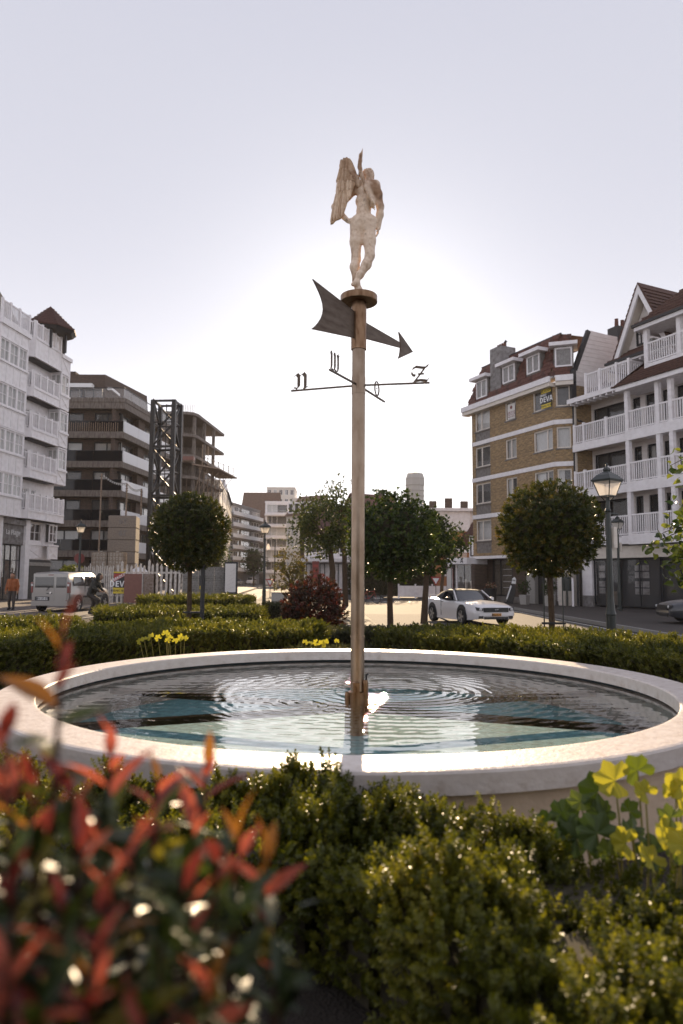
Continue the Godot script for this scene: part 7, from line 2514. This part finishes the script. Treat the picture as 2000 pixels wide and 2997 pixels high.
# ---------------------------------------------------------------- vehicles
func loft(b: MB, st: Array, arch := []) -> void:      # stations: [x, [half width, y] x5 from sill to centre line]
	var k: int = st[0].size() - 1
	var nv := k * 2 - 1
	b.grid(st.size(), nv, func(i, j):
		var s: Array = st[i]
		var q: Array
		if j < k:
			q = s[1 + j]
			return Vector3(s[0], q[1], q[0])
		q = s[1 + (nv - 1 - j)]
		return Vector3(s[0], q[1], -q[0]))
	for e in [0, st.size() - 1]:
		var s: Array = st[e]
		var ring := []
		for j in k:
			ring.append(Vector3(s[0], s[1 + j][1], s[1 + j][0]))
		for j in range(k - 2, -1, -1):
			ring.append(Vector3(s[0], s[1 + j][1], -s[1 + j][0]))
		var c := Vector3(s[0], s[1][1], 0)
		for j in ring.size() - 1:
			if e == 0:
				b.tri(c, ring[j], ring[j + 1])
			else:
				b.tri(c, ring[j + 1], ring[j])

func wheel_of(x: float, z: float, r: float, w: float) -> void:
	var s := signf(z)
	var n := Node3D.new()
	n.name = "wheel"
	TH.add_child(n, true)
	n.position = Vector3(x, r, z)
	var keep := FR
	FR = keep * Transform3D(Basis(Vector3.RIGHT, PI / 2 * s), Vector3(x, r, z))
	var t := MB.new()
	t.lathe([Vector2(r * 0.68, w * 0.42), Vector2(r * 0.72, w / 2), Vector2(r * 0.94, w / 2), Vector2(r, w * 0.38), Vector2(r, -w * 0.4)].map(func(q): return q), 28)
	var t2 := MB.new()
	t2.lathe([Vector2(r, -w * 0.4), Vector2(r, w * 0.38), Vector2(r * 0.94, w / 2), Vector2(r * 0.70, w / 2), Vector2(r * 0.68, w * 0.3), Vector2(0.0, w * 0.28)], 28)
	mb("tyre", t2, M.tyre, n)
	var rm := MB.new()
	rm.lathe([Vector2(r * 0.62, w * 0.31), Vector2(r * 0.66, w * 0.45), Vector2(r * 0.69, w * 0.45), Vector2(r * 0.7, w * 0.3)], 28)
	for k in 5:
		var a := TAU * k / 5
		rm.bar(Vector3(0, w * 0.40, 0), Vector3(cos(a) * r * 0.66, w * 0.42, sin(a) * r * 0.66), 0.075, 0.03)
	rm.lathe([Vector2(0.05, w * 0.3), Vector2(0.05, w * 0.46), Vector2(0.0, w * 0.47)], 12)
	mb("rim", rm, M.alloy, n)
	FR = keep

func pane(nm: String, pts: Array, m: Material, off: Vector3) -> void:
	var b := MB.new()
	for i in range(1, pts.size() - 1):
		b.tri(pts[0] + off, pts[i] + off, pts[i + 1] + off)
		b.tri(pts[0] + off * 0.2, pts[i + 1] + off * 0.2, pts[i] + off * 0.2)
	mb(nm, b, m)

func plate(txt: String, x: float, y: float, face: float, m: Material, w: float, eu: bool) -> void:
	bx("number_plate", m, x, x + 0.015 * face, y - 0.055, y + 0.055, -w / 2, w / 2)
	var bs := Basis(Vector3(0, 0, -face), Vector3.UP, Vector3(face, 0, 0))
	text("plate_lettering", txt, M.ink, 0.085, Vector3(x + 0.02 * face, y, -0.02 * face), bs, null, 0.004)
	if eu:
		bx("plate_strip", M.gutter, x + 0.016 * face, x + 0.018 * face, y - 0.05, y + 0.05, face * w / 2 - 0.05 * face, face * w / 2 - 0.005 * face)

func coupe(label: String, p: Vector3, turn: float, paint: Material, full := true) -> void:
	thing("parked_car", label, "car", p, "", turn)
	var b := MB.new()
	loft(b, [[-2.37, [0.70, 0.36], [0.82, 0.55], [0.80, 0.80], [0.70, 0.93], [0, 0.95]], [-2.25, [0.82, 0.28], [0.90, 0.55], [0.88, 0.84], [0.76, 0.99], [0, 1.01]], [-1.7, [0.88, 0.22], [0.94, 0.55], [0.93, 0.88], [0.80, 1.0], [0, 1.02]], [-1.0, [0.88, 0.2], [0.93, 0.55], [0.92, 0.88], [0.82, 0.98], [0, 1.0]], [-0.3, [0.88, 0.2], [0.92, 0.55], [0.90, 0.83], [0.82, 0.93], [0, 0.95]], [0.6, [0.88, 0.2], [0.92, 0.55], [0.90, 0.82], [0.80, 0.92], [0, 0.96]], [1.2, [0.88, 0.2], [0.93, 0.55], [0.91, 0.82], [0.76, 0.90], [0, 0.97]], [1.8, [0.87, 0.22], [0.92, 0.52], [0.89, 0.77], [0.70, 0.86], [0, 0.92]], [2.2, [0.82, 0.25], [0.89, 0.48], [0.85, 0.71], [0.64, 0.80], [0, 0.85]], [2.34, [0.74, 0.27], [0.83, 0.45], [0.79, 0.66], [0.6, 0.74], [0, 0.77]], [2.40, [0.66, 0.29], [0.74, 0.45], [0.70, 0.61], [0.55, 0.68], [0, 0.70]]])
	mb("body", b, paint)
	var c := MB.new()
	loft(c, [[-1.55, [0.74, 0.98], [0.72, 1.0], [0.66, 1.02], [0.5, 1.03], [0, 1.04]], [-1.0, [0.80, 0.96], [0.74, 1.12], [0.66, 1.24], [0.5, 1.28], [0, 1.30]], [-0.5, [0.81, 0.93], [0.74, 1.15], [0.64, 1.33], [0.5, 1.37], [0, 1.39]], [0.0, [0.81, 0.93], [0.74, 1.12], [0.64, 1.31], [0.5, 1.355], [0, 1.38]], [0.16, [0.81, 0.93], [0.74, 1.12], [0.63, 1.28], [0.5, 1.325], [0, 1.345]]])
	mb("soft_top", c, M.softtop)
	var ws := MB.new()
	loft(ws, [[0.16, [0.80, 0.93], [0.73, 1.10], [0.64, 1.26], [0.5, 1.31], [0, 1.33]], [0.5, [0.80, 0.93], [0.76, 1.03], [0.70, 1.10], [0.55, 1.13], [0, 1.15]], [0.92, [0.78, 0.90], [0.74, 0.915], [0.7, 0.925], [0.5, 0.945], [0, 0.965]]])
	mb("windscreen", ws, M.carglass)
	for s in [-1, 1]:
		pane("side_window", [Vector3(-0.62, 0.97, 0.83 * s), Vector3(0.38, 0.95, 0.83 * s), Vector3(0.02, 1.24, 0.72 * s), Vector3(-0.5, 1.27, 0.71 * s)], M.carglass, Vector3(0, 0, 0.015 * s))
		var pl := MB.new()
		pl.bar(Vector3(0.70, 0.93, 0.80 * s), Vector3(0.10, 1.32, 0.64 * s), 0.05)
		mb("pillar", pl, paint)
		var mr := MB.new()
		mr.lathe([Vector2(0.0, -0.09), Vector2(0.09, -0.07), Vector2(0.1, 0.04), Vector2(0.0, 0.08)], 10, Vector3(0.32, 1.0, 0.98 * s))
		mr.bar(Vector3(0.34, 0.96, 0.84 * s), Vector3(0.32, 0.97, 0.96 * s), 0.04)
		mb("mirror", mr, paint if s < 0 else M.black)
		for x in [-1.36, 1.36]:
			var wl := MB.new()
			wl.lathe([Vector2(0.0, 0.0), Vector2(0.40, 0.0), Vector2(0.40, 0.05), Vector2(0.0, 0.05)], 24)
			put("wheel_arch", wl.mesh(), M.black, null, Transform3D(Basis(Vector3.RIGHT, PI / 2 * s), Vector3(x, 0.40, 0.895 * s)))
			wheel_of(x, 0.85 * s, 0.34, 0.24)
		bx("sill", paint, -0.95, 0.95, 0.18, 0.26, 0.80 * s, 0.91 * s)
		bx("door_handle", M.chrome, -0.42, -0.28, 0.84, 0.87, 0.915 * s, 0.935 * s)
		bx("door_gap", M.black, -0.53, -0.52, 0.3, 0.92, 0.905 * s, 0.925 * s)
		pane("headlight", [Vector3(2.36, 0.60, 0.80 * s), Vector3(2.42, 0.59, 0.56 * s), Vector3(2.42, 0.69, 0.54 * s), Vector3(2.30, 0.73, 0.82 * s)], M.black, Vector3(0.02, 0, 0))
		var ln := MB.new()
		ln.lathe([Vector2(0.06, 0.0), Vector2(0.055, 0.03), Vector2(0.0, 0.045)], 14)
		put("headlight_lens", ln.mesh(), M.lens, null, Transform3D(Basis(Vector3.BACK, -PI / 2), Vector3(2.425, 0.645, 0.66 * s)))
		bx("fog_opening", M.black, 2.36, 2.43, 0.30, 0.40, 0.55 * s, 0.72 * s)
		bx("tail_light", M.taillight, -2.40, -2.36, 0.70, 0.88, 0.45 * s, 0.76 * s)
	bx("grille", M.black, 2.39, 2.44, 0.54, 0.71, -0.52, 0.52)
	for k in 4:
		bx("grille_bar", M.iron, 2.44, 2.446, 0.56 + k * 0.04, 0.57 + k * 0.04, -0.5, 0.5)
	bx("lower_intake", M.black, 2.38, 2.43, 0.27, 0.36, -0.5, 0.5)
	bx("bumper", paint, 2.36, 2.45, 0.40, 0.52, -0.72, 0.72)
	bx("spoiler", paint, -2.36, -2.12, 1.06, 1.10, -0.74, 0.74)
	bx("spoiler_foot", paint, -2.3, -2.2, 1.0, 1.06, -0.6, -0.5)
	bx("spoiler_foot", paint, -2.3, -2.2, 1.0, 1.06, 0.5, 0.6)
	if full:
		# running pony badge on the grille
		var e := MB.new()
		e.prism(PackedVector2Array([Vector2(-0.09, 0.0), Vector2(-0.04, 0.02), Vector2(0.03, 0.02), Vector2(0.06, 0.045), Vector2(0.09, 0.03), Vector2(0.06, 0.01), Vector2(0.07, -0.03), Vector2(0.04, -0.01), Vector2(-0.02, -0.01), Vector2(-0.06, -0.035), Vector2(-0.05, -0.005)]), 0.0, 0.012, Transform3D(Basis(Vector3(0, 0, -1), Vector3.UP, Vector3(1, 0, 0)), Vector3(2.447, 0.63, 0)))
		mb("badge", e, M.chrome)
		plate("62272", 2.452, 0.445, 1.0, M.orange, 0.40, true)
		var an := MB.new()
		an.bar(Vector3(-1.9, 1.0, -0.7), Vector3(-2.0, 1.25, -0.7), 0.008)
		mb("aerial", an, M.black)

func van(label: String, p: Vector3, turn: float, paint: Material, full := true) -> void:
	thing("parked_van", label, "van", p, "", turn)
	var b := MB.new()
	loft(b, [[-2.08, [0.84, 0.38], [0.88, 0.7], [0.85, 1.15], [0.74, 1.66], [0, 1.72]], [-2.0, [0.88, 0.32], [0.91, 0.7], [0.88, 1.15], [0.77, 1.74], [0, 1.79]], [-1.0, [0.90, 0.28], [0.92, 0.7], [0.89, 1.15], [0.78, 1.76], [0, 1.82]], [0.2, [0.90, 0.28], [0.92, 0.7], [0.89, 1.12], [0.77, 1.74], [0, 1.81]], [0.62, [0.90, 0.28], [0.92, 0.7], [0.88, 1.10], [0.75, 1.66], [0, 1.74]], [1.38, [0.90, 0.28], [0.92, 0.66], [0.87, 1.02], [0.72, 1.10], [0, 1.16]], [1.85, [0.87, 0.3], [0.89, 0.6], [0.82, 0.92], [0.66, 1.0], [0, 1.04]], [2.08, [0.74, 0.32], [0.78, 0.55], [0.72, 0.80], [0.58, 0.88], [0, 0.9]], [2.14, [0.62, 0.34], [0.66, 0.55], [0.62, 0.74], [0.5, 0.8], [0, 0.82]]])
	mb("body", b, paint)
	var ws := MB.new()
	ws.quad(Vector3(1.30, 1.19, -0.66), Vector3(1.30, 1.19, 0.66), Vector3(0.72, 1.70, 0.58), Vector3(0.72, 1.70, -0.58))
	put("windscreen", ws.mesh(), M.carglass, null, Transform3D(Basis.IDENTITY, Vector3(0.05, 0.03, 0)))
	for s in [-1, 1]:
		pane("side_window", [Vector3(-1.7, 1.16, 0.90 * s), Vector3(-0.75, 1.16, 0.90 * s), Vector3(-0.78, 1.58, 0.82 * s), Vector3(-1.66, 1.58, 0.82 * s)], M.carglass, Vector3(0, 0, 0.012 * s))
		pane("door_window", [Vector3(-0.55, 1.14, 0.90 * s), Vector3(0.98, 1.07, 0.89 * s), Vector3(0.42, 1.58, 0.81 * s), Vector3(-0.52, 1.60, 0.82 * s)], M.carglass, Vector3(0, 0, 0.012 * s))
		for x in [-1.25, 1.4]:
			var wl := MB.new()
			wl.lathe([Vector2(0.0, 0.0), Vector2(0.39, 0.0), Vector2(0.39, 0.05), Vector2(0.0, 0.05)], 24)
			put("wheel_arch", wl.mesh(), M.black, null, Transform3D(Basis(Vector3.RIGHT, PI / 2 * s), Vector3(x, 0.38, 0.875 * s)))
			wheel_of(x, 0.83 * s, 0.32, 0.22)
		bx("rub_strip", M.black, -0.85, 1.0, 0.62, 0.70, 0.905 * s, 0.935 * s)
		bx("rub_trim", M.chrome, -0.2, 0.95, 0.69, 0.72, 0.93 * s, 0.94 * s)
		bx("door_handle", M.black, -0.36, -0.2, 0.98, 1.03, 0.90 * s, 0.935 * s)
		bx("door_gap", M.black, -0.65, -0.64, 0.4, 1.62, 0.865 * s, 0.912 * s)
		var mr := MB.new()
		mr.box(Vector3(0.85, 1.16, 1.0 * s), Vector3(0.14, 0.24, 0.16))
		mr.bar(Vector3(0.86, 1.1, 0.86 * s), Vector3(0.86, 1.1, 0.98 * s), 0.06)
		mb("mirror", mr, M.black)
		bx("tail_light", M.taillight, -2.12, -1.96, 0.85, 1.32, 0.80 * s, 0.905 * s)
		bx("reversing_light", M.lens, -2.125, -2.06, 1.15, 1.24, 0.81 * s, 0.90 * s)
		# twin rear doors, unequal
		var z0 := -0.80 if s < 0 else 0.205
		var z1 := 0.195 if s < 0 else 0.80
		bx("rear_door", paint, -2.105, -2.06, 0.52, 1.70, z0, z1)
		bx("rear_window", M.carglass, -2.115, -2.1, 1.08, 1.55, z0 + 0.08, z1 - 0.04)
		bx("reflector", M.taillight, -2.125, -2.1, 0.45, 0.52, 0.80 * s - 0.05, 0.80 * s + 0.05)
	# wiring seen from behind: local z runs to the van's left
	bx("brake_light", M.taillight, -2.115, -2.07, 1.62, 1.66, -0.1, 0.15)
	bx("rear_bumper", paint, -2.14, -1.95, 0.28, 0.50, -0.85, 0.85)
	bx("roof_rail", M.black, -1.8, 0.3, 1.77, 1.81, 0.66, 0.70)
	bx("roof_rail", M.black, -1.8, 0.3, 1.77, 1.81, -0.70, -0.66)
	if full:
		var wp := MB.new()
		wp.bar(Vector3(-2.13, 0.95, -0.15), Vector3(-2.13, 1.12, -0.02), 0.02)
		mb("wiper", wp, M.black)
		var em := MB.new()
		em.prism(PackedVector2Array([Vector2(0, 0.06), Vector2(0.045, 0), Vector2(0, -0.06), Vector2(-0.045, 0)]), 0.0, 0.02, Transform3D(Basis(Vector3(0, 0, 1), Vector3.UP, Vector3(-1, 0, 0)), Vector3(-2.106, 0.84, 0.02)))
		mb("badge", em, M.chrome)
		bx("door_pull", M.black, -2.12, -2.1, 0.80, 0.84, -0.16, 0.10)
		bx("plate_recess", M.black, -2.112, -2.1, 0.50, 0.68, -0.70, -0.02)
		FR = FR * Transform3D(Basis.IDENTITY, Vector3(0, 0, -0.36))
		plate("84·UR·47", -2.113, 0.59, -1.0, M.signwhite, 0.52, true)
		FR = TH.transform

# ---------------------------------------------------------------- people
func person(label: String, p: Vector3, turn: float, bones: Array, hands: Array, tint: Callable, hair: Array, hairc: Color) -> void:
	thing("person", label, "person", p, "", turn)
	var m := body_mesh(bones, 0.0165, 0.03, tint)
	for h in hands:
		body_mesh(h, 0.0065, 0.008, tint, m)
	mb("body", m, M.skin)
	mb("hair", body_mesh(hair, 0.011, 0.015, func(_q): return hairc), M.skin)

func people() -> void:
	# walking towards the square, looking down; local +z is forward
	var b := []
	chain(b, [Vector3(0, 1.63, 0.07), Vector3(0, 1.58, 0.085), Vector3(0, 1.52, 0.075)], [0.092, 0.085, 0.062])
	b.append([Vector3(0, 1.575, 0.165), 0.016, Vector3(0, 1.60, 0.15), 0.012])      # nose
	for s in [-1, 1]:
		b.append([Vector3(0.088 * s, 1.60, 0.06), 0.02, Vector3(0.092 * s, 1.57, 0.06), 0.016])
		b.append([Vector3(0.035 * s, 1.60, 0.148), 0.012, Vector3(0.03 * s, 1.60, 0.15), 0.012])
	b.append([Vector3(-0.02, 1.535, 0.148), 0.012, Vector3(0.02, 1.535, 0.148), 0.012])
	chain(b, [Vector3(0, 1.50, 0.04), Vector3(0, 1.42, 0.0)], [0.055, 0.065])
	chain(b, [Vector3(-0.17, 1.38, 0.0), Vector3(0.17, 1.38, 0.0)], [0.075, 0.075])
	chain(b, [Vector3(-0.09, 1.28, 0.01), Vector3(-0.10, 1.08, 0.02), Vector3(-0.08, 0.93, 0.0)], [0.125, 0.125, 0.115])
	chain(b, [Vector3(0.09, 1.28, 0.01), Vector3(0.10, 1.08, 0.02), Vector3(0.08, 0.93, 0.0)], [0.125, 0.125, 0.115])
	chain(b, [Vector3(-0.10, 0.90, 0.0), Vector3(-0.12, 0.50, 0.06), Vector3(-0.12, 0.10, -0.04)], [0.105, 0.075, 0.058])
	chain(b, [Vector3(0.10, 0.90, 0.0), Vector3(0.11, 0.50, 0.10), Vector3(0.11, 0.10, 0.12)], [0.105, 0.075, 0.058])
	chain(b, [Vector3(-0.12, 0.06, -0.08), Vector3(-0.13, 0.045, 0.12)], [0.055, 0.042])
	chain(b, [Vector3(0.11, 0.06, 0.08), Vector3(0.12, 0.045, 0.28)], [0.055, 0.042])
	chain(b, [Vector3(-0.20, 1.37, 0.0), Vector3(-0.27, 1.12, -0.03), Vector3(-0.29, 0.88, 0.06)], [0.068, 0.055, 0.042])
	chain(b, [Vector3(0.20, 1.37, 0.0), Vector3(0.27, 1.12, 0.02), Vector3(0.28, 0.88, 0.10)], [0.068, 0.055, 0.042])
	var orange_tint := func(q: Vector3) -> Color:
		if q.y > 1.47:
			return Color(0.30, 0.16, 0.10)
		if absf(q.x) > 0.2 and q.y < 0.90:
			return Color(0.30, 0.16, 0.10)
		if q.y > 0.88:
			return Color(0.26, 0.075, 0.022)
		if q.y > 0.11:
			return Color(0.05, 0.042, 0.036)
		return Color(0.012, 0.012, 0.012)
	var hair := []
	chain(hair, [Vector3(-0.03, 1.675, 0.06), Vector3(0.03, 1.675, 0.06)], [0.068, 0.068])
	chain(hair, [Vector3(0, 1.66, 0.02), Vector3(0, 1.58, 0.0)], [0.088, 0.07])
	person("man in an orange sweater and dark trousers walking with bowed head", Vector3(-15.55, 0.02, -33.6), 0.1, b, [hand_bones(Vector3(-0.29, 0.87, 0.065), Vector3(-0.02, -1, 0.1), Vector3(1, 0, 0.2), 1.0, 0.3, true), hand_bones(Vector3(0.28, 0.87, 0.105), Vector3(0.02, -1, 0.1), Vector3(-1, 0, 0.2), 1.0, 0.3, false)], orange_tint, hair, Color(0.01, 0.009, 0.008))
	# bent figure in dark clothes by the van, facing along local +z
	var d := []
	chain(d, [Vector3(0, 1.60, 0.26), Vector3(0, 1.53, 0.27), Vector3(0, 1.48, 0.24)], [0.10, 0.092, 0.07])
	d.append([Vector3(0, 1.55, 0.36), 0.016, Vector3(0, 1.58, 0.345), 0.012])
	for s in [-1, 1]:
		d.append([Vector3(0.095 * s, 1.56, 0.24), 0.02, Vector3(0.095 * s, 1.53, 0.24), 0.016])
		d.append([Vector3(0.035 * s, 1.575, 0.34), 0.012, Vector3(0.03 * s, 1.575, 0.345), 0.012])
	chain(d, [Vector3(0, 1.46, 0.19), Vector3(0, 1.36, 0.10)], [0.065, 0.085])
	chain(d, [Vector3(-0.16, 1.33, 0.08), Vector3(0.16, 1.33, 0.08)], [0.095, 0.095])
	for s in [-1, 1]:
		chain(d, [Vector3(0.08 * s, 1.25, 0.05), Vector3(0.09 * s, 1.05, -0.04), Vector3(0.09 * s, 0.86, -0.12)], [0.15, 0.14, 0.135])
		chain(d, [Vector3(0.19 * s, 1.32, 0.09), Vector3(0.24 * s, 1.10, 0.14), Vector3(0.16 * s, 0.98, 0.36)], [0.085, 0.07, 0.052])
	chain(d, [Vector3(-0.10, 0.82, -0.12), Vector3(-0.11, 0.62, 0.26), Vector3(-0.11, 0.16, 0.22)], [0.12, 0.09, 0.06])
	chain(d, [Vector3(0.10, 0.82, -0.12), Vector3(0.11, 0.48, -0.05), Vector3(0.11, 0.10, -0.22)], [0.12, 0.085, 0.06])
	chain(d, [Vector3(-0.11, 0.10, 0.2), Vector3(-0.12, 0.05, 0.40)], [0.055, 0.045])
	chain(d, [Vector3(0.11, 0.07, -0.25), Vector3(0.11, 0.045, -0.06)], [0.055, 0.045])
	var dark_tint := func(q: Vector3) -> Color:
		if q.y > 1.44 and q.z > 0.3:
			return Color(0.22, 0.13, 0.09)
		if q.z > 0.36 and q.y > 0.85 and q.y < 1.1:
			return Color(0.22, 0.13, 0.09)
		if q.y > 0.86:
			return Color(0.02, 0.021, 0.017)
		return Color(0.03, 0.025, 0.02)
	var hood := []
	chain(hood, [Vector3(0, 1.63, 0.24), Vector3(0, 1.55, 0.19), Vector3(0, 1.46, 0.14)], [0.105, 0.11, 0.10])
	person("person in a dark hooded jacket bending beside the silver van", Vector3(-10.3, 0.02, -29.6), PI / 2 - 0.2, d, [hand_bones(Vector3(-0.16, 0.98, 0.36), Vector3(0.3, -0.2, 1), Vector3(0.4, -1, 0), 1.0, 0.6, false), hand_bones(Vector3(0.16, 0.98, 0.36), Vector3(-0.3, -0.2, 1), Vector3(-0.4, -1, 0), 1.0, 0.6, true)], dark_tint, hood, Color(0.014, 0.014, 0.012))

func bird() -> void:
	thing("pigeon", "dark pigeon perched on the upper balcony rail of the gabled house", "bird", Vector3(15.3, 11.62, -44.6))
	FR = Transform3D(Basis(Vector3.UP, 0.4), Vector3(15.3, 11.62, -44.6))
	var b := []
	chain(b, [Vector3(-0.14, 0.12, 0), Vector3(0.02, 0.12, 0), Vector3(0.12, 0.10, 0)], [0.06, 0.075, 0.05])
	chain(b, [Vector3(-0.14, 0.14, 0), Vector3(-0.21, 0.19, 0)], [0.045, 0.042])
	b.append([Vector3(-0.24, 0.19, 0), 0.014, Vector3(-0.28, 0.18, 0), 0.006])
	chain(b, [Vector3(0.12, 0.10, 0), Vector3(0.3, 0.05, 0)], [0.04, 0.02])
	for s in [-1, 1]:
		b.append([Vector3(0, 0.08, 0.025 * s), 0.012, Vector3(0, 0.0, 0.025 * s), 0.008])
		b.append([Vector3(0.0, 0.006, 0.025 * s), 0.008, Vector3(-0.05, 0.006, 0.025 * s), 0.006])
	mb("body", body_mesh(b, 0.008, 0.02, func(q): return Color(0.03, 0.03, 0.035) if q.y > 0.03 else Color(0.2, 0.06, 0.04)), M.skin)

func vehicles() -> void:
	coupe("white convertible car with a black soft top parked on the cobbles", Vector3(5.2, -0.196, -29.4), -(PI / 2) + deg_to_rad(17.0), M.carwhite)
	van("silver van seen from behind, parked by the picket fence", Vector3(-12.7, 0.02, -33.7), PI / 2 - deg_to_rad(7.0), M.silver)
	mat("paint_grey", lin(0.03, 0.032, 0.036), 0.3, {"coat": 0.8})
	coupe("dark car nosing in at the picture edge on the pavement side", Vector3(15.0, -0.066, -27.6), PI - 0.1, M.paint_grey, false)
	van("white van parked far down the street below the balconies", Vector3(-23.6, -0.2, -186), -PI / 2 - 0.15, M.carwhite, false)
	coupe("dark parked car beside the far white van", Vector3(-26.5, -0.2, -183), -PI / 2 - 0.15, M.paint_grey, false)
	coupe("pale parked car at the front of the far row", Vector3(-25.0, -0.2, -172), -PI / 2 - 0.15, M.silver, false)

func _ready() -> void:
	rng.seed = 7
	nz.seed = 11
	nz.frequency = 0.01
	make_materials()
	stage()
	make_ground()
	make_fountain()
	white_house()
	dark_block()
	brick_house()
	gable_house()
	far_houses()
	make_vane()
	make_statue()
	make_plants()
	site()
	furniture()
	vehicles()
	people()
	bird()
	print("built ", Time.get_ticks_msec())
